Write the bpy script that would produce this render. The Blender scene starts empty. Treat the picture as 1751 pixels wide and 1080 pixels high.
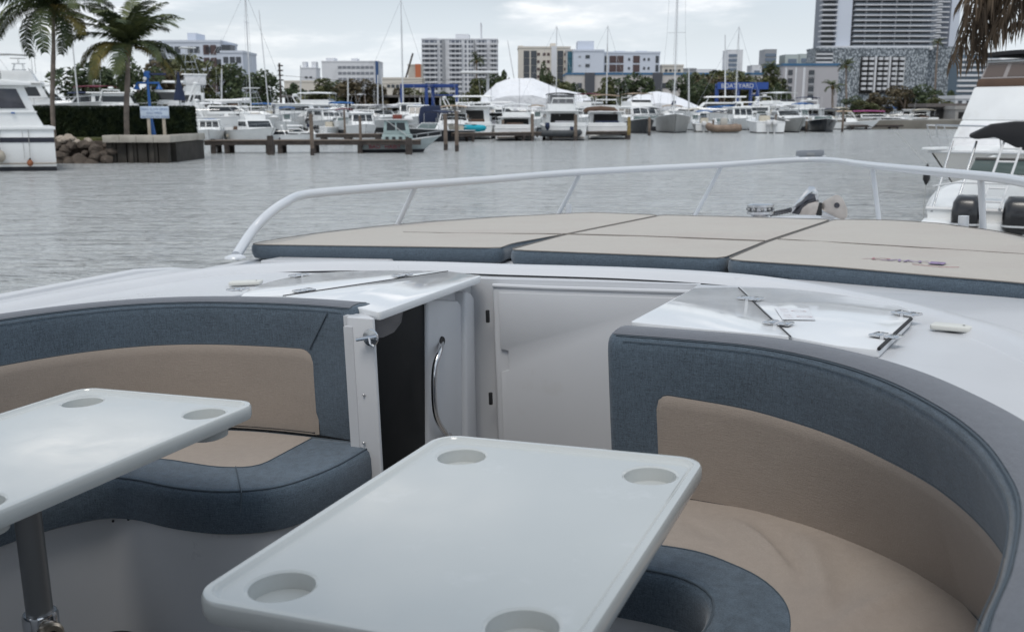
import bpy, bmesh, math, random
from math import sin, cos, pi, radians, sqrt, atan2
from mathutils import Vector, Matrix, noise
from mathutils.geometry import tessellate_polygon

S = bpy.context.scene
COL = S.collection
random.seed(7)

# ------------------------------------------------------------------ camera, sky, sun, exposure
F = 1700.0; CX = 875.5; CY = 540.0            # focal length and centre in photograph pixels (1751 x 1080)
EYE = 2.2; HORIZON = 190.0
PT = math.atan((CY - HORIZON) / F)
CAM = Vector((0, 0, EYE))
cR = Vector((1, 0, 0)); cU = Vector((0, sin(PT), cos(PT))); cW = Vector((0, cos(PT), -sin(PT)))
cam = bpy.data.cameras.new('camera'); camo = bpy.data.objects.new('camera', cam); COL.objects.link(camo)
camo.location = CAM; camo.rotation_euler = (pi/2 - PT, 0, 0)
cam.sensor_width = 36.0; cam.lens = F / 1751.0 * 36.0
cam.clip_start = 0.05; cam.clip_end = 12000
cam.dof.use_dof = True; cam.dof.focus_distance = 2.9; cam.dof.aperture_fstop = 6.8
S.camera = camo

SUN_EL, SUN_AZ = 64.0, -165.0                   # degrees; azimuth measured from +Y towards +X
w = bpy.data.worlds.new('World'); S.world = w; w.use_nodes = True
nt = w.node_tree; nt.nodes.clear(); N_ = nt.nodes.new; LK = nt.links.new
def math_(op, a, b=None, clamp=False):
    n = N_('ShaderNodeMath'); n.operation = op; n.use_clamp = clamp
    for i, x in enumerate((a, b)):
        if x is None: continue
        if isinstance(x, (int, float)): n.inputs[i].default_value = x
        else: LK(x, n.inputs[i])
    return n.outputs[0]
def mixc(fac, a, b):
    n = N_('ShaderNodeMix'); n.data_type = 'RGBA'
    for s_, x in ((n.inputs[0], fac), (n.inputs[6], a), (n.inputs[7], b)):
        if isinstance(x, (int, float)): s_.default_value = x
        elif isinstance(x, tuple): s_.default_value = x
        else: LK(x, s_)
    return n.outputs[2]
sky = N_('ShaderNodeTexSky'); sky.sky_type = 'NISHITA'; sky.sun_disc = False
sky.sun_elevation = radians(SUN_EL); sky.sun_rotation = radians(SUN_AZ)
sky.air_density = 1.0; sky.dust_density = 2.5; sky.ozone_density = 1.5
tc = N_('ShaderNodeTexCoord'); sp = N_('ShaderNodeSeparateXYZ'); LK(tc.outputs['Generated'], sp.inputs[0])
zc = math_('MAXIMUM', sp.outputs[2], 0.0)
den = math_('ADD', zc, 0.16)
px_ = math_('DIVIDE', sp.outputs[0], den); py_ = math_('DIVIDE', sp.outputs[1], den)
cb = N_('ShaderNodeCombineXYZ'); LK(px_, cb.inputs[0]); LK(py_, cb.inputs[1])
def cloud(scale, det, rough, off, lo, hi, dist=0.0):
    mp = N_('ShaderNodeMapping'); LK(cb.outputs[0], mp.inputs[0]); mp.inputs['Location'].default_value = off
    n = N_('ShaderNodeTexNoise'); n.inputs['Scale'].default_value = scale; n.inputs['Detail'].default_value = det
    n.inputs['Roughness'].default_value = rough; n.inputs['Distortion'].default_value = dist; LK(mp.outputs[0], n.inputs['Vector'])
    r = N_('ShaderNodeMapRange'); r.interpolation_type = 'SMOOTHSTEP'; LK(n.outputs[0], r.inputs[0])
    r.inputs[1].default_value = lo; r.inputs[2].default_value = hi
    return r.outputs[0]
veil = cloud(0.35, 3, 0.5, (3.1, 1.4, 0), 0.25, 0.75)
cum = cloud(1.0, 8, 0.55, (0.35, 1.9, 0), 0.47, 0.60, 0.3)
cum2 = cloud(2.6, 6, 0.6, (7.7, 0.2, 0), 0.40, 0.75)
SKYS = 0.115
sat = N_('ShaderNodeHueSaturation'); sat.inputs['Saturation'].default_value = 0.75; sat.inputs['Value'].default_value = 0.62
LK(sky.outputs[0], sat.inputs['Color'])
base = mixc(math_('MULTIPLY_ADD', veil, 0.0), sat.outputs[0], (4.3, 5.2, 6.0, 1))
veilf = math_('ADD', math_('MULTIPLY', veil, 0.45), 0.35)
c1 = mixc(veilf, sat.outputs[0], (4.7, 5.6, 6.5, 1))
# pale air low down
low = N_('ShaderNodeMapRange'); low.interpolation_type = 'SMOOTHSTEP'; LK(sp.outputs[2], low.inputs[0])
low.inputs[1].default_value = 0.22; low.inputs[2].default_value = -0.02
c2 = mixc(math_('MULTIPLY', low.outputs[0], 0.75), c1, (6.35, 6.65, 6.85, 1))
ccol = mixc(cum2, (6.0, 6.3, 6.7, 1), (11.0, 10.7, 10.4, 1))
fade = N_('ShaderNodeMapRange'); LK(sp.outputs[2], fade.inputs[0]); fade.inputs[1].default_value = 0.03; fade.inputs[2].default_value = 0.17
fade.inputs[3].default_value = 0.12; fade.inputs[4].default_value = 0.95
c3 = mixc(math_('MULTIPLY', cum, fade.outputs[0]), c2, ccol)
bg = N_('ShaderNodeBackground'); LK(c3, bg.inputs[0]); bg.inputs[1].default_value = SKYS
wo = N_('ShaderNodeOutputWorld'); LK(bg.outputs[0], wo.inputs[0])

sun = bpy.data.lights.new('sun', 'SUN'); sun.energy = 1.15; sun.angle = radians(24); sun.color = (1.0, 0.95, 0.88)
suno = bpy.data.objects.new('sun', sun); COL.objects.link(suno)
el, az = radians(SUN_EL), radians(SUN_AZ)
sdir = Vector((sin(az)*cos(el), cos(az)*cos(el), sin(el)))
suno.rotation_euler = sdir.to_track_quat('Z', 'Y').to_euler()
S.view_settings.view_transform = 'Standard'; S.view_settings.look = 'None'
S.view_settings.exposure = 0.37; S.view_settings.gamma = 1.0; S.view_settings.use_curve_mapping = False
S.render.engine = 'CYCLES'
S.cycles.max_bounces = 6; S.cycles.glossy_bounces = 4; S.cycles.caustics_reflective = False; S.cycles.caustics_refractive = False

# ------------------------------------------------------------------ pixel -> place helpers
def ray(u, v): return cW + cR*((u-CX)/F) + cU*((CY-v)/F)
def on_water(u, v, z=0.0):
    d = ray(u, v); t = (z-EYE)/d.z; return CAM + d*t
def far(u, v, Y):
    d = ray(u, v); return CAM + d*(Y/d.y)
def ppm(Y): return F/(Y*cos(PT))*1.0          # pixels per metre near the horizon
# frame of the boat we stand on (slightly heeled)
L_ = ray(1581, 209).normalized(); T_ = -ray(-3300, 366).normalized()
T_ = (T_ - L_*T_.dot(L_)).normalized(); N_v = T_.cross(L_)
CH = 0.62
BR = Matrix((T_, L_, N_v)).transposed()        # columns
BM = Matrix.Translation(CAM - N_v*CH) @ BR.to_4x4()
BRi = BR.transposed()
def P(u, v, z):
    d = BRi @ ray(u, v); t = (z-CH)/d.z; return Vector((d.x*t, d.y*t, z))
def PV(u, v, x=None, y=None):
    d = BRi @ ray(u, v); t = x/d.x if x is not None else y/d.y
    return Vector((d.x*t, d.y*t, CH+d.z*t))
def Pf(u, v, f):
    z = f(5.0)
    for _ in range(12):
        p = P(u, v, z); z = 0.5*z + 0.5*f(p.y)
    return P(u, v, z)

# ------------------------------------------------------------------ materials
MATS = {}
def mat(name, col, rough=0.5, metal=0.0, var=0.0, vscale=3.0, bump=0.0, bscale=60.0, spec=0.5, coat=0.0, dirt=None, dscale=1.5, dlo=0.5, dhi=0.75, stretch=None):
    if name in MATS: return MATS[name]
    m = bpy.data.materials.new(name); m.use_nodes = True; MATS[name] = m
    t = m.node_tree; b = t.nodes['Principled BSDF']
    b.inputs['Base Color'].default_value = (*col, 1); b.inputs['Roughness'].default_value = rough
    b.inputs['Metallic'].default_value = metal; b.inputs['Specular IOR Level'].default_value = spec
    b.inputs['Coat Weight'].default_value = coat; b.inputs['Coat Roughness'].default_value = 0.05
    tcn = t.nodes.new('ShaderNodeTexCoord'); vec = tcn.outputs['Object']
    if stretch:
        mp = t.nodes.new('ShaderNodeMapping'); mp.inputs['Scale'].default_value = stretch; t.links.new(vec, mp.inputs[0]); vec = mp.outputs[0]
    cur = None
    if var > 0:
        n = t.nodes.new('ShaderNodeTexNoise'); n.inputs['Scale'].default_value = vscale; n.inputs['Detail'].default_value = 6
        t.links.new(vec, n.inputs['Vector'])
        mr = t.nodes.new('ShaderNodeMapRange'); t.links.new(n.outputs[0], mr.inputs[0]); mr.inputs[1].default_value = 0.3; mr.inputs[2].default_value = 0.7
        mr.inputs[3].default_value = 1-var; mr.inputs[4].default_value = 1+var
        mx = t.nodes.new('ShaderNodeVectorMath'); mx.operation = 'SCALE'; mx.inputs[0].default_value = col
        t.links.new(mr.outputs[0], mx.inputs['Scale']); cur = mx.outputs[0]
    if dirt:
        n = t.nodes.new('ShaderNodeTexNoise'); n.inputs['Scale'].default_value = dscale; n.inputs['Detail'].default_value = 8; n.inputs['Roughness'].default_value = 0.65
        t.links.new(vec, n.inputs['Vector'])
        mr = t.nodes.new('ShaderNodeMapRange'); t.links.new(n.outputs[0], mr.inputs[0]); mr.inputs[1].default_value = dlo; mr.inputs[2].default_value = dhi
        mm = t.nodes.new('ShaderNodeMix'); mm.data_type = 'RGBA'; t.links.new(mr.outputs[0], mm.inputs[0])
        if cur: t.links.new(cur, mm.inputs[6])
        else: mm.inputs[6].default_value = (*col, 1)
        mm.inputs[7].default_value = (*dirt, 1); cur = mm.outputs[2]
    if cur: t.links.new(cur, b.inputs['Base Color'])
    if bump > 0:
        n = t.nodes.new('ShaderNodeTexNoise'); n.inputs['Scale'].default_value = bscale; n.inputs['Detail'].default_value = 4
        t.links.new(vec, n.inputs['Vector'])
        bp = t.nodes.new('ShaderNodeBump'); bp.inputs['Strength'].default_value = bump; bp.inputs['Distance'].default_value = 1.0/bscale
        t.links.new(n.outputs[0], bp.inputs['Height']); t.links.new(bp.outputs[0], b.inputs['Normal'])
    return m

def fabric(name, col, contrast, sheen=0.25, folds=0.0, stain=None):
    """woven outdoor upholstery: fine cross threads, slubs, soft folds"""
    m = bpy.data.materials.new(name); m.use_nodes = True; MATS[name] = m
    t = m.node_tree; b = t.nodes['Principled BSDF']; nn = t.nodes.new; lk = t.links.new
    b.inputs['Roughness'].default_value = 0.85; b.inputs['Specular IOR Level'].default_value = 0.25
    b.inputs['Sheen Weight'].default_value = sheen; b.inputs['Sheen Roughness'].default_value = 0.5
    tcn = nn('ShaderNodeTexCoord')
    def ns(scale, sc3, det=2):
        mp = nn('ShaderNodeMapping'); mp.inputs['Scale'].default_value = sc3; lk(tcn.outputs['Object'], mp.inputs[0])
        n = nn('ShaderNodeTexNoise'); n.inputs['Scale'].default_value = scale; n.inputs['Detail'].default_value = det; lk(mp.outputs[0], n.inputs['Vector']); return n.outputs[0]
    def m2(op, a, c):
        q = nn('ShaderNodeMath'); q.operation = op
        for i, x in enumerate((a, c)):
            if isinstance(x, (int, float)): q.inputs[i].default_value = x
            else: lk(x, q.inputs[i])
        return q.outputs[0]
    a = ns(330, (1, 1, 1)); h = ns(150, (0.3, 0.3, 3.0)); v = ns(150, (2.6, 2.6, 0.25)); big = ns(4, (1, 1, 1), 5)
    s = m2('ADD', m2('ADD', m2('MULTIPLY', a, 0.9), m2('MULTIPLY', h, 0.6)), m2('ADD', m2('MULTIPLY', v, 0.6), m2('MULTIPLY', big, 0.35)))
    s = m2('ADD', m2('MULTIPLY', m2('SUBTRACT', s, 1.225), contrast), 1.0)
    vm = nn('ShaderNodeVectorMath'); vm.operation = 'SCALE'; vm.inputs[0].default_value = col; lk(s, vm.inputs['Scale'])
    cur = vm.outputs[0]
    if stain:
        st = ns(1.6, (1, 1, 1), 7); mr = nn('ShaderNodeMapRange'); lk(st, mr.inputs[0]); mr.inputs[1].default_value = 0.5; mr.inputs[2].default_value = 0.72; mr.inputs[4].default_value = 0.6
        mm = nn('ShaderNodeMix'); mm.data_type = 'RGBA'; lk(mr.outputs[0], mm.inputs[0]); lk(cur, mm.inputs[6]); mm.inputs[7].default_value = (*stain, 1); cur = mm.outputs[2]
    lk(cur, b.inputs['Base Color'])
    bp = nn('ShaderNodeBump'); bp.inputs['Strength'].default_value = 0.35; bp.inputs['Distance'].default_value = 0.0015; lk(m2('ADD', a, h), bp.inputs['Height'])
    bp2 = nn('ShaderNodeBump'); bp2.inputs['Strength'].default_value = 0.5; bp2.inputs['Distance'].default_value = 0.02; lk(ns(3.0, (1, 1, 1), 3), bp2.inputs['Height']); lk(bp.outputs[0], bp2.inputs['Normal'])
    lk(bp2.outputs[0], b.inputs['Normal'])
    return m

M_gel = mat('white_gelcoat', (0.56, 0.57, 0.59), 0.32, var=0.03, vscale=2.0, bump=0.02, bscale=400, dirt=(0.5, 0.5, 0.5), dscale=6, dlo=0.62, dhi=0.85)
M_gloss = mat('glossy_gelcoat', (0.70, 0.715, 0.73), 0.07, var=0.02)
M_table = mat('glossy_table_white', (0.49, 0.51, 0.505), 0.09, var=0.02, vscale=5, coat=0.25, dirt=(0.55, 0.57, 0.57), dscale=9, dlo=0.6, dhi=0.8)
def rough_noise(m, lo, hi, sc):
    t = m.node_tree; b = t.nodes['Principled BSDF']; tcn = t.nodes.new('ShaderNodeTexCoord'); n = t.nodes.new('ShaderNodeTexNoise'); n.inputs['Scale'].default_value = sc; n.inputs['Detail'].default_value = 8; n.inputs['Roughness'].default_value = 0.7; n.inputs['Distortion'].default_value = 0.6
    mr = t.nodes.new('ShaderNodeMapRange'); mr.inputs[1].default_value = 0.35; mr.inputs[2].default_value = 0.68; mr.inputs[3].default_value = lo; mr.inputs[4].default_value = hi
    t.links.new(tcn.outputs['Object'], n.inputs['Vector']); t.links.new(n.outputs[0], mr.inputs[0]); t.links.new(mr.outputs[0], b.inputs['Roughness'])
rough_noise(M_table, 0.06, 0.22, 7); rough_noise(M_gloss, 0.04, 0.14, 5); rough_noise(M_gel, 0.27, 0.35, 2)
M_rail = mat('white_painted_rail', (0.58, 0.60, 0.63), 0.25, coat=0.3)
M_chrome = mat('polished_steel', (0.62, 0.62, 0.63), 0.12, 1.0)
M_anod = mat('brushed_anodised_tube', (0.27, 0.275, 0.28), 0.42, 0.9)
M_black = mat('black_rubber', (0.012, 0.012, 0.013), 0.5)
M_acryl = mat('dark_tinted_acrylic', (0.006, 0.007, 0.008), 0.45, spec=0.15)
M_gap = mat('black_seal_and_shade_line', (0.015, 0.015, 0.017), 0.7)
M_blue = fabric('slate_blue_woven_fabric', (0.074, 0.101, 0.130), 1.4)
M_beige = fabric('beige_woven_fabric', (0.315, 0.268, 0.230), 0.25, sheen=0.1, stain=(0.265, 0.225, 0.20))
M_beige2 = fabric('pale_beige_fabric', (0.44, 0.41, 0.37), 0.16, sheen=0.1, stain=(0.40, 0.35, 0.32))  # paler beige, for the sun pad tops
M_rim = fabric('grey_strip_fabric', (0.118, 0.126, 0.145), 0.4)
M_thread = mat('dark_stitching', (0.07, 0.09, 0.11), 0.9)
M_thread2 = mat('brown_stitching', (0.22, 0.20, 0.18), 0.9)
M_floor = mat('cockpit_floor', (0.22, 0.21, 0.20), 0.8, var=0.1)
M_offwh = mat('offwhite_plastic', (0.62, 0.62, 0.58), 0.4)
M_print = mat('faded_purple_print', (0.24, 0.18, 0.30), 0.8, var=0.35, vscale=60)
M_print2 = mat('faded_red_print', (0.40, 0.23, 0.24), 0.8, var=0.2, vscale=60)
M_stick = mat('clear_sticker', (0.67, 0.67, 0.69), 0.15)
M_stickr = mat('sticker_pink_ink', (0.62, 0.50, 0.50), 0.3)

# ------------------------------------------------------------------ mesh builder
class MB:
    def __init__(s): s.v = []; s.f = []
    def add(s, vs, fs):
        o = len(s.v); s.v += [Vector(p) for p in vs]; s.f += [tuple(i+o for i in f) for f in fs]; return s
    def box(s, c, d, rz=0.0, m=None):
        x, y, z = d[0]/2, d[1]/2, d[2]/2
        vs = [Vector((a, b, e)) for a in (-x, x) for b in (-y, y) for e in (-z, z)]
        R = m if m is not None else Matrix.Rotation(rz, 3, 'Z')
        vs = [R @ p + Vector(c) for p in vs]
        return s.add(vs, [(0, 1, 3, 2), (4, 6, 7, 5), (0, 4, 5, 1), (2, 3, 7, 6), (0, 2, 6, 4), (1, 5, 7, 3)])
    def loft(s, rings, closed=True, cap0=False, cap1=False):
        n = len(rings[0]); o = len(s.v); vs = [p for r in rings for p in r]; fs = []
        for i in range(len(rings)-1):
            for j in range(n if closed else n-1):
                k = (j+1) % n
                fs.append((i*n+j, i*n+k, (i+1)*n+k, (i+1)*n+j))
        if cap0: fs.append(tuple(reversed(range(n))))
        if cap1: fs.append(tuple((len(rings)-1)*n+i for i in range(n)))
        return s.add(vs, fs)
    def prism(s, outline, z0, z1):
        """outline: xy list; z0/z1 numbers or functions of (x,y)"""
        f0 = z0 if callable(z0) else (lambda x, y: z0); f1 = z1 if callable(z1) else (lambda x, y: z1)
        return s.loft([[(p[0], p[1], f0(p[0], p[1])) for p in outline], [(p[0], p[1], f1(p[0], p[1])) for p in outline]], True, True, True)
    def tube(s, pts, r, n=10, closed=False, caps=True):
        pts = [Vector(p) for p in pts]; m = len(pts); rings = []
        up = None
        for i, p in enumerate(pts):
            a = pts[(i-1) % m] if (closed or i > 0) else p; b = pts[(i+1) % m] if (closed or i < m-1) else p
            t = (b-a).normalized()
            if up is None:
                up = Vector((0, 0, 1)) if abs(t.z) < 0.9 else Vector((1, 0, 0))
            x = t.cross(up).normalized(); up = x.cross(t).normalized()
            rr = r[i] if isinstance(r, (list, tuple)) else r
            rings.append([p + (x*cos(2*pi*k/n) + up*sin(2*pi*k/n))*rr for k in range(n)])
        if closed: rings.append(rings[0])
        return s.loft(rings, True, caps and not closed, caps and not closed)
    def lathe(s, prof, c=(0, 0, 0), axis=(0, 0, 1), n=20):
        q = Vector((0, 0, 1)).rotation_difference(Vector(axis).normalized()).to_matrix()
        rings = [[q @ Vector((r*cos(2*pi*k/n), r*sin(2*pi*k/n), z)) + Vector(c) for k in range(n)] for r, z in prof]
        return s.loft(rings, True, prof[0][0] > 1e-5, prof[-1][0] > 1e-5)
    def cyl(s, a, b, r, r2=None, n=8):
        return s.tube([a, b], [r, r if r2 is None else r2], n)
    def ball(s, c, r, n=10, sc=(1, 1, 1)):
        rings = []
        for i in range(1, n):
            t = pi*i/n
            rings.append([(c[0]+r*sc[0]*sin(t)*cos(2*pi*k/n), c[1]+r*sc[1]*sin(t)*sin(2*pi*k/n), c[2]-r*sc[2]*cos(t)) for k in range(n)])
        return s.loft(rings, True, True, True)
    def build(s, name, m, parent=None, bevel=0.0, ang=35, seg=2, flip=False, shift=None):
        me = bpy.data.meshes.new(name)
        vs = s.v if shift is None else [p - Vector(shift) for p in s.v]
        me.from_pydata(vs, [], s.f); me.update()
        bm = bmesh.new(); bm.from_mesh(me); bmesh.ops.recalc_face_normals(bm, faces=bm.faces)
        if bevel > 0:
            ed = [e for e in bm.edges if len(e.link_faces) == 2 and e.calc_face_angle(0) > radians(30)]
            bmesh.ops.bevel(bm, geom=ed, offset=bevel, segments=seg, affect='EDGES', profile=0.5, clamp_overlap=True)
        bm.to_mesh(me); bm.free()
        for p in me.polygons: p.use_smooth = True
        me.set_sharp_from_angle(angle=radians(ang))
        me.materials.append(m)
        o = bpy.data.objects.new(name, me); COL.objects.link(o)
        if parent is not None: o.parent = parent
        return o
def tag(o, label=None, cat=None, group=None, kind=None):
    if label: o['label'] = label
    if cat: o['category'] = cat
    if group: o['group'] = group
    if kind: o['kind'] = kind
    return o
def thing(name, label, cat, loc=(0, 0, 0), rz=0.0, group=None, mtx=None):
    o = bpy.data.objects.new(name, None); COL.objects.link(o); o.empty_display_size = 0.2
    if mtx is not None: o.matrix_world = mtx
    else: o.location = loc; o.rotation_euler = (0, 0, rz)
    return tag(o, label, cat, group)
def boat_thing(name, label, cat, base, group=None):
    return thing(name, label, cat, group=group, mtx=BM @ Matrix.Translation(Vector(base)))
def kids(o): return [c for c in bpy.data.objects if c.parent == o]
def copy_tree(o, parent=None):
    c = o.copy(); COL.objects.link(c); c.parent = parent
    for k in KIDS(o): copy_tree(k, c)
    return c
def KIDS(o): return list(o.children)

def catmull(pts, n=6, closed=False):
    pts = [Vector(p) for p in pts]; m = len(pts); out = []
    rng = m if closed else m-1
    for i in range(rng):
        if closed: a, b, c, d = pts[(i-1) % m], pts[i], pts[(i+1) % m], pts[(i+2) % m]
        else:
            b, c = pts[i], pts[i+1]; a = pts[i-1] if i > 0 else b*2-c; d = pts[i+2] if i+2 < m else c*2-b
        for k in range(n):
            t = k/n
            out.append(0.5*((2*b) + (c-a)*t + (2*a-5*b+4*c-d)*t*t + (3*b-a-3*c+d)*t**3))
    if not closed: out.append(pts[-1])
    return out
def rrect(x0, x1, y0, y1, r, n=8):
    out = []
    for cx, cy, a0 in ((x1-r, y1-r, 0), (x0+r, y1-r, 90), (x0+r, y0+r, 180), (x1-r, y0+r, 270)):
        for k in range(n+1):
            a = radians(a0 + 90*k/n); out.append(Vector((cx+r*cos(a), cy+r*sin(a), 0)))
    return out
def area2(p): return sum(p[i].x*p[(i+1) % len(p)].y - p[(i+1) % len(p)].x*p[i].y for i in range(len(p)))
def ccw(p):
    p = [Vector((q[0], q[1], 0)) for q in p]
    return p if area2(p) > 0 else p[::-1]
def inset(p, d):
    """inward offset of a counter-clockwise outline"""
    n = len(p); out = []
    for i in range(n):
        a = (p[i]-p[i-1]); b = (p[(i+1) % n]-p[i])
        if a.length < 1e-9: a = b
        if b.length < 1e-9: b = a
        a = a.normalized(); b = b.normalized()
        na = Vector((-a.y, a.x, 0)); nb = Vector((-b.y, b.x, 0)); s_ = na+nb
        if s_.length < 1e-6: s_ = na
        s_ = s_.normalized(); k = 1/max(0.5, s_.dot(na))
        out.append(p[i] + s_*d*k)
    return out
def resample(p, n, closed=True):
    q = list(p) + ([p[0]] if closed else []); ln = [0.0]
    for i in range(1, len(q)): ln.append(ln[-1] + (q[i]-q[i-1]).length)
    out = []; j = 0; tot = ln[-1]
    for i in range(n):
        s_ = tot*i/(n if closed else n-1)
        while j < len(ln)-2 and ln[j+1] < s_: j += 1
        t = (s_-ln[j])/max(1e-9, ln[j+1]-ln[j]); out.append(q[j].lerp(q[j+1], min(1, max(0, t))))
    return out
def round_corners(p, r, n=5):
    """p: outline, r: radius per corner or a number"""
    m = len(p); out = []
    for i in range(m):
        rr = r[i] if isinstance(r, (list, tuple)) else r
        a = (p[i-1]-p[i]); b = (p[(i+1) % m]-p[i])
        if rr <= 0: out.append(p[i]); continue
        d = min(rr, a.length*0.48, b.length*0.48)
        A = p[i]+a.normalized()*d; Bq = p[i]+b.normalized()*d
        for k in range(n+1):
            t = k/n; out.append(A*(1-t)**2 + p[i]*2*t*(1-t) + Bq*t*t)
    return out

# ------------------------------------------------------------------ SETTING: water
def make_water():
    m = bpy.data.materials.new('harbour_water'); m.use_nodes = True; t = m.node_tree; b = t.nodes['Principled BSDF']
    nn = t.nodes.new; lk = t.links.new
    b.inputs['Base Color'].default_value = (0.46, 0.475, 0.475, 1); b.inputs['Roughness'].default_value = 0.15
    b.inputs['IOR'].default_value = 1.45
    tcn = nn('ShaderNodeTexCoord')
    def ns(scale, sc3, det, rot=0.0, dist=0.0):
        mp = nn('ShaderNodeMapping'); mp.inputs['Scale'].default_value = sc3; mp.inputs['Rotation'].default_value = (0, 0, rot); lk(tcn.outputs['Object'], mp.inputs[0])
        n = nn('ShaderNodeTexNoise'); n.inputs['Scale'].default_value = scale; n.inputs['Detail'].default_value = det; n.inputs['Distortion'].default_value = dist
        lk(mp.outputs[0], n.inputs['Vector']); return n.outputs[0]
    prev = None
    for (sc, s3, det, rot, strength, dist_) in ((0.35, (0.6, 1.5, 1), 3, 0.2, 0.7, 0.7), (1.3, (0.6, 1.8, 1), 5, -0.15, 1.0, 0.65), (4.5, (0.6, 1.7, 1), 3, 0.3, 1.0, 0.17)):
        bp = nn('ShaderNodeBump'); bp.inputs['Strength'].default_value = strength; bp.inputs['Distance'].default_value = dist_
        lk(ns(sc, s3, det, rot, 0.3), bp.inputs['Height'])
        if prev: lk(prev, bp.inputs['Normal'])
        prev = bp.outputs[0]
    lk(prev, b.inputs['Normal'])
    # a sheet finely divided close by, with real wavelets, growing coarser far off
    mb = MB(); xs = []; ys = []
    y = -60.0
    ys = [-60, -30, -12, -4, 0, 3]
    y = 5.0
    while y < 9000: ys.append(y); y *= 1.035 if y < 150 else 1.35
    rows = []
    for y in ys:
        wdt = max(90.0, abs(y)*2.2)
        rows.append([Vector((wdt*(2*i/120-1), y, 0)) for i in range(121)])
    for r in rows:
        for p in r:
            if 5 < p.y < 80:
                k = min(1, (80-p.y)/60)
                p.z = 0.03*k*noise.noise(Vector((p.x*0.8, p.y*1.1, 0))) + 0.02*k*noise.noise(Vector((p.x*2.1, p.y*2.7, 4)))
    mb.loft(rows, closed=False)
    o = mb.build('water', m, ang=180); tag(o, kind='structure'); return o
make_water()

# ------------------------------------------------------------------ THE BOAT WE STAND ON
XC = -1.18
boat = thing('motorboat', 'white open motorboat filling the foreground with bow rail, glossy hatches and round cockpit seating', 'boat', mtx=BM.copy())
def zdeck(y): return 0.115 if y < 3.3 else (0.115 - 0.055*min(1, (y-3.3)/0.3) - max(0, y-3.9)*0.043)
port = [(-3.02, -3.0), (-3.02, 0), (-3.02, 2.0), (-3.02, 3.2), (-3.01, 3.9), (-2.98, 4.4), (-2.88, 4.95), (-2.68, 5.6), (-2.35, 6.4), (-1.98, 7.2), (-1.55, 8.1), (-1.12, 8.9), (-0.93, 9.2)]
stbd = [(-0.80, 9.15), (-0.62, 8.7), (-0.28, 7.7), (0.02, 6.7), (0.28, 5.7), (0.46, 4.9), (0.57, 4.2), (0.62, 3.4), (0.64, 2.4), (0.65, 1.0), (0.65, -0.5), (0.65, -3.0)]
gun = [Vector((x, y, 0)) for x, y in port] + [Vector((x, y, 0)) for x, y in stbd]
gun = catmull(gun, 4)
def zgun(y): return zdeck(y) - 0.015
rings = []
for k, (sc, z) in enumerate(((1.0, 0.0), (1.012, -0.05), (0.985, -0.4), (0.93, -0.9), (0.84, -1.45), (0.70, -1.9))):
    rings.append([Vector((XC+(p.x-XC)*sc, p.y*(1 if p.y < 3 else (1+(sc-1)*0.6*(p.y-3)/6)), zgun(p.y)+z if k < 2 else z+zgun(p.y)*0.5)) for p in gun])
MB().loft(rings, closed=False).build('hull', M_gel, boat)
MB().tube([Vector((p.x, p.y, zgun(p.y)-0.004)) for p in gun], 0.028, 8).build('gunwale_moulding', M_gel, boat)

# cockpit opening in the aft deck
ridge_px = [(0, 522), (200, 485), (390, 458), (550, 450), (700, 450), (870, 455), (1100, 462), (1300, 476), (1500, 510), (1640, 545), (1751, 580)]
ridge = [P(u, v, 0.125) for u, v in ridge_px]
ridge = [Vector((-2.78, -3.0, 0.125)), Vector((-2.78, 0.5, 0.125))] + ridge + [Vector((0.36, 2.0, 0.125)), Vector((0.42, 1.2, 0.125)), Vector((0.43, -3.0, 0.125))]
ridge_s = catmull(ridge, 5)
backL = [Vector(p) for p in ((-2.72, -3.0, 0), (-2.72, 0.6, 0), (-2.72, 1.35, 0), (-2.68, 1.8, 0), (-2.575, 2.14, 0), (-2.42, 2.41, 0), (-2.2, 2.56, 0), (-2.0, 2.61, 0), (-1.75, 2.62, 0))]
backL = catmull(backL, 4)
backR = [Vector(p) for p in ((-0.60, 2.385, 0), (-0.34, 2.365, 0), (-0.18, 2.28, 0), (-0.05, 2.13, 0), (0.08, 1.92, 0), (0.17, 1.68, 0), (0.215, 1.4, 0), (0.21, 1.1, 0), (0.20, 0.6, 0), (0.20, -3.0, 0))]
backR = catmull(backR, 4)
cock = [Vector((p.x+0.02, p.y-0.02, 0)) for p in backL] + [Vector((-1.56, 2.60, 0)), Vector((-1.56, 2.47, 0)), Vector((-1.505, 2.47, 0)), Vector((-1.505, 3.25, 0)), Vector((-0.675, 3.25, 0)), Vector((-0.66, 2.375, 0))] + [Vector((p.x-0.02, p.y-0.02, 0)) for p in backR]
DZ = 0.115
outer = [p for p in gun if p.y < 3.35]
iL = [i for i, p in enumerate(gun) if p.y < 3.35 and p.x < XC]; iR = [i for i, p in enumerate(gun) if p.y < 3.35 and p.x > XC]
# left, front and right deck as one sheet, going round the cockpit
loop = [Vector((gun[i].x, gun[i].y, DZ-0.01)) for i in iL] + [Vector((-3.0, 3.42, DZ-0.02)), Vector((-2.3, 3.62, DZ-0.02)), Vector((-1.2, 3.66, DZ-0.02)), Vector((-0.4, 3.55, DZ-0.02)), Vector((0.2, 3.48, DZ-0.02))] + [Vector((gun[i].x, gun[i].y, DZ-0.01)) for i in iR]
loop += [Vector((p.x, p.y, DZ)) for p in reversed(cock)]
tri = tessellate_polygon([loop])
mb = MB(); mb.v = loop; mb.f = [tuple(t) for t in tri]
mb.build('side_deck', M_gel, boat, ang=60)
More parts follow.
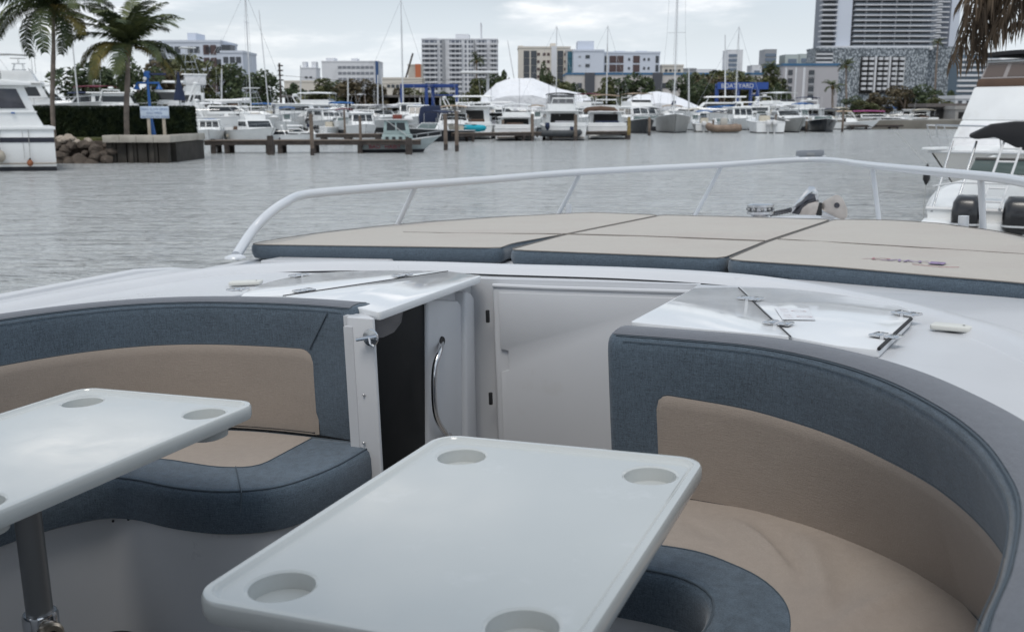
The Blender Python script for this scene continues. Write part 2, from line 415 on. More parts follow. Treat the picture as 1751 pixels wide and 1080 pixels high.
# inner walls of the cockpit
def out_(p):
    if p.x > -0.655: return p + (p-Vector((-0.7, 1.0 if p.y > 1 else p.y, 0))).normalized()*0.14
    return p
MB().loft([[Vector((p.x, p.y, DZ)) for p in cock], [Vector((out_(p).x, out_(p).y, DZ-0.03)) for p in cock], [Vector((out_(p).x, out_(p).y, -0.75)) for p in cock]], closed=False).build('cockpit_liner', M_gel, boat, ang=40)
mb = MB(); mb.prism([(-2.72, -3.0), (-2.72, 2.6), (-1.50, 2.6), (-1.50, 3.25), (-0.675, 3.25), (-0.66, 2.4), (0.2, 2.4), (0.2, -3.0)], -0.80, -0.75)
mb.build('cockpit_floor', M_floor, boat)
# rounded moulding that runs round the coaming
rings = []
for p in ridge_s:
    rings.append(p)
mb = MB(); pr = [(-0.075, -0.012), (-0.05, 0.008), (-0.02, 0.018), (0.015, 0.017), (0.04, 0.004), (0.055, -0.014)]
rr_ = []
for i, p in enumerate(ridge_s):
    a = ridge_s[max(0, i-1)]; b = ridge_s[min(len(ridge_s)-1, i+1)]; t_ = (b-a).normalized(); nrm = Vector((-t_.y, t_.x, 0))
    rr_.append([Vector((p.x, p.y, DZ)) + nrm*q + Vector((0, 0, z)) for q, z in pr])
mb.loft(rr_, closed=False); mb.build('deck_moulding', M_gel, boat, ang=50)
# foredeck
ys = [3.36+0.2*i for i in range(30)]
def halfs(y):
    def ix(side):
        best = None
        for i in range(len(gun)-1):
            a, b = gun[i], gun[i+1]
            if (a.y-y)*(b.y-y) <= 0 and abs(a.y-b.y) > 1e-6:
                x = a.x+(b.x-a.x)*(y-a.y)/(b.y-a.y)
                if (side < 0 and a.x < -0.85) or (side > 0 and a.x > -0.95):
                    best = x if best is None else (min(best, x) if side < 0 else max(best, x))
        return best
    return ix(-1), ix(1)
rows = []
for y in ys:
    a, b = halfs(min(y, 9.1))
    if a is None or b is None: continue
    rows.append([Vector((a+(b-a)*i/16, y, zdeck(y) - 0.035*max(0, 1-(y-3.36)/0.45) + 0.012*(1-(2*i/16-1)**2))) for i in range(17)])
MB().loft(rows, closed=False).build('foredeck', M_gel, boat, ang=60)
# dark recess seen under the sun pads, with pale trays
for k, (a, b) in enumerate((((445, 445), (630, 452)), ((1300, 492), (1440, 508)), ((1585, 498), (1751, 520)))):
    A = P(a[0], a[1], 0.085); B = P(b[0], b[1], 0.085)
    d = (B-A).normalized(); n = Vector((-d.y, d.x, 0))
    MB().add([A+Vector((0, 0, -0.03)), B+Vector((0, 0, -0.03)), B+n*0.5+Vector((0, 0, -0.03)), A+n*0.5+Vector((0, 0, -0.03)), A, B, B+n*0.5, A+n*0.5],
             [(0, 1, 2, 3), (7, 6, 5, 4), (0, 4, 5, 1), (1, 5, 6, 2), (2, 6, 7, 3), (3, 7, 4, 0)]).build('hatch_tray', M_gel, boat, bevel=0.006)

# companionway: jamb, dark door, lining with handle, bulkhead
jamb = boat
mb = MB(); mb.prism(round_corners(ccw([(-1.535, 2.50), (-1.535, 2.44), (-1.437, 2.428), (-1.437, 2.442), (-1.50, 2.50)]), [0.0, 0.015, 0.006, 0.006, 0.0]), -0.75, 0.118)
mb.build('door_jamb', M_gel, boat, bevel=0.008)
WX = -1.495
def wall(px, x=WX): return [PV(u, v, x=x) for u, v in px]
def wall_plate(px, name, m, x0=WX, x1=WX-0.03, bev=0.004, rad=0, seg=2):
    q = wall(px, x0)
    for p in q: p.z = min(0.104, p.z)
    q2 = [Vector((x1, p.y, p.z)) for p in q]
    return MB().loft([q, q2], True, True, True).build(name, m, boat, bevel=bev, seg=seg)
d0 = wall([(640, 500), (722, 515), (728, 524), (732, 900), (640, 900)])
for p in d0: p.z = min(0.105, max(p.z, -0.74))
MB().loft([d0, [Vector((WX-0.02, p.y, p.z)) for p in d0]], True, True, True).build('cabin_door', M_acryl, boat, bevel=0.003)
wall_plate([(640, 510), (691, 526), (686, 552), (674, 568), (655, 577), (640, 578)], 'door_reflection_window', mat('window_reflection_grey', (0.09, 0.09, 0.10), 0.12), WX+0.003, WX-0.01, 0.001)  # grey of the window stands for a reflection on the dark door
l0 = wall([(731, 503), (785, 514), (791, 521), (800, 900), (733, 900)], WX+0.012)
for p in l0: p.z = min(0.105, max(p.z, -0.74))
MB().loft([l0, [Vector((WX-0.03, p.y, p.z)) for p in l0]], True, True, True).build('door_lining', M_gel, boat, bevel=0.012, seg=3)
mb = MB(); mb.box((WX-0.03, 2.86, -0.33), (0.03, 0.85, 0.84)); mb.build('passage_wall', M_gel, boat)
f0 = [PV(u, v, x=WX+0.03) for u, v in ((796, 497), (806, 500), (812, 508), (820, 900), (800, 900))]
for p in f0: p.z = min(0.105, max(p.z, -0.74))
MB().loft([f0, [Vector((WX-0.03, p.y, p.z)) for p in f0]], True, True, True).build('door_frame', M_gel, boat, bevel=0.012, seg=3)
hpts = [(755, 586), (752, 600), (744, 625), (742, 660), (744, 700), (750, 722), (760, 738), (768, 750)]
hp = [PV(u, v, x=WX+0.045 if 1 <= i <= 6 else WX+0.012) for i, (u, v) in enumerate(hpts)]
MB().tube(catmull(hp, 4), 0.0095, 12).build('grab_handle', M_chrome, boat)
for q in (hp[0], hp[-1]):
    MB().lathe([(0.0, 0), (0.017, 0), (0.015, 0.006), (0.0, 0.006)], (WX+0.0125, q.y, q.z+0.006), (1, 0, 0), 16).build('handle_base', M_black if q is hp[0] else M_chrome, boat)
# bulkhead across the passage with a recessed locker door
mb = MB(); mb.box((-1.09, 3.262, -0.32), (0.84, 0.02, 0.87)); mb.build('bulkhead', M_gel, boat)
a = PV(835, 490, y=3.21); b = PV(1190, 503, y=3.21)
door = MB(); door.prism([(-1.405, 3.21), (-0.68, 3.21), (-0.68, 3.249), (-1.405, 3.249)], -0.70, 0.095); door.build('locker_door', M_gel, boat, bevel=0.012, seg=3)
MB().tube([(-1.40, 3.212, 0.097), (-1.2, 3.212, 0.094), (-0.69, 3.212, 0.094)], 0.008, 8).build('locker_door_lip', M_gel, boat)
notch = [(-1.375, 0.075), (-0.70, 0.075), (-0.70, -0.68), (-1.375, -0.68), (-1.375, -0.215), (-1.345, -0.205), (-1.345, -0.135), (-1.375, -0.13)]
mb = MB(); mb.loft([[Vector((x, 3.2085, z)) for x, z in notch], [Vector((x, 3.200, z)) for x, z in notch]], True, False, True); mb.build('locker_door_panel', M_gel, boat, bevel=0.002)
for z in (-0.012, -0.315):
    MB().box((-1.418, 3.196, z), (0.012, 0.012, 0.045)).build('door_hinge', M_black, boat, bevel=0.002)
# slide bolt on the jamb
c = PV(634, 577, y=2.42)
lt = MB().lathe([(0.0, 0), (0.026, 0), (0.024, 0.004), (0.0, 0.005)], c, (0, -1, 0), 16).build('slide_bolt', M_chrome, boat)
MB().tube([c+Vector((-0.04, -0.012, -0.006)), c+Vector((-0.01, -0.014, 0.0)), c+Vector((0.03, -0.014, 0.007))], 0.0055, 8).build('bolt_pin', M_chrome, lt)
MB().tube([c+Vector((0.004, -0.016, 0.002)), c+Vector((0.012, -0.026, -0.012)), c+Vector((0.02, -0.022, -0.02))], 0.004, 8).build('bolt_lever', M_chrome, lt)
for u, v in ((622, 675), (622, 757)):
    MB().ball(PV(u, v, y=2.43), 0.004, 8).build('screw_head', M_chrome, boat)

# glossy hatch lids
def lid(name, pts, z=0.135, th=0.022, r=0.01, m=None, smooth=None, label=None):
    q = ccw([P(u, v, z) for u, v in pts]); q = round_corners(q, r)
    o = MB().prism(q, z-th, z).build(name, m or M_gloss, boat, bevel=0.003)
    if label: o['label'] = label
    return o
ZL = 0.133
lidL = lid('hatch_lid', [(648, 534), (824, 471), (768, 463.5), (484, 506), (560, 513)], ZL, 0.024, 0.02, label='overhanging glossy lid beside the dark doorway')
lidL2 = lid('hatch_lid', [(480, 505.5), (764, 463), (640, 461.5), (540, 466), (470, 478), (428, 492), (410, 507)], ZL-0.002, 0.018, [0, 0, 0.1, 0.2, 0.2, 0.05, 0])
lidR = lid('hatch_lid', [(1078, 550), (1187, 492), (1262, 491), (1350, 575), (1200, 562)], ZL, 0.024, [0.01]*5)
lidR2 = lid('hatch_lid', [(1265, 491), (1355, 576), (1430, 590), (1503, 598), (1558, 545), (1562, 533), (1540, 522), (1440, 503), (1340, 492)], ZL-0.002, 0.018, [0, 0, 0, 0, 0.03, 0.04, 0.08, 0.1, 0.1])
for pts in ([(484, 505.2), (620, 485), (766, 463.2)], [(1263, 491.5), (1305, 532), (1352, 575)], [(1503, 596), (1535, 566), (1558, 545)]):
    q = [P(u, v, ZL+0.001) for u, v in pts]
    MB().tube(q, 0.0016 if pts[0][0] != 1503 else 0.0045, 6).build('rubber_seal', M_gap, boat)
def hinge(u, v, du, dv, s=1.0):
    """flush hinge: two leaves and a knuckle; (du,dv) = pixel direction of the leaves"""
    c = P(u, v, ZL+0.002); d = (P(u+du, v+dv, ZL+0.002)-c).normalized(); n = Vector((-d.y, d.x, 0))
    m3 = Matrix((d, n, Vector((0, 0, 1)))).transposed()
    root = MB().tube([c-n*0.02*s, c+n*0.02*s], 0.0055, 8).build('hinge', M_chrome, boat)
    for k in (-1, 1):
        leaf = MB().box(c+d*k*0.02*s+Vector((0, 0, 0.002)), (0.03*s, 0.042*s, 0.006), m=m3).build('hinge_leaf', M_chrome, root, bevel=0.0028)
        for j in (-1, 1):
            MB().ball(c+d*k*0.022*s+n*j*0.012*s+Vector((0, 0, 0.005)), 0.0035, 6, (1, 1, 0.4)).build('screw', M_anod, root)
for h in ((407, 495, 20, -3, 1.0), (511, 471, 20, -3, 1.0), (520, 497, 20, -3, 1.0), (688, 471, 20, -3, 1.0), (1283, 511, 20, 2, 1.0), (1331, 553, 20, 2, 1.0), (1550, 537, 20, 3, 1.0), (1516, 575, 20, 3, 1.0)):
    hinge(*h)
def pad_cover(u0, v0, u1, v1, wdt, h=0.012):
    a = P(u0, v0, DZ+0.006); b = P(u1, v1, DZ+0.006); d = (b-a).normalized(); n = Vector((-d.y, d.x, 0))
    q = round_corners(ccw([a-n*wdt/2, b-n*wdt/2, b+n*wdt/2, a+n*wdt/2]), 0.012)
    o = MB().prism(q, DZ, DZ+h).build('vent_cover', M_offwh, boat, bevel=0.003)
    MB().lathe([(0.0, 0), (0.0035, 0), (0.0, 0.001)], b-d*0.02+Vector((0, 0, h-0.005)), (0, 0, 1), 8).build('screw', M_gap, o)
pad_cover(393, 484, 448, 482, 0.06); pad_cover(1593, 556, 1663, 562, 0.05)
# paper sticker under the clear coat of the right hatch
A = [P(u, v, ZL+0.0006) for u, v in ((1324, 525), (1382, 527), (1395, 547), (1338, 546))]
stk = MB().add(A, [(0, 1, 2, 3)]).build('warning_sticker', M_stick, boat)
for (fu, fv) in ((0.66, 0.28), (0.72, 0.75)):
    cc = A[0].lerp(A[1], fu).lerp(A[3].lerp(A[2], fu), fv) + Vector((0, 0, 0.0006))
    ex = (A[1]-A[0]).normalized(); ey = (A[0]-A[3]).normalized()
    ring = [[cc+ex*cos(2*pi*k/20)*0.02*s_+ey*sin(2*pi*k/20)*0.011*s_ for k in range(20)] for s_ in (1, 0.8)]
    MB().loft(ring, True).build('sticker_symbol', M_stickr, stk)
    for k in range(3):
        c0 = A[0].lerp(A[1], 0.12).lerp(A[3].lerp(A[2], 0.12), fv-0.15+0.12*k)+Vector((0, 0, 0.0006))
        MB().add([c0, c0+ex*0.02, c0+ex*0.02+ey*0.0025, c0+ey*0.0025], [(0, 1, 2, 3)]).build('sticker_line', M_stickr, stk)
# small moulded drain notches in the coaming line
for u, v in ((818, 452), (1270, 473)):
    c = P(u, v, 0.128); MB().lathe([(0.0, 0.0), (0.028, 0.0), (0.034, -0.006)], c, (0, 0, 1), 16).build('drain_boss', M_gel, boat)

# bow rail
railpx = [(404, 437, .115), (428, 400, .195), (455, 370, .27), (485, 348, .32), (520, 333, .345), (600, 325, .35), (712, 316, .35), (850, 306, .35), (993, 294.5, .35), (1235, 282, .345), (1320, 276, .34), (1385, 273, .338), (1430, 275, .34), (1495, 283.5, .35), (1677, 301, .355), (1751, 311, .355)]
rp = [P(*q) for q in railpx] + [Vector((0.52, 4.0, 0.35)), Vector((0.57, 3.2, 0.35)), Vector((0.58, 2.5, 0.33)), Vector((0.58, 2.2, 0.22)), Vector((0.585, 2.05, 0.11))]
rail = MB().tube(catmull(rp, 5), 0.0235, 14).build('bow_rail', M_rail, boat)
def stanchion(ut, vt, ub, vb, xb_shift=0.0):
    def pu(p):
        q_ = BM @ p - CAM; return CX + F*q_.dot(cR)/q_.dot(cW)
    top = min([p for p in catmull(rp, 30) if p.z > 0.3], key=lambda p: abs(pu(p)-ut))
    q = BRi @ ray(ub, vb)
    # point of the lower pixel's ray that lies at the rail's distance, then carry on down to the deck
    t = top.y/q.y; low = Vector((q.x*t, q.y*t, CH+q.z*t)); d = (low-top); zt = zdeck(top.y)-0.01
    bot = top + d*((zt-top.z)/d.z)
    MB().tube([top, bot], 0.0155, 12).build('stanchion', M_rail, rail)
    MB().lathe([(0.0, 0), (0.034, 0), (0.03, 0.008), (0.018, 0.012)], bot, (0, 0, 1), 14).build('rail_foot', M_rail, rail)
for q in ((712, 318, 680, 383), (993, 298, 957, 362), (1235, 286, 1193, 360), (1493, 285, 1503, 375), (1677, 303, 1681, 386)): stanchion(*q)
MB().lathe([(0.0, 0), (0.05, 0), (0.045, 0.008), (0.024, 0.016)], P(402, 441, 0.112), (0, 0, 1), 16).build('rail_foot', M_rail, rail)
# short tubes (flag or cleat sockets) showing beyond the pads
for (u, v, y, r, n_) in ((972, 362, 6.9, 0.022, 'post_socket'), (1648, 382, 5.4, 0.025, 'post_socket')):
    p = PV(u, v-13, y=y); MB().tube([p, Vector((p.x, p.y, zdeck(y)))], r, 12).build(n_, M_rail, boat)

# navigation light clamped on the rail's apex
c = P(1385, 262, 0.36); base = P(1385, 272, 0.34)
c = Vector((base.x, base.y, base.z+0.045))
nl = boat_thing('navigation_light', 'grey oval navigation light on top of the bow rail apex', 'light', base)
dirx = (P(1420, 271, .34)-P(1350, 273, .34)).normalized()
m3 = Matrix((dirx, Vector((0, 0, 1)).cross(dirx), Vector((0, 0, 1)))).transposed()
M_grey = mat('grey_plastic', (0.20, 0.215, 0.24), 0.35)
mb = MB(); q = rrect(-0.118, 0.118, -0.03, 0.03, 0.028)
mb.loft([[m3 @ Vector((p.x*s_, p.y*s_, z)) + (c-base) for p in q] for s_, z in ((0.9, -0.03), (1, -0.02), (1, 0.018), (0.92, 0.03))], True, True, True); mb.build('lamp_body', M_grey, nl)
mb = MB(); q = rrect(-0.135, 0.135, -0.028, 0.028, 0.027)
mb.loft([[m3 @ Vector((p.x, p.y, z)) + Vector((0, 0, 0.024)) for p in q] for z in (-0.006, 0.004)], True, True, True); mb.build('mounting_plate', M_rail, nl)
MB().box(Vector((0, 0, 0.035)), (0.07, 0.064, 0.04), m=m3).build('bracket', M_anod, nl, bevel=0.006)
MB().box(Vector((0, 0, 0.0)), (0.085, 0.062, 0.035), m=m3).build('clamp', M_black, nl, bevel=0.006)

# anchor, chain and windlass on the bow
def an(u, v, y): return PV(u, v, y=y)
AY = 8.35
wb = an(1300, 361, 7.7)
wl = boat_thing('windlass', 'round chrome windlass drum on the bow behind the middle sun pad', 'windlass', (wb.x, wb.y, zdeck(7.7)+0.02))
hh = wb.z - zdeck(7.7) - 0.02
mb = MB(); mb.lathe([(0.06, 0), (0.06, hh*0.5), (0.10, hh-0.02), (0.10, hh), (0.085, hh+0.008), (0.085, hh+0.025), (0.10, hh+0.032), (0.10, hh+0.05), (0.07, hh+0.058), (0.0, hh+0.06)], (0, 0, 0), (0, 0, 1), 28); mb.build('drum', M_chrome, wl)
for k in range(10):
    a = 2*pi*k/10; MB().ball((0.093*cos(a), 0.093*sin(a), hh+0.016), 0.014, 6, (1, 1, 0.8)).build('chain_pocket', M_anod, wl)
ab = an(1385, 366, AY)
anc = boat_thing('anchor', 'polished steel anchor with round fluke lying in its roller at the bow', 'anchor', ab)
def ap(u, v, dy=0.0): return an(u, v, AY+dy)-ab
def plate(name, px, dy0, dy1, m, bev=0.003, puff=0):
    f = [ap(u, v, dy0) for u, v in px]; g = [ap(u, v, dy1) for u, v in px]
    MB().loft([f, g], True, True, True).build(name, m, anc, bevel=bev)
M_steel2 = mat('weathered_steel', (0.55, 0.50, 0.46), 0.38, 0.85, var=0.15, vscale=14)
M_dsteel = mat('dark_chrome', (0.10, 0.10, 0.11), 0.15, 1.0)
plate('shank', [(1350, 364), (1356, 352), (1384, 318), (1392, 319), (1399, 328), (1400, 345), (1392, 348), (1384, 340), (1370, 362)], 0.0, 0.03, M_chrome)
plate('roller_cheek', [(1353, 365), (1366, 350), (1384, 330), (1393, 332), (1397, 346), (1380, 352), (1366, 367)], -0.03, -0.005, M_dsteel)
plate('bow_roller', [(1367, 367), (1372, 356), (1382, 348), (1395, 345), (1401, 347), (1399, 360), (1394, 368)], -0.06, 0.05, M_steel2)
plate('roller_strap', [(1395, 368), (1401, 346), (1406, 347), (1404, 369)], -0.065, 0.06, M_black)
fl = [(1405, 347), (1419, 338), (1431, 333), (1440, 338), (1446, 350), (1449, 360), (1447, 373), (1432, 373), (1405, 358)]
fl = [(p.x, p.y) for p in catmull([(u, v, 0) for u, v in fl], 3, True)]
plate('fluke', fl, -0.02, 0.0, M_steel2, 0.004)
e = ap(1431, 351, -0.022); MB().lathe([(0.012, 0), (0.022, 0), (0.022, 0.006), (0.012, 0.006)], e, (0, -1, 0), 14).build('fluke_eye', M_dsteel, anc)
plate('fluke_brace', [(1404, 358), (1408, 361), (1430, 372), (1424, 375), (1404, 372)], -0.045, -0.02, M_chrome)
ch = [an(1318, 366, 7.75), an(1335, 363, 8.0), an(1352, 359, 8.25)]
chain = boat_thing('anchor_chain', 'steel chain stretched from the windlass to the anchor', 'chain', ch[0])
cp = resample(catmull([p-ch[0] for p in ch], 8), 16, False)
for i in range(15):
    a, b = cp[i], cp[i+1]; mid = (a+b)/2; d = (b-a).normalized(); s_ = d.cross(Vector((0, 0, 1))).normalized(); u_ = s_.cross(d)
    o_ = s_ if i % 2 else u_
    ring = [mid + d*cos(2*pi*k/10)*0.034 + o_*sin(2*pi*k/10)*0.016 for k in range(10)]
    MB().tube(ring, 0.006, 6, closed=True).build('chain_link', M_dsteel, chain)

# ------------------------------------------------------------------ SUN PADS
def zpad(y): return 0.148 - 0.021*max(0, y-3.7)
def sun_pad(pxs, radii, label, seed, wr=0.004, extra=None):
    out = [Pf(u, v, zpad) for u, v in pxs] + (extra or [])
    out = [Vector((p.x, p.y, 0)) for p in out]
    if area2(out) < 0: out = out[::-1]; radii = radii[::-1]
    q = round_corners(out, radii, 6); q = resample(q, 160)
    cen = sum(q, Vector())/len(q); base = Vector((cen.x, cen.y, zpad(cen.y)-0.07))
    th = boat_thing('sun_pad', label, 'sun pad', base, 'three sun pads laid side by side on the foredeck')
    rings = []
    for ins, dz in ((0.03, -0.072), (0.008, -0.066), (0.0, -0.05), (-0.004, -0.03), (0.0, -0.010), (0.006, -0.002)):
        rings.append([Vector((p.x, p.y, zpad(p.y)+dz)) - base for p in inset(q, ins)])
    MB().loft(rings, True, True, False).build('side_band', M_blue, th, ang=180)
    rings = []; q1 = inset(q, 0.005)
    K = 26
    for k in range(K+1):
        s_ = 1-(k/K)**1.0*0.995
        r_ = []
        for p in q1:
            x = cen.x+(p.x-cen.x)*s_; y = cen.y+(p.y-cen.y)*s_
            e_ = min(1, (1-s_)*8)
            dz = 0.004*e_
            # soft puckers and two folds
            dz += wr*e_*(noise.noise(Vector((x*1.6, y*5.0, seed)))+0.5*noise.noise(Vector((x*5, y*9, seed+5))))
            r_.append(Vector((x, y, zpad(y)-0.002+dz))-base)
        rings.append(r_)
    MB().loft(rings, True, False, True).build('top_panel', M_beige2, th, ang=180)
    MB().tube([Vector((p.x, p.y, zpad(p.y)+0.0005))-base for p in resample(inset(q, 0.002), 120)], 0.002, 6, closed=True).build('piping', M_thread2, th)
    return th, base, cen
def seam(th, base, pxs, m=None, r=0.0016, dz=0.004):
    pts = [Pf(u, v, zpad) for u, v in pxs]; pts = [Vector((p.x, p.y, zpad(p.y)+dz))-base for p in catmull(pts, 5)]
    MB().tube(pts, r, 5).build('seam', m or M_thread2, th)
thL, bL, _ = sun_pad([(421, 418), (858, 424), (872, 417), (962, 401), (1128, 367.5), (1010, 363), (850, 371), (680, 383), (520, 401)], [0.08, 0.05, 0.1, 0, 0.06, 0.1, 0.2, 0.3, 0.3],
    'leftmost beige sun pad with slate blue sides, nearest the port rail', 1.0)
seam(thL, bL, [(690, 398), (800, 400), (960, 401)], r=0.0025)
thC, bC, _ = sun_pad([(869, 427), (1236, 442), (1310, 412), (1422, 375), (1132, 367.5), (965, 401)], [0.05, 0.06, 0, 0.05, 0.05, 0],
    'middle beige sun pad with creases at its far end, between two other pads', 4.0, 0.005)
seam(thC, bC, [(962, 401), (1100, 405), (1308, 413)], r=0.0028)
thR, bR, _ = sun_pad([(1240, 444), (1421, 456), (1601, 472), (1751, 484), (1880, 500), (1890, 462), (1820, 425), (1751, 404), (1700, 394), (1600, 381), (1520, 376), (1427, 375), (1312, 413)], [0.06, 0.1, 0.1, 0.1, 0.08, 0.1, 0.1, 0.1, 0.1, 0.1, 0.1, 0.05, 0],
    'rightmost and largest beige sun pad with a faded purple logo on it', 9.0, 0.004,
    extra=None)
seam(thR, bR, [(1330, 410), (1500, 420), (1751, 436)], r=0.002)
def text_mesh(body, size, m, parent, mtx, name='lettering', shear=0.0, align='LEFT', extrude=0.0, spacing=1.0):
    cu = bpy.data.curves.new('txt', 'FONT'); cu.body = body; cu.size = size; cu.shear = shear; cu.align_x = align; cu.extrude = extrude; cu.space_character = spacing
    cu.resolution_u = 3
    to = bpy.data.objects.new('txt', cu)
    me = bpy.data.meshes.new_from_object(to); bpy.data.objects.remove(to)
    me.transform(mtx); me.materials.clear(); me.materials.append(m)
    for p in me.polygons: p.material_index = 0
    o = bpy.data.objects.new(name, me); COL.objects.link(o); o.parent = parent; return o
# faded logo, upside down as seen from the cockpit
a = Pf(1588, 451, zpad); b = Pf(1497, 444.5, zpad); ex = (b-a); wd = ex.length; ex = ex.normalized(); ey = Vector((-ex.y, ex.x, 0)); 
if ey.y > 0: ey = -ey
def logo_m(o_): return Matrix.Translation(o_ - bR) @ Matrix((ex, ey, ex.cross(ey))).transposed().to_4x4()
o0 = a + Vector((0, 0, 0.0065)) - ey*0.02
cols = (M_print, M_print, M_print, M_print, M_print2, M_print2)
for i, chx in enumerate('SAXTOX'):
    tm = text_mesh(chx, 0.075, cols[i], thR, logo_m(o0 + ex*wd*(i/6.0)), 'logo_letter', shear=0.35)
    tm.scale = (1, 1, 1)
e0 = Pf(1614, 453, zpad) + Vector((0, 0, 0.0065)) - ey*0.022
q = [e0, e0+ex*0.052, e0+ex*0.040+ey*0.055, e0-ex*0.012+ey*0.055]
MB().add([p-bR for p in q], [(0, 1, 2, 3)]).build('logo_emblem', M_print, thR)
sw = [Pf(1640, 459, zpad), Pf(1610, 458.5, zpad), Pf(1560, 454, zpad)]
MB().tube([p+Vector((0, 0, 0.0045))-bR for p in sw], 0.001, 4).build('logo_swoosh', M_print2, thR)

# ------------------------------------------------------------------ COUCHES
def sweep_cushion(path, side, prof, th, base, name, m, end0=True, end1=True, lean=None, n=90):
    """path: front top line; side=+1 if outward is to the left of travel"""
    q = resample(catmull([Vector((p[0], p[1], 0)) for p in path], 8), n, False)
    nr = []
    for i in range(n):
        t = (q[min(n-1, i+1)]-q[max(0, i-1)]).normalized(); nr.append(Vector((-t.y, t.x, 0))*side)
    secs = []
    def sec(i, shr=0.0, push=0.0):
        t = (q[min(n-1, i+1)]-q[max(0, i-1)]).normalized(); ln = lean(i/(n-1)) if lean else 0.0
        out = []; cz = -0.07; co = 0.06
        for o_, z in prof:
            k = max(0, min(1, (0.10-z)/0.37)); oo = o_ + (ln*k if o_ < 0.05 else ln*k*0.6)
            oo2 = co+(oo-co)*(1-shr/0.06) if shr else oo; zz = cz+(z-cz)*(1-shr/0.2) if shr else z
            out.append(q[i] + nr[i]*oo2 + Vector((0, 0, zz)) + t*push - base)
        return out
    if end0: secs += [sec(0, 0.05, -0.0), sec(0, 0.02, -0.004+0.0), sec(0, 0.006, 0.002), sec(0, 0, 0.014)]
    lo = 1 if end0 else 0; hi = n-1 if end1 else n
    for i in range(lo+1, hi-1): secs.append(sec(i))
    if end1: secs += [sec(n-1, 0, -0.014), sec(n-1, 0.006, -0.002), sec(n-1, 0.02, 0.004), sec(n-1, 0.05, 0.0)]
    else: secs.append(sec(n-1))
    MB().loft(secs, True, True, True).build(name, m, th, ang=60)
    return q, nr
def panel_patch(q, nr, i0, i1, z0, ztop, th, base, m, prof_lean, corner0=0.0, corner1=0.0, n=90, nm='backrest_panel'):
    rows = []; NZ = 16
    L0 = [0]
    for i in range(i0, i1): L0.append(L0[-1]+(q[i+1]-q[i]).length)
    for i in range(i0, i1+1):
        s0 = L0[i-i0]; s1 = L0[-1]-s0
        zt = ztop(i/(n-1))
        for s_, c in ((s0, corner0), (s1, corner1)):
            if c > 0 and s_ < c: zt -= c-sqrt(max(0, c*c-(c-s_)**2))
        row = []
        ln = prof_lean(i/(n-1)) if prof_lean else 0
        edge = min(1, s0/0.02 if corner0 else 1, s1/0.02 if corner1 else 1)
        for k in range(NZ+1):
            z = z0+(zt-z0)*k/NZ; kk = max(0, min(1, (0.10-z)/0.37))
            e_ = min(1, (zt-z)/0.02)*edge
            row.append(q[i] + nr[i]*(ln*kk - 0.0015 - 0.007*sin(e_*pi/2)) + Vector((0, 0, z)) - base)
        rows.append(row)
    MB().loft(rows, False).build(nm, m, th, ang=180)
    top = [r[-1] for r in rows]
    MB().tube(top, 0.0022, 5).build('seam', M_thread, th)
prof = [(0.004, -0.275), (-0.004, -0.2), (-0.004, -0.08), (-0.002, 0.04), (0.0, 0.095), (0.003, 0.115), (0.012, 0.128), (0.03, 0.136), (0.06, 0.139), (0.09, 0.136), (0.108, 0.126), (0.116, 0.108), (0.118, 0.06), (0.118, -0.275)]
pathL = [(-2.60, -0.9), (-2.60, 0.0), (-2.60, 0.9), (-2.595, 1.5), (-2.56, 1.85), (-2.50, 2.1), (-2.41, 2.29), (-2.28, 2.42), (-2.12, 2.49), (-1.93, 2.515), (-1.73, 2.515), (-1.535, 2.485)]
cbL = Vector((-2.1, 2.4, -0.275))
cL = boat_thing('backrest_cushion', 'slate blue curved backrest cushion with beige panel left of the dark doorway', 'cushion', cbL, 'backrest cushions of the cockpit couches')
NL = 330
qL, nL = sweep_cushion(pathL, 1, prof, cL, cbL, 'backrest_shell', M_blue, True, True, None, NL)
iend = min(range(NL), key=lambda i: abs(qL[i].x+1.70) + (10 if qL[i].y < 2 else 0))
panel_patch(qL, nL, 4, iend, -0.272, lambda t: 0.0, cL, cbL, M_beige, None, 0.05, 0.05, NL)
# stitched seams: along the top front edge and the mitred corner
MB().tube([qL[i]+nL[i]*0.012+Vector((0, 0, 0.1295))-cbL for i in range(3, NL-2)], 0.002, 5).build('piping', M_thread, cL)
MB().tube([qL[NL-9]-nL[NL-9]*0.001+Vector((0, 0, 0.115))-cbL, qL[iend-1]-nL[iend-1]*0.006+Vector((0, 0, 0.0))-cbL], 0.0018, 5).build('seam', M_thread, cL)
MB().tube([Vector((-1.575, qL[NL-9].y-0.006, z))-cbL for z in (0.12, 0.0, -0.26)], 0.0015, 5).build('seam', M_thread, cL)
leanR = lambda t: 0.03 + 0.085*max(0, min(1, (t-0.12)/0.12))
pathR = [(-0.705, 2.300), (-0.5, 2.272), (-0.34, 2.235), (-0.19, 2.14), (-0.066, 2.00), (0.03, 1.82), (0.085, 1.66), (0.112, 1.5), (0.118, 1.36), (0.095, 1.167), (0.062, 1.0), (0.038, 0.75), (0.03, 0.2), (0.03, -0.9)]
cbR = Vector((-0.2, 2.1, -0.275))
cR_ = boat_thing('backrest_cushion', 'slate blue rounded backrest cushion with beige panel curving round the right of the cockpit', 'cushion', cbR, 'backrest cushions of the cockpit couches')
profR = [(o_*1.12 if o_ > 0.05 else o_, z) for o_, z in prof]
NR = 330
qR, nR = sweep_cushion(pathR, 1, profR, cR_, cbR, 'backrest_shell', M_blue, True, True, leanR, NR)
ist = min(range(NR), key=lambda i: abs(qR[i].x+0.585) + (10 if qR[i].y < 2 else 0))
panel_patch(qR, nR, ist, NR-4, -0.272, lambda t: 0.003-0.035*min(1, t/0.2), cR_, cbR, M_beige, leanR, 0.04, 0.05, NR)
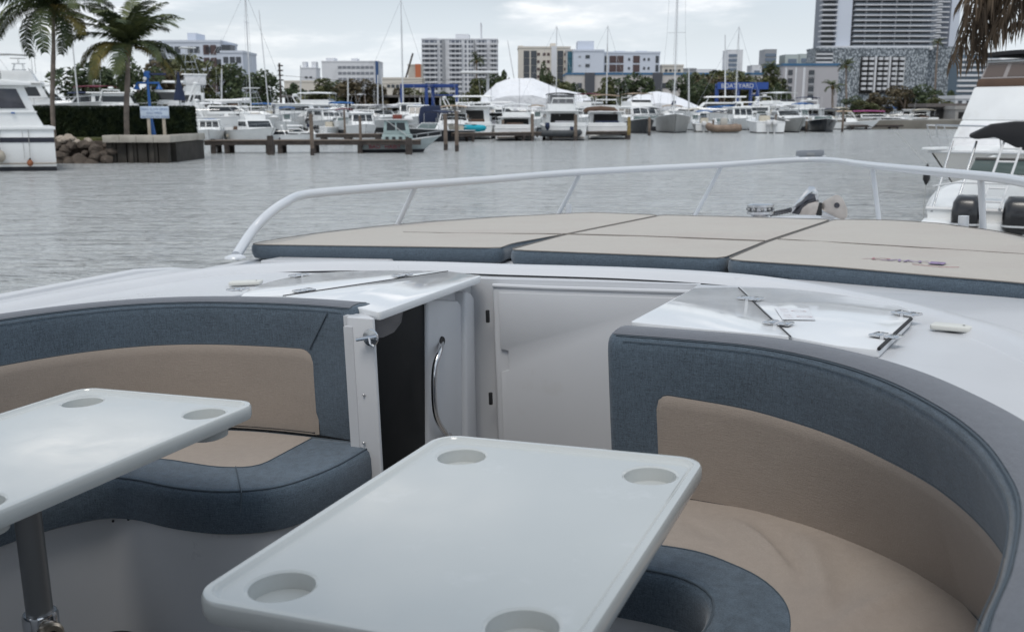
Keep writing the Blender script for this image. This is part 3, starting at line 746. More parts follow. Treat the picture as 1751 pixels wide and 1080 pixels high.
MB().tube([qR[i]+nR[i]*0.012+Vector((0, 0, 0.1295))-cbR for i in range(2, NR-2)], 0.002, 5).build('piping', M_thread, cR_)
for q_, n_, N__, cb_, th_ in ((qR, nR, NR, cbR, cR_), (qL, nL, NL, cbL, cL)):
    for z_ in (0.119, 0.0):
        if z_ > 0.1: MB().tube([q_[i]+n_[i]*0.0015+Vector((0, 0, z_))-cb_ for i in range(4, N__-4)], 0.0010, 4).build('stitch_line', M_thread, th_)
for q_, n_, a_, b_, cb_, th_, ln_ in ((qR, nR, 6, NR-6, cbR, cR_, leanR), (qL, nL, 6, iend, cbL, cL, None)):
    MB().tube([q_[i]+n_[i]*((ln_(i/(len(q_)-1)) if ln_ else 0)-0.006)+Vector((0, 0, -0.266))-cb_ for i in range(a_, b_)], 0.0035, 5).build('crease_shade_line', M_gap, th_)  # dark line drawn in for the shadow gap between backrest and seat
# paler grey top strip of the right backrest
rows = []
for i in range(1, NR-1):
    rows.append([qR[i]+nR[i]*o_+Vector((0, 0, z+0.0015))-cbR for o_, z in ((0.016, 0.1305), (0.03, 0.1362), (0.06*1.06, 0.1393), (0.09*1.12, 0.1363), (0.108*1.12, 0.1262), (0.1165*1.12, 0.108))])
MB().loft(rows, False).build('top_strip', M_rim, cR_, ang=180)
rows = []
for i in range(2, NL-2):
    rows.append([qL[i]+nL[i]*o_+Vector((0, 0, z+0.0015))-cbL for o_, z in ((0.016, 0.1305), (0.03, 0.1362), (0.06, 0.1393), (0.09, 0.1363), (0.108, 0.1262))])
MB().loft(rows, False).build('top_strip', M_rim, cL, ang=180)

def seat(outline, radii, beige, bradii, label, base, folds, zt=-0.272, thick=0.125):
    out = [Vector((x, y, 0)) for x, y in outline]
    if area2(out) < 0: out = out[::-1]; radii = radii[::-1]
    q = resample(round_corners(out, radii, 8), 260)
    th = boat_thing('seat_cushion', label, 'cushion', base, 'seat cushions of the cockpit couches')
    rings = []
    for ins, dz in ((0.02, -thick), (0.004, -thick+0.008), (-0.004, -thick*0.6), (-0.003, -0.03), (0.002, -0.012), (0.012, -0.002), (0.03, 0.0)):
        rings.append([Vector((p.x, p.y, zt+dz)) - base for p in inset(q, ins)])
    mb = MB(); mb.loft(rings, True, True, False)
    o = len(mb.v); top = rings[-1]
    tri = tessellate_polygon([top]); mb.add(top, [tuple(t) for t in tri])
    mb.build('cushion_shell', M_blue, th, ang=50)
    MB().tube([Vector((p.x, p.y, zt-0.0015))-base for p in inset(q, 0.011)], 0.0022, 5, closed=True).build('piping', M_thread, th)
    # beige insert: fine grid clipped to its outline, puffed with folds
    b = [Vector((x, y, 0)) for x, y in beige]
    if area2(b) < 0: b = b[::-1]; bradii = bradii[::-1]
    b = resample(round_corners(b, bradii, 8), 300)
    from mathutils.geometry import delaunay_2d_cdt
    pts2 = [Vector((p.x, p.y)) for p in b]; nb = len(b)
    def inside(x, y):
        c_ = False
        for i in range(nb):
            A, B = pts2[i-1], pts2[i]
            if (A.y > y) != (B.y > y) and x < (B.x-A.x)*(y-A.y)/(B.y-A.y)+A.x: c_ = not c_
        return c_
    x0_, x1_ = min(p.x for p in pts2), max(p.x for p in pts2); y1_ = max(p.y for p in pts2)
    x_ = x0_+0.01
    while x_ < x1_:
        y_ = 0.6
        while y_ < y1_:
            if inside(x_, y_) and min((p.x-x_)**2+(p.y-y_)**2 for p in pts2[:nb]) > 0.008**2: pts2.append(Vector((x_, y_)))
            y_ += 0.02
        x_ += 0.02
    vv, _, ff, _, _, _ = delaunay_2d_cdt(pts2, [], [list(range(nb))], 1, 1e-5)
    mb = MB()
    for co in vv:
        d = min((Vector((co.x, co.y, 0))-p).length for p in b)
        e_ = min(1, d/0.05); z = zt + 0.0012 + 0.009*sin(e_*pi/2)
        z += 0.004*e_*noise.noise(Vector((co.x*5, co.y*5, 2)))
        for (ax, ay, bx, by, wd_, am) in folds:
            A = Vector((ax, ay)); B = Vector((bx, by)); pq = Vector((co.x, co.y)); t = (pq-A).dot(B-A)/(B-A).length_squared
            tt = max(0, min(1, t)); dd = (pq-(A+(B-A)*tt)).length + 0.015*noise.noise(Vector((co.x*6, co.y*6, 7)))
            z += am*e_*math.exp(-(dd/wd_)**2)*sin(pi*max(0.02, min(0.98, (t+0.15)/1.3)))
        mb.v.append(Vector((co.x, co.y, max(z, zt+0.0025)))-base)
    mb.f = [tuple(f) for f in ff]
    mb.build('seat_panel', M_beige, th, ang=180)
    MB().tube([Vector((p.x, p.y, zt+0.001))-base for p in b], 0.0016, 5, closed=True).build('seam', M_thread, th)
    return th
sbL = Vector((-2.0, 2.2, -0.40))
outL = [(-1.475, 2.485), (-1.475, 2.24), (-1.53, 2.06), (-1.66, 1.985), (-1.82, 1.975), (-1.97, 2.0), (-2.07, 1.99), (-2.15, 1.88), (-2.19, 1.72), (-2.20, 1.4), (-2.20, -0.9), (-2.60, -0.9), (-2.60, 1.5), (-2.50, 2.1), (-2.28, 2.42), (-1.95, 2.50)]
beiL = [(-1.70, 2.475), (-1.695, 2.19), (-1.80, 2.155), (-2.04, 2.175), (-2.2, 2.11), (-2.32, 1.9), (-2.36, 1.6), (-2.37, -0.8), (-2.57, -0.8), (-2.57, 1.5), (-2.47, 2.08), (-2.27, 2.39), (-1.95, 2.475)]
seL = seat(outL, [0.02]+[0.1]*9+[0.02, 0.02]+[0.2]*4, beiL, [0.0, 0.08]+[0.1]*5+[0.02, 0.02]+[0.1]*4,
     'blue edged beige seat cushion with wavy front under the left table', sbL, [(-1.95, 2.38, -1.8, 2.25, 0.02, -0.003)])
a = P(403, 797, -0.27); b = P(413, 842, -0.27)
MB().tube([a+Vector((0, 0, 0.0))-sbL, b+Vector((0, 0, -0.001))-sbL, b+Vector((0.0, -0.012, -0.05))-sbL], 0.0018, 5).build('seam', M_thread, seL)
sbR = Vector((-0.2, 2.05, -0.40))
outR = [(-0.70, 2.33), (-0.70, 1.885), (-0.53, 1.88), (-0.42, 1.865), (-0.355, 1.81), (-0.340, 1.73), (-0.352, 1.6), (-0.37, 1.4), (-0.38, -0.9), (0.17, -0.9), (0.19, 1.3), (0.19, 1.7), (0.10, 1.98), (-0.03, 2.18), (-0.25, 2.31)]
beiR = [(-0.69, 2.31), (-0.69, 2.02), (-0.525, 2.012), (-0.409, 2.008), (-0.272, 1.925), (-0.205, 1.825), (-0.184, 1.709), (-0.20, 1.5), (-0.20, -0.8), (0.16, -0.8), (0.18, 1.3), (0.175, 1.7), (0.09, 1.96), (-0.04, 2.16), (-0.26, 2.29)]
seR = seat(outR, [0.02, 0.05]+[0.1]*5+[0.1]+[0.03, 0.03]+[0.2]*5, beiR, [0, 0.02]+[0.12]*6+[0.02, 0.02]+[0.1]*5,
     'beige seat cushion with soft folds and a blue inner rim curving behind the right table', sbR,
     [(-0.36, 2.16, -0.20, 1.93, 0.018, 0.022), (-0.29, 2.15, -0.16, 1.87, 0.022, -0.016), (-0.20, 2.12, -0.13, 1.80, 0.02, 0.016), (-0.08, 2.05, -0.13, 1.76, 0.022, -0.014), (0.02, 1.95, -0.13, 1.70, 0.018, 0.018), (0.09, 1.80, -0.13, 1.62, 0.02, -0.012), (0.1, 1.66, -0.12, 1.52, 0.018, 0.016), (-0.47, 2.16, -0.38, 2.05, 0.02, -0.008), (0.1, 1.5, -0.1, 1.42, 0.02, 0.012)])
# moulded bases of the seats
for nm, pts in (('seat_base', outL[1:11]), ('seat_base', outR[1:9])):
    q = [Vector((x, y, 0)) for x, y in pts]; q = catmull(q, 5)
    cxy = Vector((-2.45, 2.2, 0)) if pts[0][0] < -1 else Vector((-0.1, 2.1, 0))
    rr_ = []
    for p in q:
        back = Vector((-0.03, 0.02, 0)) if pts[0][0] < -1 else Vector((0.03, 0.03, 0))
        rr_.append([p+back+Vector((0, 0, z)) + back*(0.6 if z > -0.6 else 0.2)*0 for z in (-0.38, -0.45, -0.70, -0.745)])
    MB().loft(rr_, False).build(nm, M_gel, boat, ang=60)
for k in range(9):
    p = P(195+k*26, 878+3*abs(k-3), -0.395)
    MB().ball(Vector((p.x, p.y-0.004, -0.399))-sbL, 0.004, 6).build('cushion_snap', M_black, seL)

# ------------------------------------------------------------------ TABLES
def table(x0, x1, y0, y1, label, post=None, knob=True):
    cx, cy = (x0+x1)/2, (y0+y1)/2; px, py = post or (cx, cy)
    base = Vector((px, py, -0.75)); th = boat_thing('cockpit_table', label, 'table', base, 'white cockpit tables on pedestals')
    out = rrect(x0, x1, y0, y1, 0.055, 10); RH = 0.0485
    cups = [(x0+0.098, y1-0.105), (x1-0.085, y1-0.105), (x0+0.098, y0+0.092), (x1-0.098, y0+0.092)]
    Z = lambda pts, z: [Vector((p.x, p.y, z))-base for p in pts]
    mb = MB()
    mb.loft([Z(inset(out, 0.012), -0.036), Z(inset(out, 0.003), -0.034), Z(out, -0.026), Z(out, -0.006), Z(inset(out, 0.003), -0.001), Z(inset(out, 0.008), 0.0), Z(inset(out, 0.015), -0.0005), Z(inset(out, 0.019), -0.006), Z(inset(out, 0.026), -0.0085)], True, True, False)
    top = inset(out, 0.026); hol = [[Vector((c[0]+(RH+0.005)*cos(-2*pi*k/40), c[1]+(RH+0.005)*sin(-2*pi*k/40), 0)) for k in range(40)] for c in cups]
    allp = Z(top, -0.0085) + [p for h in hol for p in Z(h, -0.0085)]
    tri = tessellate_polygon([Z(top, 0)]+[Z(h, 0) for h in hol]); mb.add(allp, [tuple(t) for t in tri])
    mb.build('tabletop', M_table, th, ang=40)
    for c in cups:
        pr = [(RH+0.0053, -0.0085), (RH+0.002, -0.0095), (RH, -0.011), (RH-0.003, -0.058), (RH-0.008, -0.063), (0.0, -0.063)]
        rings = [[Vector((c[0]+r*cos(2*pi*k/40), c[1]+r*sin(2*pi*k/40), z))-base for k in range(40)] for r, z in pr[:-1]]
        m_ = MB(); m_.loft(rings, True, False, True); m_.build('cup_holder', M_table, th, ang=40)
        m_ = MB(); m_.loft([[Vector((c[0]+r*cos(2*pi*k/28), c[1]+r*sin(2*pi*k/28), z))-base for k in range(28)] for r, z in ((RH+0.006, -0.034), (RH+0.002, -0.064), (RH-0.006, -0.068))], True, False, True); m_.build('cup_holder_shell', M_table, th, ang=40)
    MB().tube([Vector((0, 0, 0.05)), Vector((0, 0, 0.71))], 0.0275, 28).build('pedestal', M_anod, th)
    MB().lathe([(0.09, 0.0), (0.09, 0.006), (0.06, 0.02), (0.04, 0.05), (0.03, 0.05)], (0, 0, 0), (0, 0, 1), 28).build('floor_flange', M_anod, th)
    zc_ = 0.385
    cl = MB().lathe([(0.0285, -0.10), (0.037, -0.095), (0.037, -0.004), (0.034, 0.003), (0.0285, 0.003)], (0, 0, zc_), (0, 0, 1), 28).build('clamp_collar', M_chrome, th)
    d = Vector((0.9, -0.42, 0)).normalized()
    MB().lathe([(0.014, 0.03), (0.014, 0.042), (0.024, 0.044), (0.027, 0.05), (0.027, 0.064), (0.022, 0.07), (0.011, 0.07)], (0, 0, zc_-0.028), d, 18).build('clamp_knob', mat('tarnished_chrome', (0.5, 0.44, 0.36), 0.28, 1.0, var=0.3, vscale=60), cl)
    MB().lathe([(0.0, 0.0), (0.0115, 0.0), (0.0, 0.001)], Vector((0, 0, zc_-0.028))+d*0.0705, d, 14).build('knob_hole', M_black, cl)
    MB().box((cx-px, cy-py, 0.700), (0.25, 0.35, 0.02)).build('mounting_plate', M_anod, th, bevel=0.004)
    return th
t1 = table(-0.932, -0.362, 1.02, 1.83, 'white table with four cup holders in the middle foreground, nearest the camera')
t2 = table(-2.045, -1.480, 1.13, 1.945, 'white table with cup holders on a grey post, cut off by the left edge', post=(-1.735, 1.46))

# unseen helm, windscreen and hardtop, added behind the camera to darken the cockpit
mb = MB(); mb.prism([(-2.6, -3.0), (-2.6, -1.3), (-2.2, -0.95), (-0.2, -0.95), (0.3, -1.3), (0.3, -3.0)], -0.75, 0.35); mb.build('added_helm_console', M_gel, boat, bevel=0.04)
mb = MB(); mb.loft([[(-2.6, -1.7, 0.35), (-2.2, -1.15, 0.35), (-0.2, -1.15, 0.35), (0.3, -1.7, 0.35)], [(-2.45, -2.1, 0.95), (-2.05, -1.7, 0.95), (-0.35, -1.7, 0.95), (0.15, -2.1, 0.95)]], closed=False); mb.build('windscreen', mat('added_tinted_windscreen', (0.03, 0.035, 0.04), 0.08), boat, ang=20)
mb = MB(); mb.prism([(-2.5, -4.4), (-2.6, 0.2), (-1.8, 0.55), (-0.6, 0.55), (0.3, 0.2), (0.2, -4.4)], 1.30, 1.38); mb.build('hardtop', M_gel, boat, bevel=0.03)  # roof out of view, added to keep sun and sky light off the cockpit
for x_ in (-2.4, 0.1):
    MB().prism([(x_-0.04, -2.4), (x_-0.04, -1.9), (x_+0.04, -1.9), (x_+0.04, -2.4)], 0.3, 1.31).build('added_hardtop_pillar', M_gel, boat, bevel=0.02)
# ------------------------------------------------------------------ BACKGROUND

def spx(Y): return (far(CX+1, 190, Y)-far(CX, 190, Y)).x     # metres per photograph pixel at depth Y
M_hull = mat('white_hull_paint', (0.78, 0.79, 0.79), 0.35, var=0.05, vscale=1.2, dirt=(0.66, 0.65, 0.62), dscale=1.1, dlo=0.55, dhi=0.85)
M_hullg = mat('grey_hull_paint', (0.36, 0.36, 0.35), 0.45, var=0.08, vscale=1.5)
M_hullb = mat('beige_hull_paint', (0.46, 0.44, 0.40), 0.45, var=0.08, vscale=1.5)
M_hulln = mat('black_hull_paint', (0.02, 0.024, 0.03), 0.2)
M_hullw = mat('weathered_white_hull', (0.52, 0.52, 0.50), 0.5, var=0.1, dirt=(0.30, 0.24, 0.17), dscale=0.9, dlo=0.55, dhi=0.78)
M_boot = mat('dark_bottom_paint', (0.02, 0.022, 0.028), 0.6)
M_glass = mat('dark_boat_glass', (0.018, 0.022, 0.026), 0.08)
M_glass2 = mat('greenish_boat_glass', (0.09, 0.12, 0.115), 0.1)
M_inside = mat('painted_interior_shade', (0.014, 0.014, 0.014), 0.8)  # near-black, the shade inside open doorways and bays put into the colour
M_sst = mat('stainless_tube', (0.5, 0.51, 0.52), 0.25, 0.8)
M_alu = mat('white_alloy_tube', (0.6, 0.61, 0.62), 0.35)
M_ob = mat('black_outboard_cowling', (0.012, 0.012, 0.014), 0.28, coat=0.3)
M_obw = mat('white_outboard_cowling', (0.6, 0.6, 0.6), 0.25)
CANV = {}
def canvas(c):
    t = {'navy': (0.012, 0.022, 0.06), 'blue': (0.015, 0.10, 0.30), 'burgundy': (0.12, 0.012, 0.03), 'tan': (0.36, 0.27, 0.19), 'brown': (0.10, 0.06, 0.04),
         'black': (0.015, 0.015, 0.018), 'teal': (0.01, 0.32, 0.42), 'white': (0.74, 0.74, 0.75), 'magenta': (0.25, 0.04, 0.15), 'red': (0.42, 0.07, 0.05), 'grey': (0.3, 0.3, 0.32), 'cream': (0.5, 0.46, 0.38)}[c]
    return mat('canvas_'+c, t, 0.8, var=0.12, vscale=3)
M_wood = mat('weathered_dock_timber', (0.16, 0.125, 0.10), 0.85, var=0.3, vscale=2.5, dirt=(0.05, 0.045, 0.04), dscale=1.2)
M_pile = mat('dark_piling', (0.055, 0.045, 0.04), 0.85, var=0.4, vscale=3)
M_conc = mat('concrete_cap', (0.42, 0.39, 0.34), 0.85, var=0.12, vscale=1.5, dirt=(0.22, 0.19, 0.16), dscale=1.0)

def frus(par, name, m, y0, y1, w, z0, z1, rf=0.0, rb=0.0, tum=0.0, bev=0.03):
    """tapered house; returns its eight corners"""
    w2 = w-tum
    b = [Vector((-w, y0, z0)), Vector((w, y0, z0)), Vector((w, y1, z0)), Vector((-w, y1, z0))]
    t = [Vector((-w2, y0+rb, z1)), Vector((w2, y0+rb, z1)), Vector((w2, y1-rf, z1)), Vector((-w2, y1-rf, z1))]
    MB().loft([b, t], True, True, True).build(name, m, par, bevel=bev)
    return b, t
def pane(par, name, m, b, t, side, u0, u1, v0, v1, off=0.012):
    i = {'back': 0, 'right': 1, 'front': 2, 'left': 3}[side]; j = (i+1) % 4
    A, B, C, D = b[i], b[j], t[j], t[i]
    def q(u, v): return A.lerp(B, u).lerp(D.lerp(C, u), v)
    n = (B-A).cross(D-A).normalized()
    p = [q(u0, v0), q(u1, v0), q(u1, v1), q(u0, v1)]
    MB().loft([[x+n*off for x in p], [x-n*0.02 for x in p]], True, True, True).build(name, m, par, bevel=min(0.03, 0.15*abs((p[1]-p[0]).length)), seg=1)

def hull_parts(root, L, B, fb, hm, boot=0.12, bowup=0.35, rake=0.12, tr=0.0, stripe=None, full=0.45, bt=None):
    N = 17; top = []; mid = []; wl = []; keel = []
    for i in range(N):
        t = i/(N-1)
        hb = B/2*(0.93+0.07*min(1, t/0.3)) if t < full else B/2*max(0.015, 1-((t-full)/(1-full))**2.3)
        hw = B/2*0.86 if t < full*0.8 else B/2*0.86*max(0.01, 1-((t-full*0.8)/(1-full*0.8))**1.8)
        sh = fb*(1+bowup*t*t)
        def yy(z): return -L/2 + t*L*(1-rake*(1-max(0, z)/fb)*t)
        top.append((hb, yy(sh), sh)); mid.append(((hb*0.55+hw*0.45), yy(sh*0.55), sh*0.55)); wl.append((hw, yy(boot), boot)); keel.append((hw*0.85, yy(0)-0.02*t, -0.35))
    def ring(i):
        a = [Vector((-p[i][0], p[i][1], p[i][2])) for p in (top, mid, wl)]; c = [Vector((p[i][0], p[i][1], p[i][2])) for p in (wl, mid, top)]
        return a, c
    Ls = [ring(i)[0] for i in range(N)]; Rs = [ring(i)[1] for i in range(N)]
    mb = MB(); mb.loft(Ls, False); mb.loft(Rs, False); mb.add([Ls[0][0], Ls[0][1], Ls[0][2], Rs[0][0], Rs[0][1], Rs[0][2]], [(0, 1, 2, 3, 4, 5)])
    h = mb.build('hull', hm, root, ang=50)
    mb = MB()
    kl = [[Vector((-wl[i][0], wl[i][1], wl[i][2])), Vector((-keel[i][0], keel[i][1], keel[i][2]))] for i in range(N)]
    kr = [[Vector((keel[i][0], keel[i][1], keel[i][2])), Vector((wl[i][0], wl[i][1], wl[i][2]))] for i in range(N)]
    mb.loft(kl, False); mb.loft(kr, False); mb.add([kl[0][0], kl[0][1], kr[0][0], kr[0][1]], [(0, 1, 2, 3)])
    mb.build('bottom', bt or M_boot, root, ang=50)
    mb = MB(); mb.loft([[Vector((-top[i][0]*(1-2*k/4), top[i][1], top[i][2]-0.03+0.03*(1-(1-2*k/4)**2))) for k in range(5)] for i in range(N)], False)
    mb.build('deck', hm if hm in (M_hull, M_hullw) else M_hull, root, ang=60)
    rub = [Vector((-top[i][0], top[i][1], top[i][2]-0.04)) for i in range(N)] + [Vector((top[i][0], top[i][1], top[i][2]-0.04)) for i in reversed(range(N))]
    MB().tube(rub, 0.035, 6, closed=True).build('rub_rail', M_alu if stripe is None else stripe, root)
    if stripe is not None:
        mb = MB()
        for sg in (-1, 1):
            mb.loft([[Vector((sg*(mid[i][0]*1.0+0.012+(top[i][0]-mid[i][0])*f), mid[i][1]+(top[i][1]-mid[i][1])*f, mid[i][2]+(top[i][2]-mid[i][2])*f)) for f in (0.35, 0.6)] for i in range(N-1)], False)
        mb.build('stripe', stripe, root)
    return top
def rails(root, top, i0, h=0.5, m=None):
    m = m or M_sst
    for sg in (-1, 1):
        pts = [Vector((sg*max(0.05, p[0]-0.06), p[1]-0.03, p[2]+h)) for p in top[i0:]]
        r = MB().tube(pts, 0.02, 6).build('bow_rail', m, root)
        for p in top[i0::2]:
            MB().cyl((sg*max(0.05, p[0]-0.08), p[1]-0.05, p[2]-0.03), (sg*max(0.05, p[0]-0.06), p[1]-0.03, p[2]+h), 0.015, n=5).build('rail_post', m, r)
def outboard(par, x, y, z, s=1.0, m=None, tilt=0.0):
    m = m or M_ob
    M = Matrix.Translation((x, y, z)) @ Matrix.Rotation(tilt, 4, 'X')
    q = rrect(-0.23*s, 0.23*s, -0.35*s, 0.35*s, 0.14*s, 5)
    cow = [[M @ Vector((p.x*a, p.y*b+c, h)) for p in q] for a, b, c, h in ((0.75, 0.8, 0.02, 0.0), (0.98, 1, 0, 0.1*s), (1.0, 1, 0, 0.32*s), (0.93, 0.95, 0.02, 0.50*s), (0.7, 0.72, 0.04, 0.60*s))]
    o = MB().loft(cow, True, True, True).build('outboard_motor', m, par, ang=50)
    MB().loft([[M @ Vector((p.x*a, p.y*b+0.03, h)) for p in q] for a, b, h in ((0.6, 0.6, 0.0), (0.35, 0.45, -0.35*s), (0.3, 0.42, -0.8*s))], True, True, True).build('motor_leg', m, o, ang=50)
    MB().loft([[M @ Vector((p.x*1.01, p.y*1.01, h)) for p in q] for h in (0.12*s, 0.15*s)], True).build('cowling_band', M_alu if m is M_ob else M_ob, o)
def bimini(par, y0, y1, w, z0, z, m, crown=0.12, posts=True, legs=None, th=0.05):
    rows = []
    for j in range(7):
        y = y0+(y1-y0)*j/6; e = 0.06*abs(j-3)/3
        rows.append([Vector((w*(2*i/8-1), y, z-e+crown*(1-(2*i/8-1)**2))) for i in range(9)])
    mb = MB(); mb.loft(rows, False); mb.loft([[p-Vector((0, 0, th)) for p in r] for r in rows], False)
    for (ra, rb_) in ((rows[0], None), (rows[-1], None)): mb.loft([ra, [p-Vector((0, 0, th)) for p in ra]], False)
    mb.loft([[r[0] for r in rows], [r[0]-Vector((0, 0, th)) for r in rows]], False); mb.loft([[r[-1] for r in rows], [r[-1]-Vector((0, 0, th)) for r in rows]], False)
    o = mb.build('canopy', m, par, ang=60)
    if posts:
        for sx in (-1, 1):
            for y in (y0+0.1, y1-0.1): MB().cyl((sx*w*0.93, y, z0), (sx*w*0.93, y, z-0.04), 0.022, n=6).build('canopy_post', M_sst, o)
    return o
def mast_rig(par, x, y, z0, h, fore=3.5, aft=3.5, side=1.2, boom=None, cover=None, r=0.07):
    o = MB().tube([Vector((x, y, z0)), Vector((x, y, z0+h))], [r, r*0.7], 8).build('mast', M_alu, par)
    for f in (0.45, 0.75):
        MB().cyl((x-side*0.6, y, z0+h*f), (x+side*0.6, y, z0+h*f), 0.025, n=5).build('spreader', M_alu, o)
    for sx in (-1, 1):
        MB().tube([(x+sx*side, y, z0), (x+sx*side*0.6, y, z0+h*0.45), (x+sx*side*0.5, y, z0+h*0.75), (x, y, z0+h)], 0.012, 4).build('shroud', M_sst, o)
    MB().cyl((x, y+fore, z0), (x, y, z0+h), 0.014, n=4).build('forestay', M_sst, o)
    MB().cyl((x, y-aft, z0), (x, y, z0+h), 0.012, n=4).build('backstay', M_sst, o)
    if boom:
        MB().cyl((x, y, z0+1.1), (x, y-boom, z0+1.05), 0.06, n=6).build('boom', M_alu, par)
        if cover: MB().tube([(x, y-0.05, z0+1.35), (x, y-boom*0.3, z0+1.28), (x, y-boom*0.7, z0+1.2), (x, y-boom, z0+1.12)], [0.2, 0.17, 0.14, 0.09], 8).build('sail_cover', canvas(cover), par)
    return o
NAME = {'cruiser': 'cabin_cruiser', 'fly': 'flybridge_yacht', 'cc': 'centre_console_boat', 'sail': 'sailboat', 'express': 'express_cruiser', 'bowrider': 'runabout', 'tower': 'sportfishing_boat'}
GROUPB = 'boats moored in the marina'
def make_boat(kind, label, u, v, L, B, yaw, fb=None, hm=None, can=None, cat='boat', z0=0.0, stripe=None, ob=0, obm=None, mast=None, k=1.0, bt=None, h=1.0, enc=None, Y=None, radar=True, sc=None):
    p = on_water(u, v) if Y is None else far(u, v, Y)
    if z0: p = Vector((p.x, p.y, z0))
    else: p = Vector((p.x, p.y, 0))
    a = radians(yaw)
    # u,v marks the near end at the waterline: shift the middle away from the camera by what the hull reaches
    reach = (abs(cos(a))*L/2*0.9 + abs(sin(a))*B/2*0.85)*k
    c = p + Vector((p.x, p.y, 0)).normalized()*reach
    root = thing(NAME[kind], label, cat, c, -a, GROUPB); root.scale = (k, k, k)
    fb = fb or 0.09*L+0.25; hm = hm or M_hull
    top = hull_parts(root, L, B, fb, hm, stripe=stripe, bt=bt)
    hw = B/2; zt = fb
    cm = canvas(can) if can else M_hull
    if kind == 'cruiser':
        b, t = frus(root, 'cabin', M_hull, -L*0.22, L*0.24, hw*0.74, zt, zt+1.35*h, 0.75, 0.05, 0.14)
        pane(root, 'cabin_door', M_inside, b, t, 'back', 0.18, 0.82, 0.05, 0.82); pane(root, 'side_window', M_glass, b, t, 'left', 0.12, 0.9, 0.5, 0.85); pane(root, 'side_window', M_glass, b, t, 'right', 0.1, 0.88, 0.5, 0.85)
        for q_ in range(3): pane(root, 'windscreen', M_glass, b, t, 'front', 0.05+0.31*q_, 0.33+0.31*q_, 0.42, 0.9)
        frus(root, 'cabin_roof', M_hull, -L*0.26, L*0.24-0.55, hw*0.78, zt+1.35*h, zt+1.45*h, 0.1, 0.0, 0.05)
        frus(root, 'foredeck_trunk', M_hull, L*0.2, L*0.38, hw*0.5, zt, zt+0.45, 0.6, 0, 0.12)
        frus(root, 'transom_bulwark', hm, -L*0.495, -L*0.46, hw*0.9, zt-0.1, zt+0.25, 0, 0, 0.0)
        if can: bimini(root, -L*0.45, -L*0.22, hw*0.72, zt, zt+1.4*h, cm)
        rails(root, top, 9)
    elif kind == 'fly':
        b, t = frus(root, 'deckhouse', M_hull, -L*0.2, L*0.24, hw*0.82, zt, zt+1.3*h, 0.9, 0.0, 0.12)
        pane(root, 'saloon_door', M_inside, b, t, 'back', 0.12, 0.88, 0.05, 0.86)
        for q_ in range(3):
            pane(root, 'side_window', M_glass, b, t, 'left', 0.08+0.3*q_, 0.33+0.3*q_, 0.45, 0.85); pane(root, 'side_window', M_glass, b, t, 'right', 0.06+0.3*q_, 0.31+0.3*q_, 0.45, 0.85)
            pane(root, 'windscreen', M_glass, b, t, 'front', 0.05+0.31*q_, 0.33+0.31*q_, 0.35, 0.9)
        frus(root, 'upper_deck', M_hull, -L*0.36, L*0.24-0.75, hw*0.86, zt+1.3*h, zt+1.4*h, 0.1, 0, 0.04)
        for sx in (-1, 1): MB().cyl((sx*hw*0.78, -L*0.34, zt), (sx*hw*0.78, -L*0.34, zt+1.3*h), 0.035, n=6).build('deck_post', M_alu, root)
        b, t = frus(root, 'flybridge', M_hull, -L*0.12, L*0.15, hw*0.66, zt+1.4*h, zt+2.0*h, 0.45, 0.0, -0.05)
        pane(root, 'flybridge_windscreen', M_glass, b, t, 'front', 0.05, 0.95, 0.75, 1.25)
        if enc:
            b2, t2 = frus(root, 'clear_enclosure', canvas('cream') if enc == 'cream' else mat('clear_vinyl', (0.33, 0.33, 0.34), 0.15), -L*0.12, L*0.1, hw*0.62, zt+2.0*h, zt+2.85*h, 0.2, 0, 0.03)
            for q_ in range(3): pane(root, 'enclosure_pane', mat('vinyl_window', (0.15, 0.15, 0.16), 0.12), b2, t2, 'back', 0.05+0.31*q_, 0.32+0.31*q_, 0.1, 0.9)
        bimini(root, -L*0.15, L*0.14, hw*0.68, zt+1.9*h, zt+2.95*h, cm if can else M_hull)
        o = MB().tube([(-hw*0.6, -L*0.16, zt+1.4*h), (-hw*0.5, -L*0.2, zt+2.5*h), (hw*0.5, -L*0.2, zt+2.5*h), (hw*0.6, -L*0.16, zt+1.4*h)], 0.06, 6).build('radar_arch', M_hull, root)
        if radar: MB().lathe([(0.0, 0), (0.28, 0.02), (0.3, 0.12), (0.24, 0.22), (0, 0.25)], (0, -L*0.2, zt+2.55*h), (0, 0, 1), 12).build('radar_dome', M_hull, root)
        frus(root, 'foredeck_trunk', M_hull, L*0.2, L*0.4, hw*0.5, zt, zt+0.4, 0.8, 0, 0.15)
        frus(root, 'transom_bulwark', hm, -L*0.495, -L*0.46, hw*0.9, zt-0.1, zt+0.3, 0, 0, 0.0)
        rails(root, top, 8)
    elif kind == 'express':
        b, t = frus(root, 'foredeck_trunk', M_hull, -L*0.05, L*0.36, hw*0.72, zt, zt+0.55*h, 1.6, 0, 0.3)
        pane(root, 'side_window', M_glass, b, t, 'left', 0.2, 0.85, 0.25, 0.75); pane(root, 'side_window', M_glass, b, t, 'right', 0.15, 0.8, 0.25, 0.75)
        b, t = frus(root, 'windscreen_frame', M_hull, -L*0.22, L*0.13, hw*0.8, zt+0.3, zt+1.05*h, 1.3, 0.0, 0.16)
        pane(root, 'windscreen', M_glass, b, t, 'front', 0.04, 0.96, 0.25, 0.92); pane(root, 'side_window', M_glass, b, t, 'left', 0.1, 0.95, 0.3, 0.85); pane(root, 'side_window', M_glass, b, t, 'right', 0.05, 0.9, 0.3, 0.85)
        pane(root, 'cockpit_opening', M_inside, b, t, 'back', 0.1, 0.9, 0.1, 0.95)
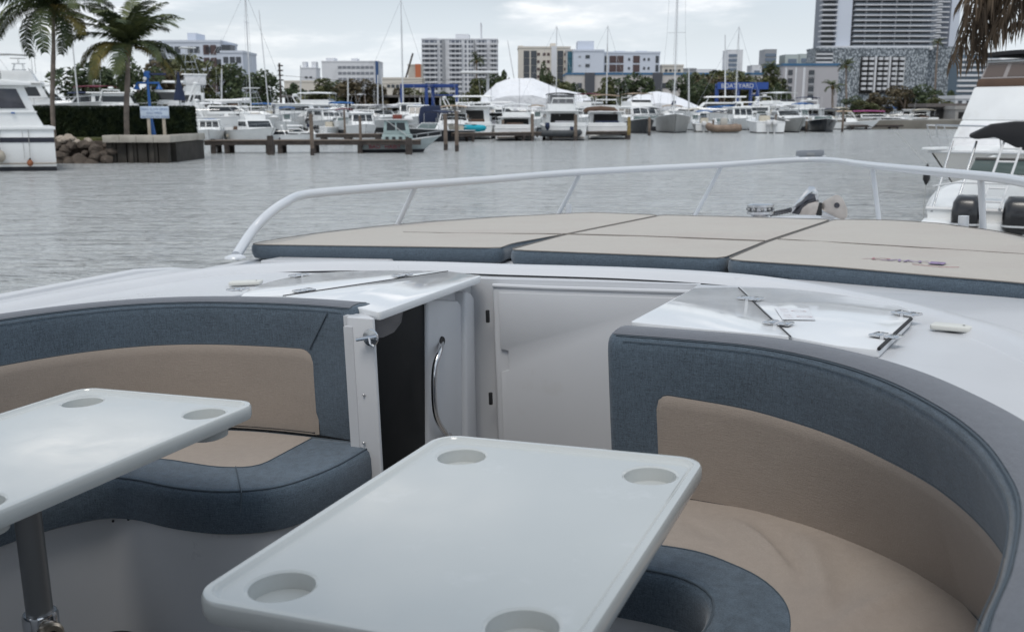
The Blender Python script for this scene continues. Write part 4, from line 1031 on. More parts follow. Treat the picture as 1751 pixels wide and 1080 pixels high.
        if enc == 'hard' or not can:
            b, t = frus(root, 'hardtop', M_hull, -L*0.24, L*0.06, hw*0.74, zt+1.5*h, zt+1.62*h, 0.5, 0.0, 0.1)
            for sx in (-1, 1):
                for (ya, yb) in ((-L*0.2, -L*0.2), (L*0.02, L*0.04)): MB().cyl((sx*hw*0.66, yb, zt+0.9*h), (sx*hw*0.64, ya, zt+1.52*h), 0.05, n=6).build('hardtop_strut', M_hull, root)
        else:
            bimini(root, -L*0.3, L*0.04, hw*0.7, zt+0.8, zt+1.6*h, cm)
        o = MB().tube([(-hw*0.78, -L*0.26, zt), (-hw*0.66, -L*0.32, zt+1.35*h), (hw*0.66, -L*0.32, zt+1.35*h), (hw*0.78, -L*0.26, zt)], 0.08, 6).build('radar_arch', M_hull, root)
        if radar: MB().lathe([(0.0, 0), (0.25, 0.02), (0.27, 0.1), (0.2, 0.2), (0, 0.22)], (0, -L*0.32, zt+1.42*h), (0, 0, 1), 12).build('radar_dome', M_hull, root)
        rails(root, top, 8)
    elif kind in ('cc', 'bowrider'):
        if kind == 'cc':
            b, t = frus(root, 'console', M_hull, -L*0.06, L*0.1, hw*0.35, zt-0.1, zt+0.8, 0.3, 0.05, 0.03)
            pane(root, 'windscreen', M_glass2, b, t, 'front', 0.08, 0.92, 0.6, 1.25); pane(root, 'console_panel', M_glass, b, t, 'back', 0.15, 0.85, 0.45, 0.9)
            bimini(root, -L*0.2, L*0.1, hw*0.66, zt-0.1, zt+1.75*h, cm, th=0.07)
            frus(root, 'helm_seat', canvas('cream'), -L*0.17, -L*0.1, hw*0.35, zt, zt+0.6, 0, 0, 0.02)
        else:
            b, t = frus(root, 'windscreen_frame', M_hull, -L*0.08, L*0.16, hw*0.78, zt, zt+0.55*h, 0.7, 0, 0.2)
            pane(root, 'windscreen', M_glass2, b, t, 'front', 0.05, 0.95, 0.1, 0.95); pane(root, 'cockpit_opening', M_inside, b, t, 'back', 0.1, 0.9, 0.1, 0.95)
            frus(root, 'seat_back', canvas('cream'), -L*0.36, -L*0.3, hw*0.7, zt-0.1, zt+0.3, 0, 0, 0.02)
            if can: bimini(root, -L*0.25, L*0.02, hw*0.7, zt, zt+1.35*h, cm)
        rails(root, top, 10, 0.3)
    elif kind == 'sail':
        b, t = frus(root, 'coach_roof', M_hullb if can == 'tan' else M_hull, -L*0.12, L*0.22, hw*0.6, zt, zt+0.5, 0.7, 0.1, 0.15)
        for q_ in range(3):
            pane(root, 'porthole', M_glass, b, t, 'left', 0.12+0.28*q_, 0.3+0.28*q_, 0.35, 0.75); pane(root, 'porthole', M_glass, b, t, 'right', 0.12+0.28*q_, 0.3+0.28*q_, 0.35, 0.75)
        bimini(root, -L*0.36, -L*0.14, hw*0.6, zt, zt+1.3, canvas(sc or 'white'))
        mast_rig(root, 0, L*0.1, zt+0.3, mast or 13, L*0.38, L*0.55, hw*0.85, L*0.36, can or 'navy')
        rails(root, top, 9)
    elif kind == 'tower':
        b, t = frus(root, 'deckhouse', M_hull, -L*0.12, L*0.2, hw*0.8, zt, zt+1.25*h, 1.0, 0.0, 0.12)
        pane(root, 'saloon_door', M_inside, b, t, 'back', 0.15, 0.85, 0.05, 0.86); pane(root, 'side_window', M_glass, b, t, 'left', 0.08, 0.9, 0.4, 0.85); pane(root, 'side_window', M_glass, b, t, 'right', 0.08, 0.9, 0.4, 0.85)
        pane(root, 'windscreen', M_glass, b, t, 'front', 0.05, 0.95, 0.3, 0.9)
        frus(root, 'flybridge', M_hull, -L*0.1, L*0.06, hw*0.62, zt+1.25*h, zt+1.9*h, 0.3, 0.0, -0.05)
        frus(root, 'hardtop', M_hull, -L*0.16, L*0.06, hw*0.7, zt+2.7*h, zt+2.8*h, 0.1, 0, 0.05)
        tw = None
        for sx in (-1, 1):
            for (ya, yb) in ((-L*0.14, -L*0.06), (L*0.05, 0.0)):
                tw = MB().tube([(sx*hw*0.66, ya, zt+0.2), (sx*hw*0.6, (ya+yb)/2, zt+2.7*h), (sx*hw*0.32, yb, zt+4.4*h)], 0.03, 6).build('tower_leg', M_sst, root)
        for hz in (3.2, 3.8, 4.4): MB().tube([(-hw*0.45*(1-(hz-3.2)*0.2), -L*0.08, zt+hz*h), (hw*0.45*(1-(hz-3.2)*0.2), -L*0.08, zt+hz*h), (hw*0.45*(1-(hz-3.2)*0.2), L*0.02, zt+hz*h), (-hw*0.45*(1-(hz-3.2)*0.2), L*0.02, zt+hz*h)], 0.025, 5, closed=True).build('tower_ring', M_sst, root)
        frus(root, 'tower_top', M_hull, -L*0.09, L*0.03, hw*0.42, zt+4.9*h, zt+4.98*h, 0, 0, 0.03)
        for sx in (-1, 1):
            MB().cyl((sx*hw*0.8, 0, zt+1.2), (sx*hw*2.3, -L*0.25, zt+5.8*h), 0.025, 0.01, 5).build('outrigger', M_alu, root)
            MB().cyl((sx*hw*0.35, -L*0.03, zt+4.4*h), (sx*hw*0.35, -L*0.03, zt+4.9*h), 0.025, n=5).build('tower_post', M_sst, root)
        if enc:
            frus(root, 'canvas_enclosure', canvas('white'), -L*0.15, L*0.05, hw*0.66, zt+1.9*h, zt+2.7*h, 0.2, 0, 0.02)
        frus(root, 'transom_bulwark', hm, -L*0.495, -L*0.46, hw*0.9, zt-0.1, zt+0.3, 0, 0, 0.0)
        rails(root, top, 9)
    rq = random.Random(int(u*7+v))
    for q_ in range(rq.choice((0, 1, 1, 2))):
        ax = rq.uniform(-0.8, 0.8)*hw*0.8; ay = -L*rq.uniform(0.05, 0.3)
        MB().cyl((ax, ay, zt+0.9*h), (ax+rq.uniform(-0.3, 0.3), ay-0.2, zt+rq.uniform(2.2, 3.8)*h), 0.014, 0.008, 5).build('aerial', M_alu, root)
    if kind in ('fly', 'cruiser', 'express', 'tower'):
        for sx in (-1, 1):
            MB().tube([(sx*hw*0.9, -L*0.47, zt+0.62), (sx*hw*0.93, -L*0.3, zt+0.65), (sx*hw*0.95, -L*0.12, zt+0.7)], 0.02, 5).build('side_rail', M_sst, root)
            MB().ball((sx*(hw*0.97+0.12), -L*rq.uniform(0.1, 0.4), zt*0.45), 0.15, 7, (1, 1, 1.7)).build('fender', canvas(rq.choice(('navy', 'white', 'black', 'cream'))), root)
        if rq.random() < 0.6: frus(root, 'cockpit_locker', canvas(rq.choice(('cream', 'grey', 'navy', 'brown'))), -L*0.44, -L*0.38, hw*rq.uniform(0.3, 0.6), zt-0.1, zt+0.45, 0, 0, 0.02)
        MB().box((0, -L*0.5-0.3, 0.28), (hw*1.6, 0.7, 0.07)).build('swim_platform', M_wood if rq.random() < 0.4 else M_hull, root)
        MB().box((0, -L*0.497, fb*0.62), (hw*0.9, 0.03, fb*0.22)).build('transom_panel', canvas(rq.choice(('grey', 'navy', 'white', 'white'))), root)
    n = ob
    for q_ in range(n):
        x = (q_-(n-1)/2)*0.62; outboard(root, x, -L/2-0.3, fb*0.62, 1.0, obm)
    return root

# ---- land, quays -------------------------------------------------------------------------
M_ground = mat('yard_ground', (0.16, 0.15, 0.13), 0.95, var=0.3, vscale=0.3)
M_grass = mat('grass_verge', (0.10, 0.11, 0.035), 0.95, var=0.4, vscale=2.5)
SY = 127.0
def slab(name, pts, z0, z1, m, kind='structure', bev=0):
    o = MB().prism(ccw(pts), z0, z1).build(name, m, None, bevel=bev); tag(o, kind=kind); return o
slab('land', [(-500, 4000), (-500, 62), (-32, 62), (-32, SY), (96, SY), (110, 175), (500, 210), (1500, 320), (2500, 6000), (-2500, 6000), (-500, 4000.1)], -1, 1.05, M_ground)
hl0 = on_water(165, 279); hl1 = Vector((far(293, 236, hl0.y).x, 0, 0))
hx = hl1.x; hy = hl0.y
slab('headland', [(-90, 60), (-90, hy+1.6), (hl0.x, hy+1.2), (hx-0.4, hy+0.6), (hx-0.4, hy+4.6), (hx-1.5, hy+7), (-33, 75), (-90, 75)], -1, 1.02, M_grass)
# concrete cap with panelled seawall under it
Yc = hy
cap0 = far(177, 236, Yc); cap1 = far(293, 236, Yc)
sw = thing('seawall', 'low concrete capped seawall with dark vertical panels below the sign and hedge', 'wall', (cap0.x, Yc, 0))
n_ = 4; W_ = (cap1.x-cap0.x)/n_
for k in range(n_):
    MB().box((W_*(k+0.5), 0.3, 1.03), (W_-0.012, 0.95, 0.30)).build('cap_block', M_conc, sw, bevel=0.015)
M_swp = mat('stained_seawall', (0.045, 0.04, 0.034), 0.9, var=0.35, vscale=1.6)
for k in range(int((cap1.x-cap0.x)/0.45)):
    MB().box((0.22+0.45*k, 0.35, -0.1), (0.40, 0.4, 2.0)).build('wall_panel', M_swp, sw, bevel=0.02)
    if k % 2 == 0: MB().box((0.22+0.45*k, 0.1, 0.1), (0.16, 0.12, 1.6)).build('wall_pilaster', M_swp, sw, bevel=0.01)
MB().box((cap1.x-cap0.x-0.25, 2.75, 1.03), (0.5, 4.0, 0.30)).build('cap_return', M_conc, sw, bevel=0.015)
MB().box((cap1.x-cap0.x-0.25, 2.75, 0.0), (0.35, 4.0, 1.7)).build('return_wall', M_swp, sw)
# rocks on the bank
M_rock = mat('bank_rock', (0.10, 0.08, 0.065), 0.9, var=0.4, vscale=2.0); M_rockp = mat('pale_bank_rock', (0.42, 0.36, 0.30), 0.9, var=0.2, vscale=2)
random.seed(21)
def rock(c, r, m, par):
    bm = bmesh.new(); bmesh.ops.create_icosphere(bm, subdivisions=2, radius=1)
    sx, sy, sz = r*random.uniform(0.9, 1.4), r*random.uniform(0.7, 1.1), r*random.uniform(0.5, 0.8); o_ = random.uniform(0, 50)
    for v in bm.verts:
        k = 1+0.3*noise.noise(v.co*1.3+Vector((o_, 0, 0))); v.co = Vector((v.co.x*sx*k, v.co.y*sy*k, v.co.z*sz*k))
    me = bpy.data.meshes.new('rock'); bm.to_mesh(me); bm.free(); me.materials.append(m)
    o = bpy.data.objects.new('rock', me); COL.objects.link(o); o.location = c; o.rotation_euler = (0, 0, random.uniform(0, 6)); o.parent = par; return o
bank = thing('riprap_bank', 'dark bank of piled rocks with a few pale ones on top, left of the seawall', 'rocks', (far(90, 250, Yc).x, Yc, 0))
for k in range(150):
    px2 = random.uniform(-9, cap0.x-far(90, 250, Yc).x+0.3); t = random.random()
    rock((px2, -0.25+t*0.85, -0.15+t*1.12), random.uniform(0.16, 0.36), M_rock, bank)
for k in range(16):
    u = random.choice([random.gauss(118, 9), random.gauss(150, 8), random.gauss(128, 14)]); p = far(u, random.uniform(240, 247), Yc+1.2)
    rock((p.x-bank.location.x, 0.42+random.uniform(-0.15, 0.15), 0.98+random.uniform(-0.08, 0.1)), random.uniform(0.12, 0.24), M_rockp, bank)
slab('bank_core', [(-60, Yc+0.6), (cap0.x, Yc+0.6), (cap0.x, Yc+3), (-60, Yc+3)], -1, 0.92, M_rock)

# ---- foliage ------------------------------------------------------------------------------
def leafmat(name, c1, c2, sc=1.3):
    m = bpy.data.materials.new(name); m.use_nodes = True; t = m.node_tree; b = t.nodes['Principled BSDF']
    b.inputs['Roughness'].default_value = 0.65; b.inputs['Specular IOR Level'].default_value = 0.3
    tcn = t.nodes.new('ShaderNodeTexCoord'); n = t.nodes.new('ShaderNodeTexNoise'); n.inputs['Scale'].default_value = sc; n.inputs['Detail'].default_value = 5
    t.links.new(tcn.outputs['Object'], n.inputs['Vector'])
    r = t.nodes.new('ShaderNodeValToRGB'); r.color_ramp.elements[0].position = 0.38; r.color_ramp.elements[0].color = (*c1, 1); r.color_ramp.elements[1].position = 0.66; r.color_ramp.elements[1].color = (*c2, 1)
    t.links.new(n.outputs[0], r.inputs[0]); t.links.new(r.outputs[0], b.inputs['Base Color']); return m
L_dark = leafmat('dark_green_leaves', (0.040, 0.060, 0.032), (0.10, 0.125, 0.058))
L_olive = leafmat('olive_leaves', (0.065, 0.080, 0.036), (0.16, 0.16, 0.075), 0.8)
L_brown = leafmat('brownish_leaves', (0.065, 0.055, 0.035), (0.15, 0.12, 0.07), 0.8)
L_hedge = leafmat('clipped_hedge_leaves', (0.012, 0.024, 0.010), (0.04, 0.055, 0.018), 2.5)
L_palm = leafmat('palm_leaflets', (0.03, 0.048, 0.022), (0.10, 0.115, 0.042), 2.0)
L_palmy = leafmat('yellowing_palm_leaflets', (0.075, 0.075, 0.022), (0.16, 0.125, 0.035), 2.0)
L_palmd = leafmat('dry_palm_leaflets', (0.045, 0.032, 0.022), (0.12, 0.085, 0.055), 2.0)
M_bark = mat('grey_brown_bark', (0.16, 0.125, 0.10), 0.9, var=0.3, vscale=6)
M_ptr = mat('palm_trunk_bark', (0.22, 0.18, 0.155), 0.9, var=0.3, vscale=4, bump=0.4, bscale=8)
def leafcloud(mb, c, rad, n, size, rng, zs=0.8, fill=0.45):
    for _ in range(n):
        while True:
            d = Vector((rng.uniform(-1, 1), rng.uniform(-1, 1), rng.uniform(-1, 1)))
            if 0.05 < d.length <= 1: break
        k = fill+(1-fill)*rng.random()**0.5; d = d.normalized()*k
        p = Vector(c)+Vector((d.x*rad, d.y*rad, d.z*rad*zs))
        a = Vector((rng.uniform(-1, 1), rng.uniform(-1, 1), rng.uniform(-0.6, 0.6))).normalized(); b = a.cross(Vector((rng.uniform(-1, 1), rng.uniform(-1, 1), rng.uniform(-1, 1)))).normalized()
        s_ = size*rng.uniform(0.6, 1.4); o = len(mb.v)
        mb.v += [p-a*s_, p+b*s_*0.5, p+a*s_, p-b*s_*0.5]; mb.f.append((o, o+1, o+2, o+3))
TREE = []
def tree_proto(seed, R, H, m, dens=1.0):
    rng = random.Random(seed); mb = MB()
    blobs = []
    for k in range(11):
        a = rng.uniform(0, 2*pi); q = R*rng.uniform(0.15, 0.8); z = H*rng.uniform(0.14, 0.86)
        blobs.append((Vector((q*cos(a), q*sin(a), z)), R*rng.uniform(0.28, 0.48)))
    for c, r in blobs: leafcloud(mb, c, r, int(230*dens), 0.18*R/3.0+0.05, rng)
    me = mb.build('crown', m, None, ang=180)
    tb = MB(); tb.tube([(0, 0, -0.3), (0.1, 0, H*0.3), (0.15, 0.1, H*0.6)], [R*0.06, R*0.045, R*0.02], 7)
    for c, r in blobs[:7]: tb.tube([(0.1, 0, H*0.3), (c.x*0.4, c.y*0.4, H*0.3+(c.z-H*0.3)*0.5), tuple(c)], [R*0.03, R*0.02, R*0.008], 5)
    tr = tb.build('trunk', M_bark, None)
    return me, tr
PROT = {}
def tree(u, vtop, vbase, wpx, Y, kind, label, seed=0):
    s = spx(Y); base = far(u, vbase, Y); H = (vbase-vtop)*s; z = max(1.0, base.z); key = (kind, seed % 3)
    H = far(u, vtop, Y).z - 1.0
    R = wpx*s/2
    if key not in PROT:
        PROT[key] = tree_proto(hash(kind) % 97+seed*13 if False else {'dark': 5, 'olive': 17, 'brown': 29}[kind]+seed % 3*7, 3.0, 6.0, {'dark': L_dark, 'olive': L_olive, 'brown': L_brown}[kind])
        first = True
    else: first = False
    cr, tk = PROT[key]
    th = thing('broadleaf_tree', label, 'tree', (base.x, Y, 1.0), random.uniform(-0.5, 0.5), 'trees behind the marina')
    for src in (cr, tk):
        o = src if first else src.copy()
        if not first: COL.objects.link(o)
        o.parent = th
        if o.name.startswith('crown'): o['kind'] = 'stuff'
    th.scale = (R/3.0, R/3.0, H/6.0*1.06)
    return th
def frond_mesh(L, droop, lw, ll, m, seed, hang=0.55, n=40, name='frond'):
    rng = random.Random(seed); mb = MB(); pts = []
    ang = radians(38 - droop*20); p = Vector((0, 0, 0)); N = 14
    for i in range(N+1):
        pts.append(p.copy()); ang -= radians(droop*(5+6*i/N)); p = p + Vector((cos(ang), 0, sin(ang)))*L/N
    mb.tube(pts, [0.025*L/2*(1-i/N*0.85) for i in range(N+1)], 4)
    q = resample(pts, n, False)
    for i in range(3, n):
        t = i/n; p = q[i]; tg = (q[min(n-1, i+1)]-q[i-1]).normalized()
        le = ll*(0.35+0.65*sin(pi*min(1, t*0.95+0.08))**0.7)*rng.uniform(0.85, 1.1)
        for sg in (-1, 1):
            out = (tg*0.45+Vector((0, sg*0.9, 0))+Vector((0, 0, rng.uniform(-0.1, 0.15)))).normalized()
            d2 = (out+Vector((0, 0, -hang*1.6*rng.uniform(0.7, 1.3)))).normalized()
            a = p; b = p+out*le*0.5; c = b+d2*le*0.55; w_ = tg*lw
            o = len(mb.v); mb.v += [a-w_*0.5, a+w_*0.5, b+w_*0.6, b-w_*0.6, c]; mb.f += [(o, o+1, o+2, o+3), (o+3, o+2, o+4)]
    return mb.build(name, m, None, ang=180)
FR = {}
def palm(u, vbase, vcrown, Y, label, rpx=80, nf=20, lean=0.0, zbase=None, seed=1, yellow=2, thick=0.11, cat='palm tree', detail=1):
    s = spx(Y); b = far(u+lean, vbase, Y); c = far(u, vcrown, Y); z0 = b.z if zbase is None else zbase
    th = thing('palm_tree', label, 'palm tree', (b.x, Y, z0), 0, 'palm trees')
    top = Vector((c.x-b.x, 0, c.z-z0)); rng = random.Random(seed)
    MB().tube(catmull([(0, 0, 0), (top.x*0.2, 0, top.z*0.3), (top.x*0.7, 0.05, top.z*0.7), tuple(top)], 5), [thick*1.35]+[thick]*9+[thick*0.8]*5+[thick*0.75], 10).build('trunk', M_ptr, th)
    MB().tube([top-Vector((0, 0, 0.45)), top-Vector((0, 0, 0.1)), top+Vector((0, 0, 0.15))], [thick*1.1, thick*1.7, thick*0.6], 8).build('crown_shaft', mat('palm_crown_fibre', (0.16, 0.11, 0.05), 0.9, var=0.4, vscale=8), th)
    R = rpx*s
    for k in range(nf):
        var = rng.choice((0, 1, 2)); low = k >= nf*0.62; mk = 'y' if k >= nf-yellow else 'g'
        key = (var+(3 if low else 0), mk, detail)
        if key not in FR:
            dr = (0.5, 0.7, 0.9, 0.75, 0.9, 1.05)[key[0]]
            FR[key] = frond_mesh(2.0, dr, 0.042 if detail else 0.06, 0.50, L_palm if mk == 'g' else L_palmy, 50+key[0], 0.5+0.1*key[0], 42 if detail else 22); o = FR[key]
        else:
            o = FR[key].copy(); COL.objects.link(o)
        o.parent = th; o.location = top; az_ = 2*pi*(k*0.382+rng.uniform(-0.05, 0.05)); tilt = rng.uniform(-0.95, 0.0) if not low else rng.uniform(0.0, 0.55)
        o.rotation_euler = (rng.uniform(-0.2, 0.2), tilt-0.15, az_); f = R/1.75*rng.uniform(0.85, 1.1); o.scale = (f, f, f)
    return th
Yp = Yc+2.0
palm(90, 236, 12, Yp+0.3, 'tall coconut palm rising beside the white cabin cruiser at the far left', 100, 27, 2, 1.02, 3, 1, 0.10)
palm(218, 234, 78, Yp, 'bushy coconut palm with yellow lower fronds in front of the hedge', 90, 31, -1, 1.02, 5, 3, 0.115)
palm(-72, 234, 98, Yp+1, 'palm mostly outside the left edge, with green frond tips showing above the cruiser', 82, 20, -4, 1.02, 9, 4, 0.11)
# hedge
hg0, hg1 = far(60, 232, Yp+1.6).x, far(326, 232, Yp+1.6).x; hh0 = far(200, 183, Yp+1.6).z
hedge = thing('hedge', 'clipped dark green hedge running behind the seawall and sign', 'hedge', (hg0-3, Yp+1.6, 1.0))
W_ = hg1-hg0+3; Hh = hh0-1.0
rng = random.Random(4); mb = MB()
for k in range(16000):
    f = rng.random()
    if f < 0.62: p = Vector((rng.uniform(0, W_), rng.uniform(-0.05, 0.06), rng.uniform(0, Hh)))
    elif f < 0.85: p = Vector((rng.uniform(0, W_), rng.uniform(0, 0.9), Hh+rng.uniform(-0.05, 0.05)))
    else: p = Vector((W_+rng.uniform(-0.07, 0.05), rng.uniform(0, 0.9), rng.uniform(0, Hh)))
    a = Vector((rng.uniform(-1, 1), rng.uniform(-1, 1), rng.uniform(-1, 1))).normalized(); b = a.cross(Vector((rng.random(), rng.random(), -rng.random()))).normalized(); s_ = rng.uniform(0.03, 0.07)
    o = len(mb.v); mb.v += [p-a*s_, p+b*s_*0.6, p+a*s_, p-b*s_*0.6]; mb.f.append((o, o+1, o+2, o+3))
tag(mb.build('leaves', L_hedge, hedge, ang=180), kind='stuff')
MB().box((W_/2, 0.45, Hh/2-0.03), (W_-0.1, 0.8, Hh-0.06)).build('inner_growth', L_hedge, hedge)
# sign on two posts
sY = Yc+0.75; sg = far(267.5, 236, sY); sgn = thing('notice_sign', 'pale blue notice board with three lines of blue lettering on two wooden posts', 'sign', (sg.x, sY, 1.15))
ss = spx(sY); bz0 = far(267, 202.5, sY).z-1.15; bz1 = far(267, 182, sY).z-1.15; bw = 49*ss
MB().box((0, 0, (bz0+bz1)/2), (bw, 0.04, bz1-bz0)).build('board', mat('pale_blue_sign', (0.50, 0.58, 0.68), 0.5, var=0.04), sgn, bevel=0.008)
for du in (-12, 14): MB().box((du*ss, 0.06, (bz1-0.1)/2), (5*ss, 0.07, bz1-0.1)).build('post', mat('pale_post', (0.42, 0.37, 0.30), 0.8, var=0.15), sgn, bevel=0.005)
M_ink = mat('sign_blue_ink', (0.05, 0.12, 0.30), 0.6)
for i, tx in enumerate(('DEAD SLOW SPEED', 'IDLE SPEED', 'CAUTION NO WAKE')):
    text_mesh(tx, 0.135, M_ink, sgn, Matrix.Translation((0, -0.026, bz1-0.17-0.16*i)) @ Matrix.Rotation(pi/2, 4, 'X') @ Matrix.Diagonal((1.0, 1, 1, 1)), 'lettering', align='CENTER')
# blue lamp standard with two hanging lanterns
M_bluep = mat('blue_painted_steel', (0.015, 0.10, 0.33), 0.4, var=0.1)
lp = far(262, 236, sY+0.5); lamp = thing('lamp_post', 'blue lamp post with crossarm, two hanging lanterns and a bracket flag, behind the sign', 'lamp post', (lp.x-0.05, sY+0.5, 1.1)); ss = spx(sY+0.5)
def lz(v): return far(262, v, sY+0.5).z-1.1
MB().tube([(0.1, 0, 0), (0.0, 0, lz(200)), (-0.02, 0, lz(125))], [0.10, 0.07, 0.05], 10).build('post', M_bluep, lamp)
MB().box((0, 0, lz(142)), (38*ss, 0.09, 0.09)).build('crossarm', M_bluep, lamp, bevel=0.01)
MB().box((-1*ss, 0, lz(128)), (9*ss, 0.2, 12*ss)).build('post_head', M_bluep, lamp, bevel=0.03)
MB().box((17*ss, 0, lz(127)), (28*ss, 0.06, 3.2*ss)).build('bracket_arm', mat('dark_blue_paint', (0.02, 0.03, 0.09), 0.5), lamp, bevel=0.01)
MB().ball((-4*ss, -0.1, lz(135)), 0.09, 8).build('globe', M_hull, lamp)
for du, vv in ((-20, 151), (18, 151)):
    MB().lathe([(0.02, 0.22), (0.06, 0.12), (0.13, 0.0), (0.17, -0.05), (0.0, -0.06)], (du*ss, 0, lz(vv)), (0, 0, 1), 12).build('lantern', M_bluep, lamp)
    MB().cyl((du*ss, 0, lz(vv)+0.18), (du*ss, 0, lz(142)), 0.02, n=5).build('hanger', M_bluep, lamp)
b_ = far(307, 165, 60); bell = thing('canvas_cone', 'small dark blue canvas cone beside the white yacht behind the hedge', 'cover', (b_.x, 60, 1.05)); MB().lathe([(0.35, 0), (0.3, 0.3), (0.1, 1.2), (0.06, 1.6), (0, 1.65)], (0, 0, far(307, 172, 60).z-1.05), (0, 0, 1), 12).build('cone', canvas('navy'), bell)
MB().cyl((0, 0, 0), (0, 0, far(307, 172, 60).z-1.05), 0.05).build('pole', M_alu, bell)

# ---- docks and pilings --------------------------------------------------------------------
def piling(u, vtop, vbot, label, r=None, m=None, Y=None, wpx=8, cat='piling', group='wooden pilings standing in the water'):
    p = on_water(u, vbot) if Y is None else Vector((far(u, vbot, Y).x, Y, 0)); Y_ = p.y; s = spx(Y_)
    th = thing('piling', label, cat, (p.x, p.y, 0), 0, group); h = far(u, vtop, Y_).z; r = r or wpx*s/2
    MB().tube([(0, 0, -0.6), (0.01, 0, 0.35)], r*1.04, 9).build('wet_foot', M_pile, th)
    MB().tube([(0.01, 0, 0.35), (0.0, 0.02, h)], [r, r*0.92], 9).build('shaft', m or M_wood, th)
    return th
def dock(u0, v0, u1, v1, vtop0, label, wdt=1.5, legs=(), z=None, group='timber docks', leg_r=0.14):
    a = on_water(u0, v0); b = on_water(u1, v1); d = (b-a); L = d.length; rz = atan2(d.y, d.x)
    z = z or far(u0, vtop0, a.y).z
    th = thing('dock', label, 'dock', (a.x, a.y, 0), rz, group)
    n = min(120, int(L/0.32)); wp = L/n
    base = None
    for k in range(n):
        o = MB().box((0, 0, 0), (wp-0.02, wdt, 0.05)).build('plank', M_wood, th) if base is None else base.copy()
        if base is None: base = o
        else: COL.objects.link(o); o.parent = th
        o.location = (wp*(k+0.5), wdt/2, z-0.025+random.uniform(-0.006, 0.006))
    for y_ in (0.08, wdt-0.08): MB().box((L/2, y_, z-0.16), (L, 0.10, 0.2)).build('stringer', M_pile, th)
    for lx in legs:
        for y_ in (0.15, wdt-0.15):
            MB().tube([(L*lx, y_, -0.7), (L*lx, y_, z-0.2)], leg_r, 8).build('dock_leg', M_pile, th)
        MB().box((L*lx, wdt/2, z-0.30), (0.22, wdt, 0.12)).build('crossbeam', M_pile, th)
    return th
dock(350, 263, 720, 262, 240, 'long dark timber dock from the seawall out past the small red lettered boat', 1.6, (0.04, 0.10, 0.29, 0.345, 0.5, 0.715, 0.94))
dock(785, 243, 1078, 238.5, 227.5, 'timber dock in front of the moored sterns, right of the two bare pilings', 1.4, (0.08, 0.36, 0.52, 0.68, 0.98), leg_r=0.12)
dock(1455, 222, 1545, 221, 214, 'short far dock beside the magenta covered speedboat', 1.6, (0.05, 0.3, 0.9))
dock(540, 246, 650, 246, 229, 'back dock between the white hull and the small red lettered boat', 1.5, (0.1, 0.5, 0.95))
for i, (u, vt, vb, wp, lb, m_) in enumerate([
  (762, 195, 257, 7, 'left one of the two tall bare pilings standing free in front of the marina', None), (781, 190, 259, 7, 'right one of the two tall bare pilings standing free in front of the marina', None),
  (534, 195, 266, 7, 'tall reddish piling rising through the long dock', None), (617, 198, 262, 5, 'thin piling beside the long dock near the small red lettered boat', None),
  (463, 232, 265, 12, 'short thick piling under the long dock beside the sportfishing boat', M_pile), (699, 236, 264, 12, 'thick dark piling at the outer end of the long dock', M_pile),
  (365, 238, 262, 9, 'short dark piling where the long dock meets the seawall', M_pile), (910, 195, 241, 6, 'brown piling between the arched boat and the enclosed flybridge yacht', None),
  (984, 196, 241, 6, 'brown piling at the right quarter of the enclosed flybridge yacht', None), (1075, 200, 239, 6, 'yellowish brown piling at the end of the middle dock', mat('yellow_timber', (0.22, 0.16, 0.06), 0.8, var=0.3)),
  (1440, 188, 226, 4, 'far slim piling right of the black hulled boat', None), (800, 196, 238, 4, 'slim piling behind the teal kayak', None),
  (1219, 205, 227, 4, 'slim piling left of the brown dinghy', None), (1378, 200, 226, 4, 'slim piling between the grey bow and the black hulled boat', None), (1325, 196, 226, 5, 'dark piling left of the grey bowed cruiser', None),
  (590, 188, 240, 4, 'slim pale piling behind the long dock', None), (1110, 200, 232, 5, 'dark piling between the navy bow and the grey sailboat', None), (860, 205, 240, 5, 'slim brown piling left of the arched boat', None)]):
    piling(u, vt, vb, lb, m=m_, wpx=wp)

# ---- boats: front row ------------------------------------------------------------------------
B_ = make_boat
bb = B_('tower', 'white sportfishing boat with tall tower and outriggers behind the long dock', 436, 244, 11.5, 4.0, 145, k=0.62)
B_('cruiser', 'white cabin cruiser with blue cockpit canvas right of the hedge end', 360, 243, 9.5, 3.4, 165, k=0.62, can='blue')
B_('express', 'white boat with high flared bow pointing right behind the long dock', 515, 243, 9.5, 3.3, 78, k=0.44, enc='hard')
B_('cc', 'white open boat with hardtop between the flared white bow and a pale piling', 572, 232, 7.5, 2.7, 20, k=0.8, can='white', ob=1)
B_('cruiser', 'white pilothouse boat with green tinted windscreen left of the small red lettered boat', 618, 236, 8.5, 3.1, 165, k=0.85, can='white')
B_('cruiser', 'white boat with dark wheelhouse window far behind the long dock', 548, 228, 8.5, 3.1, 185, can='blue')
# the small pilothouse boat with red lettering
rY = on_water(672, 262).y; s_ = spx(rY)
rb = thing('workboat', 'small pale green pilothouse boat with red hull lettering at the long dock', 'boat', (far(678, 262, rY+1.3).x, rY+1.3, 0), -radians(84), GROUPB); rb.scale = (0.62, 0.62, 0.62)
M_pg = mat('pale_green_paint', (0.36, 0.46, 0.46), 0.5, var=0.1, dirt=(0.3, 0.27, 0.22), dscale=1.5, dlo=0.6, dhi=0.85)
tp = hull_parts(rb, 6.4, 2.4, 0.85, mat('pale_grey_green_hull', (0.42, 0.48, 0.49), 0.5, var=0.08, dirt=(0.28, 0.22, 0.15), dscale=1.4, dlo=0.6, dhi=0.85), boot=0.28, bowup=0.75, rake=0.16, stripe=None, full=0.4)
b, t = frus(rb, 'wheelhouse_base', M_pg, -1.2, 1.5, 0.9, 0.8, 1.55, 0.1, 0.0, 0.04)
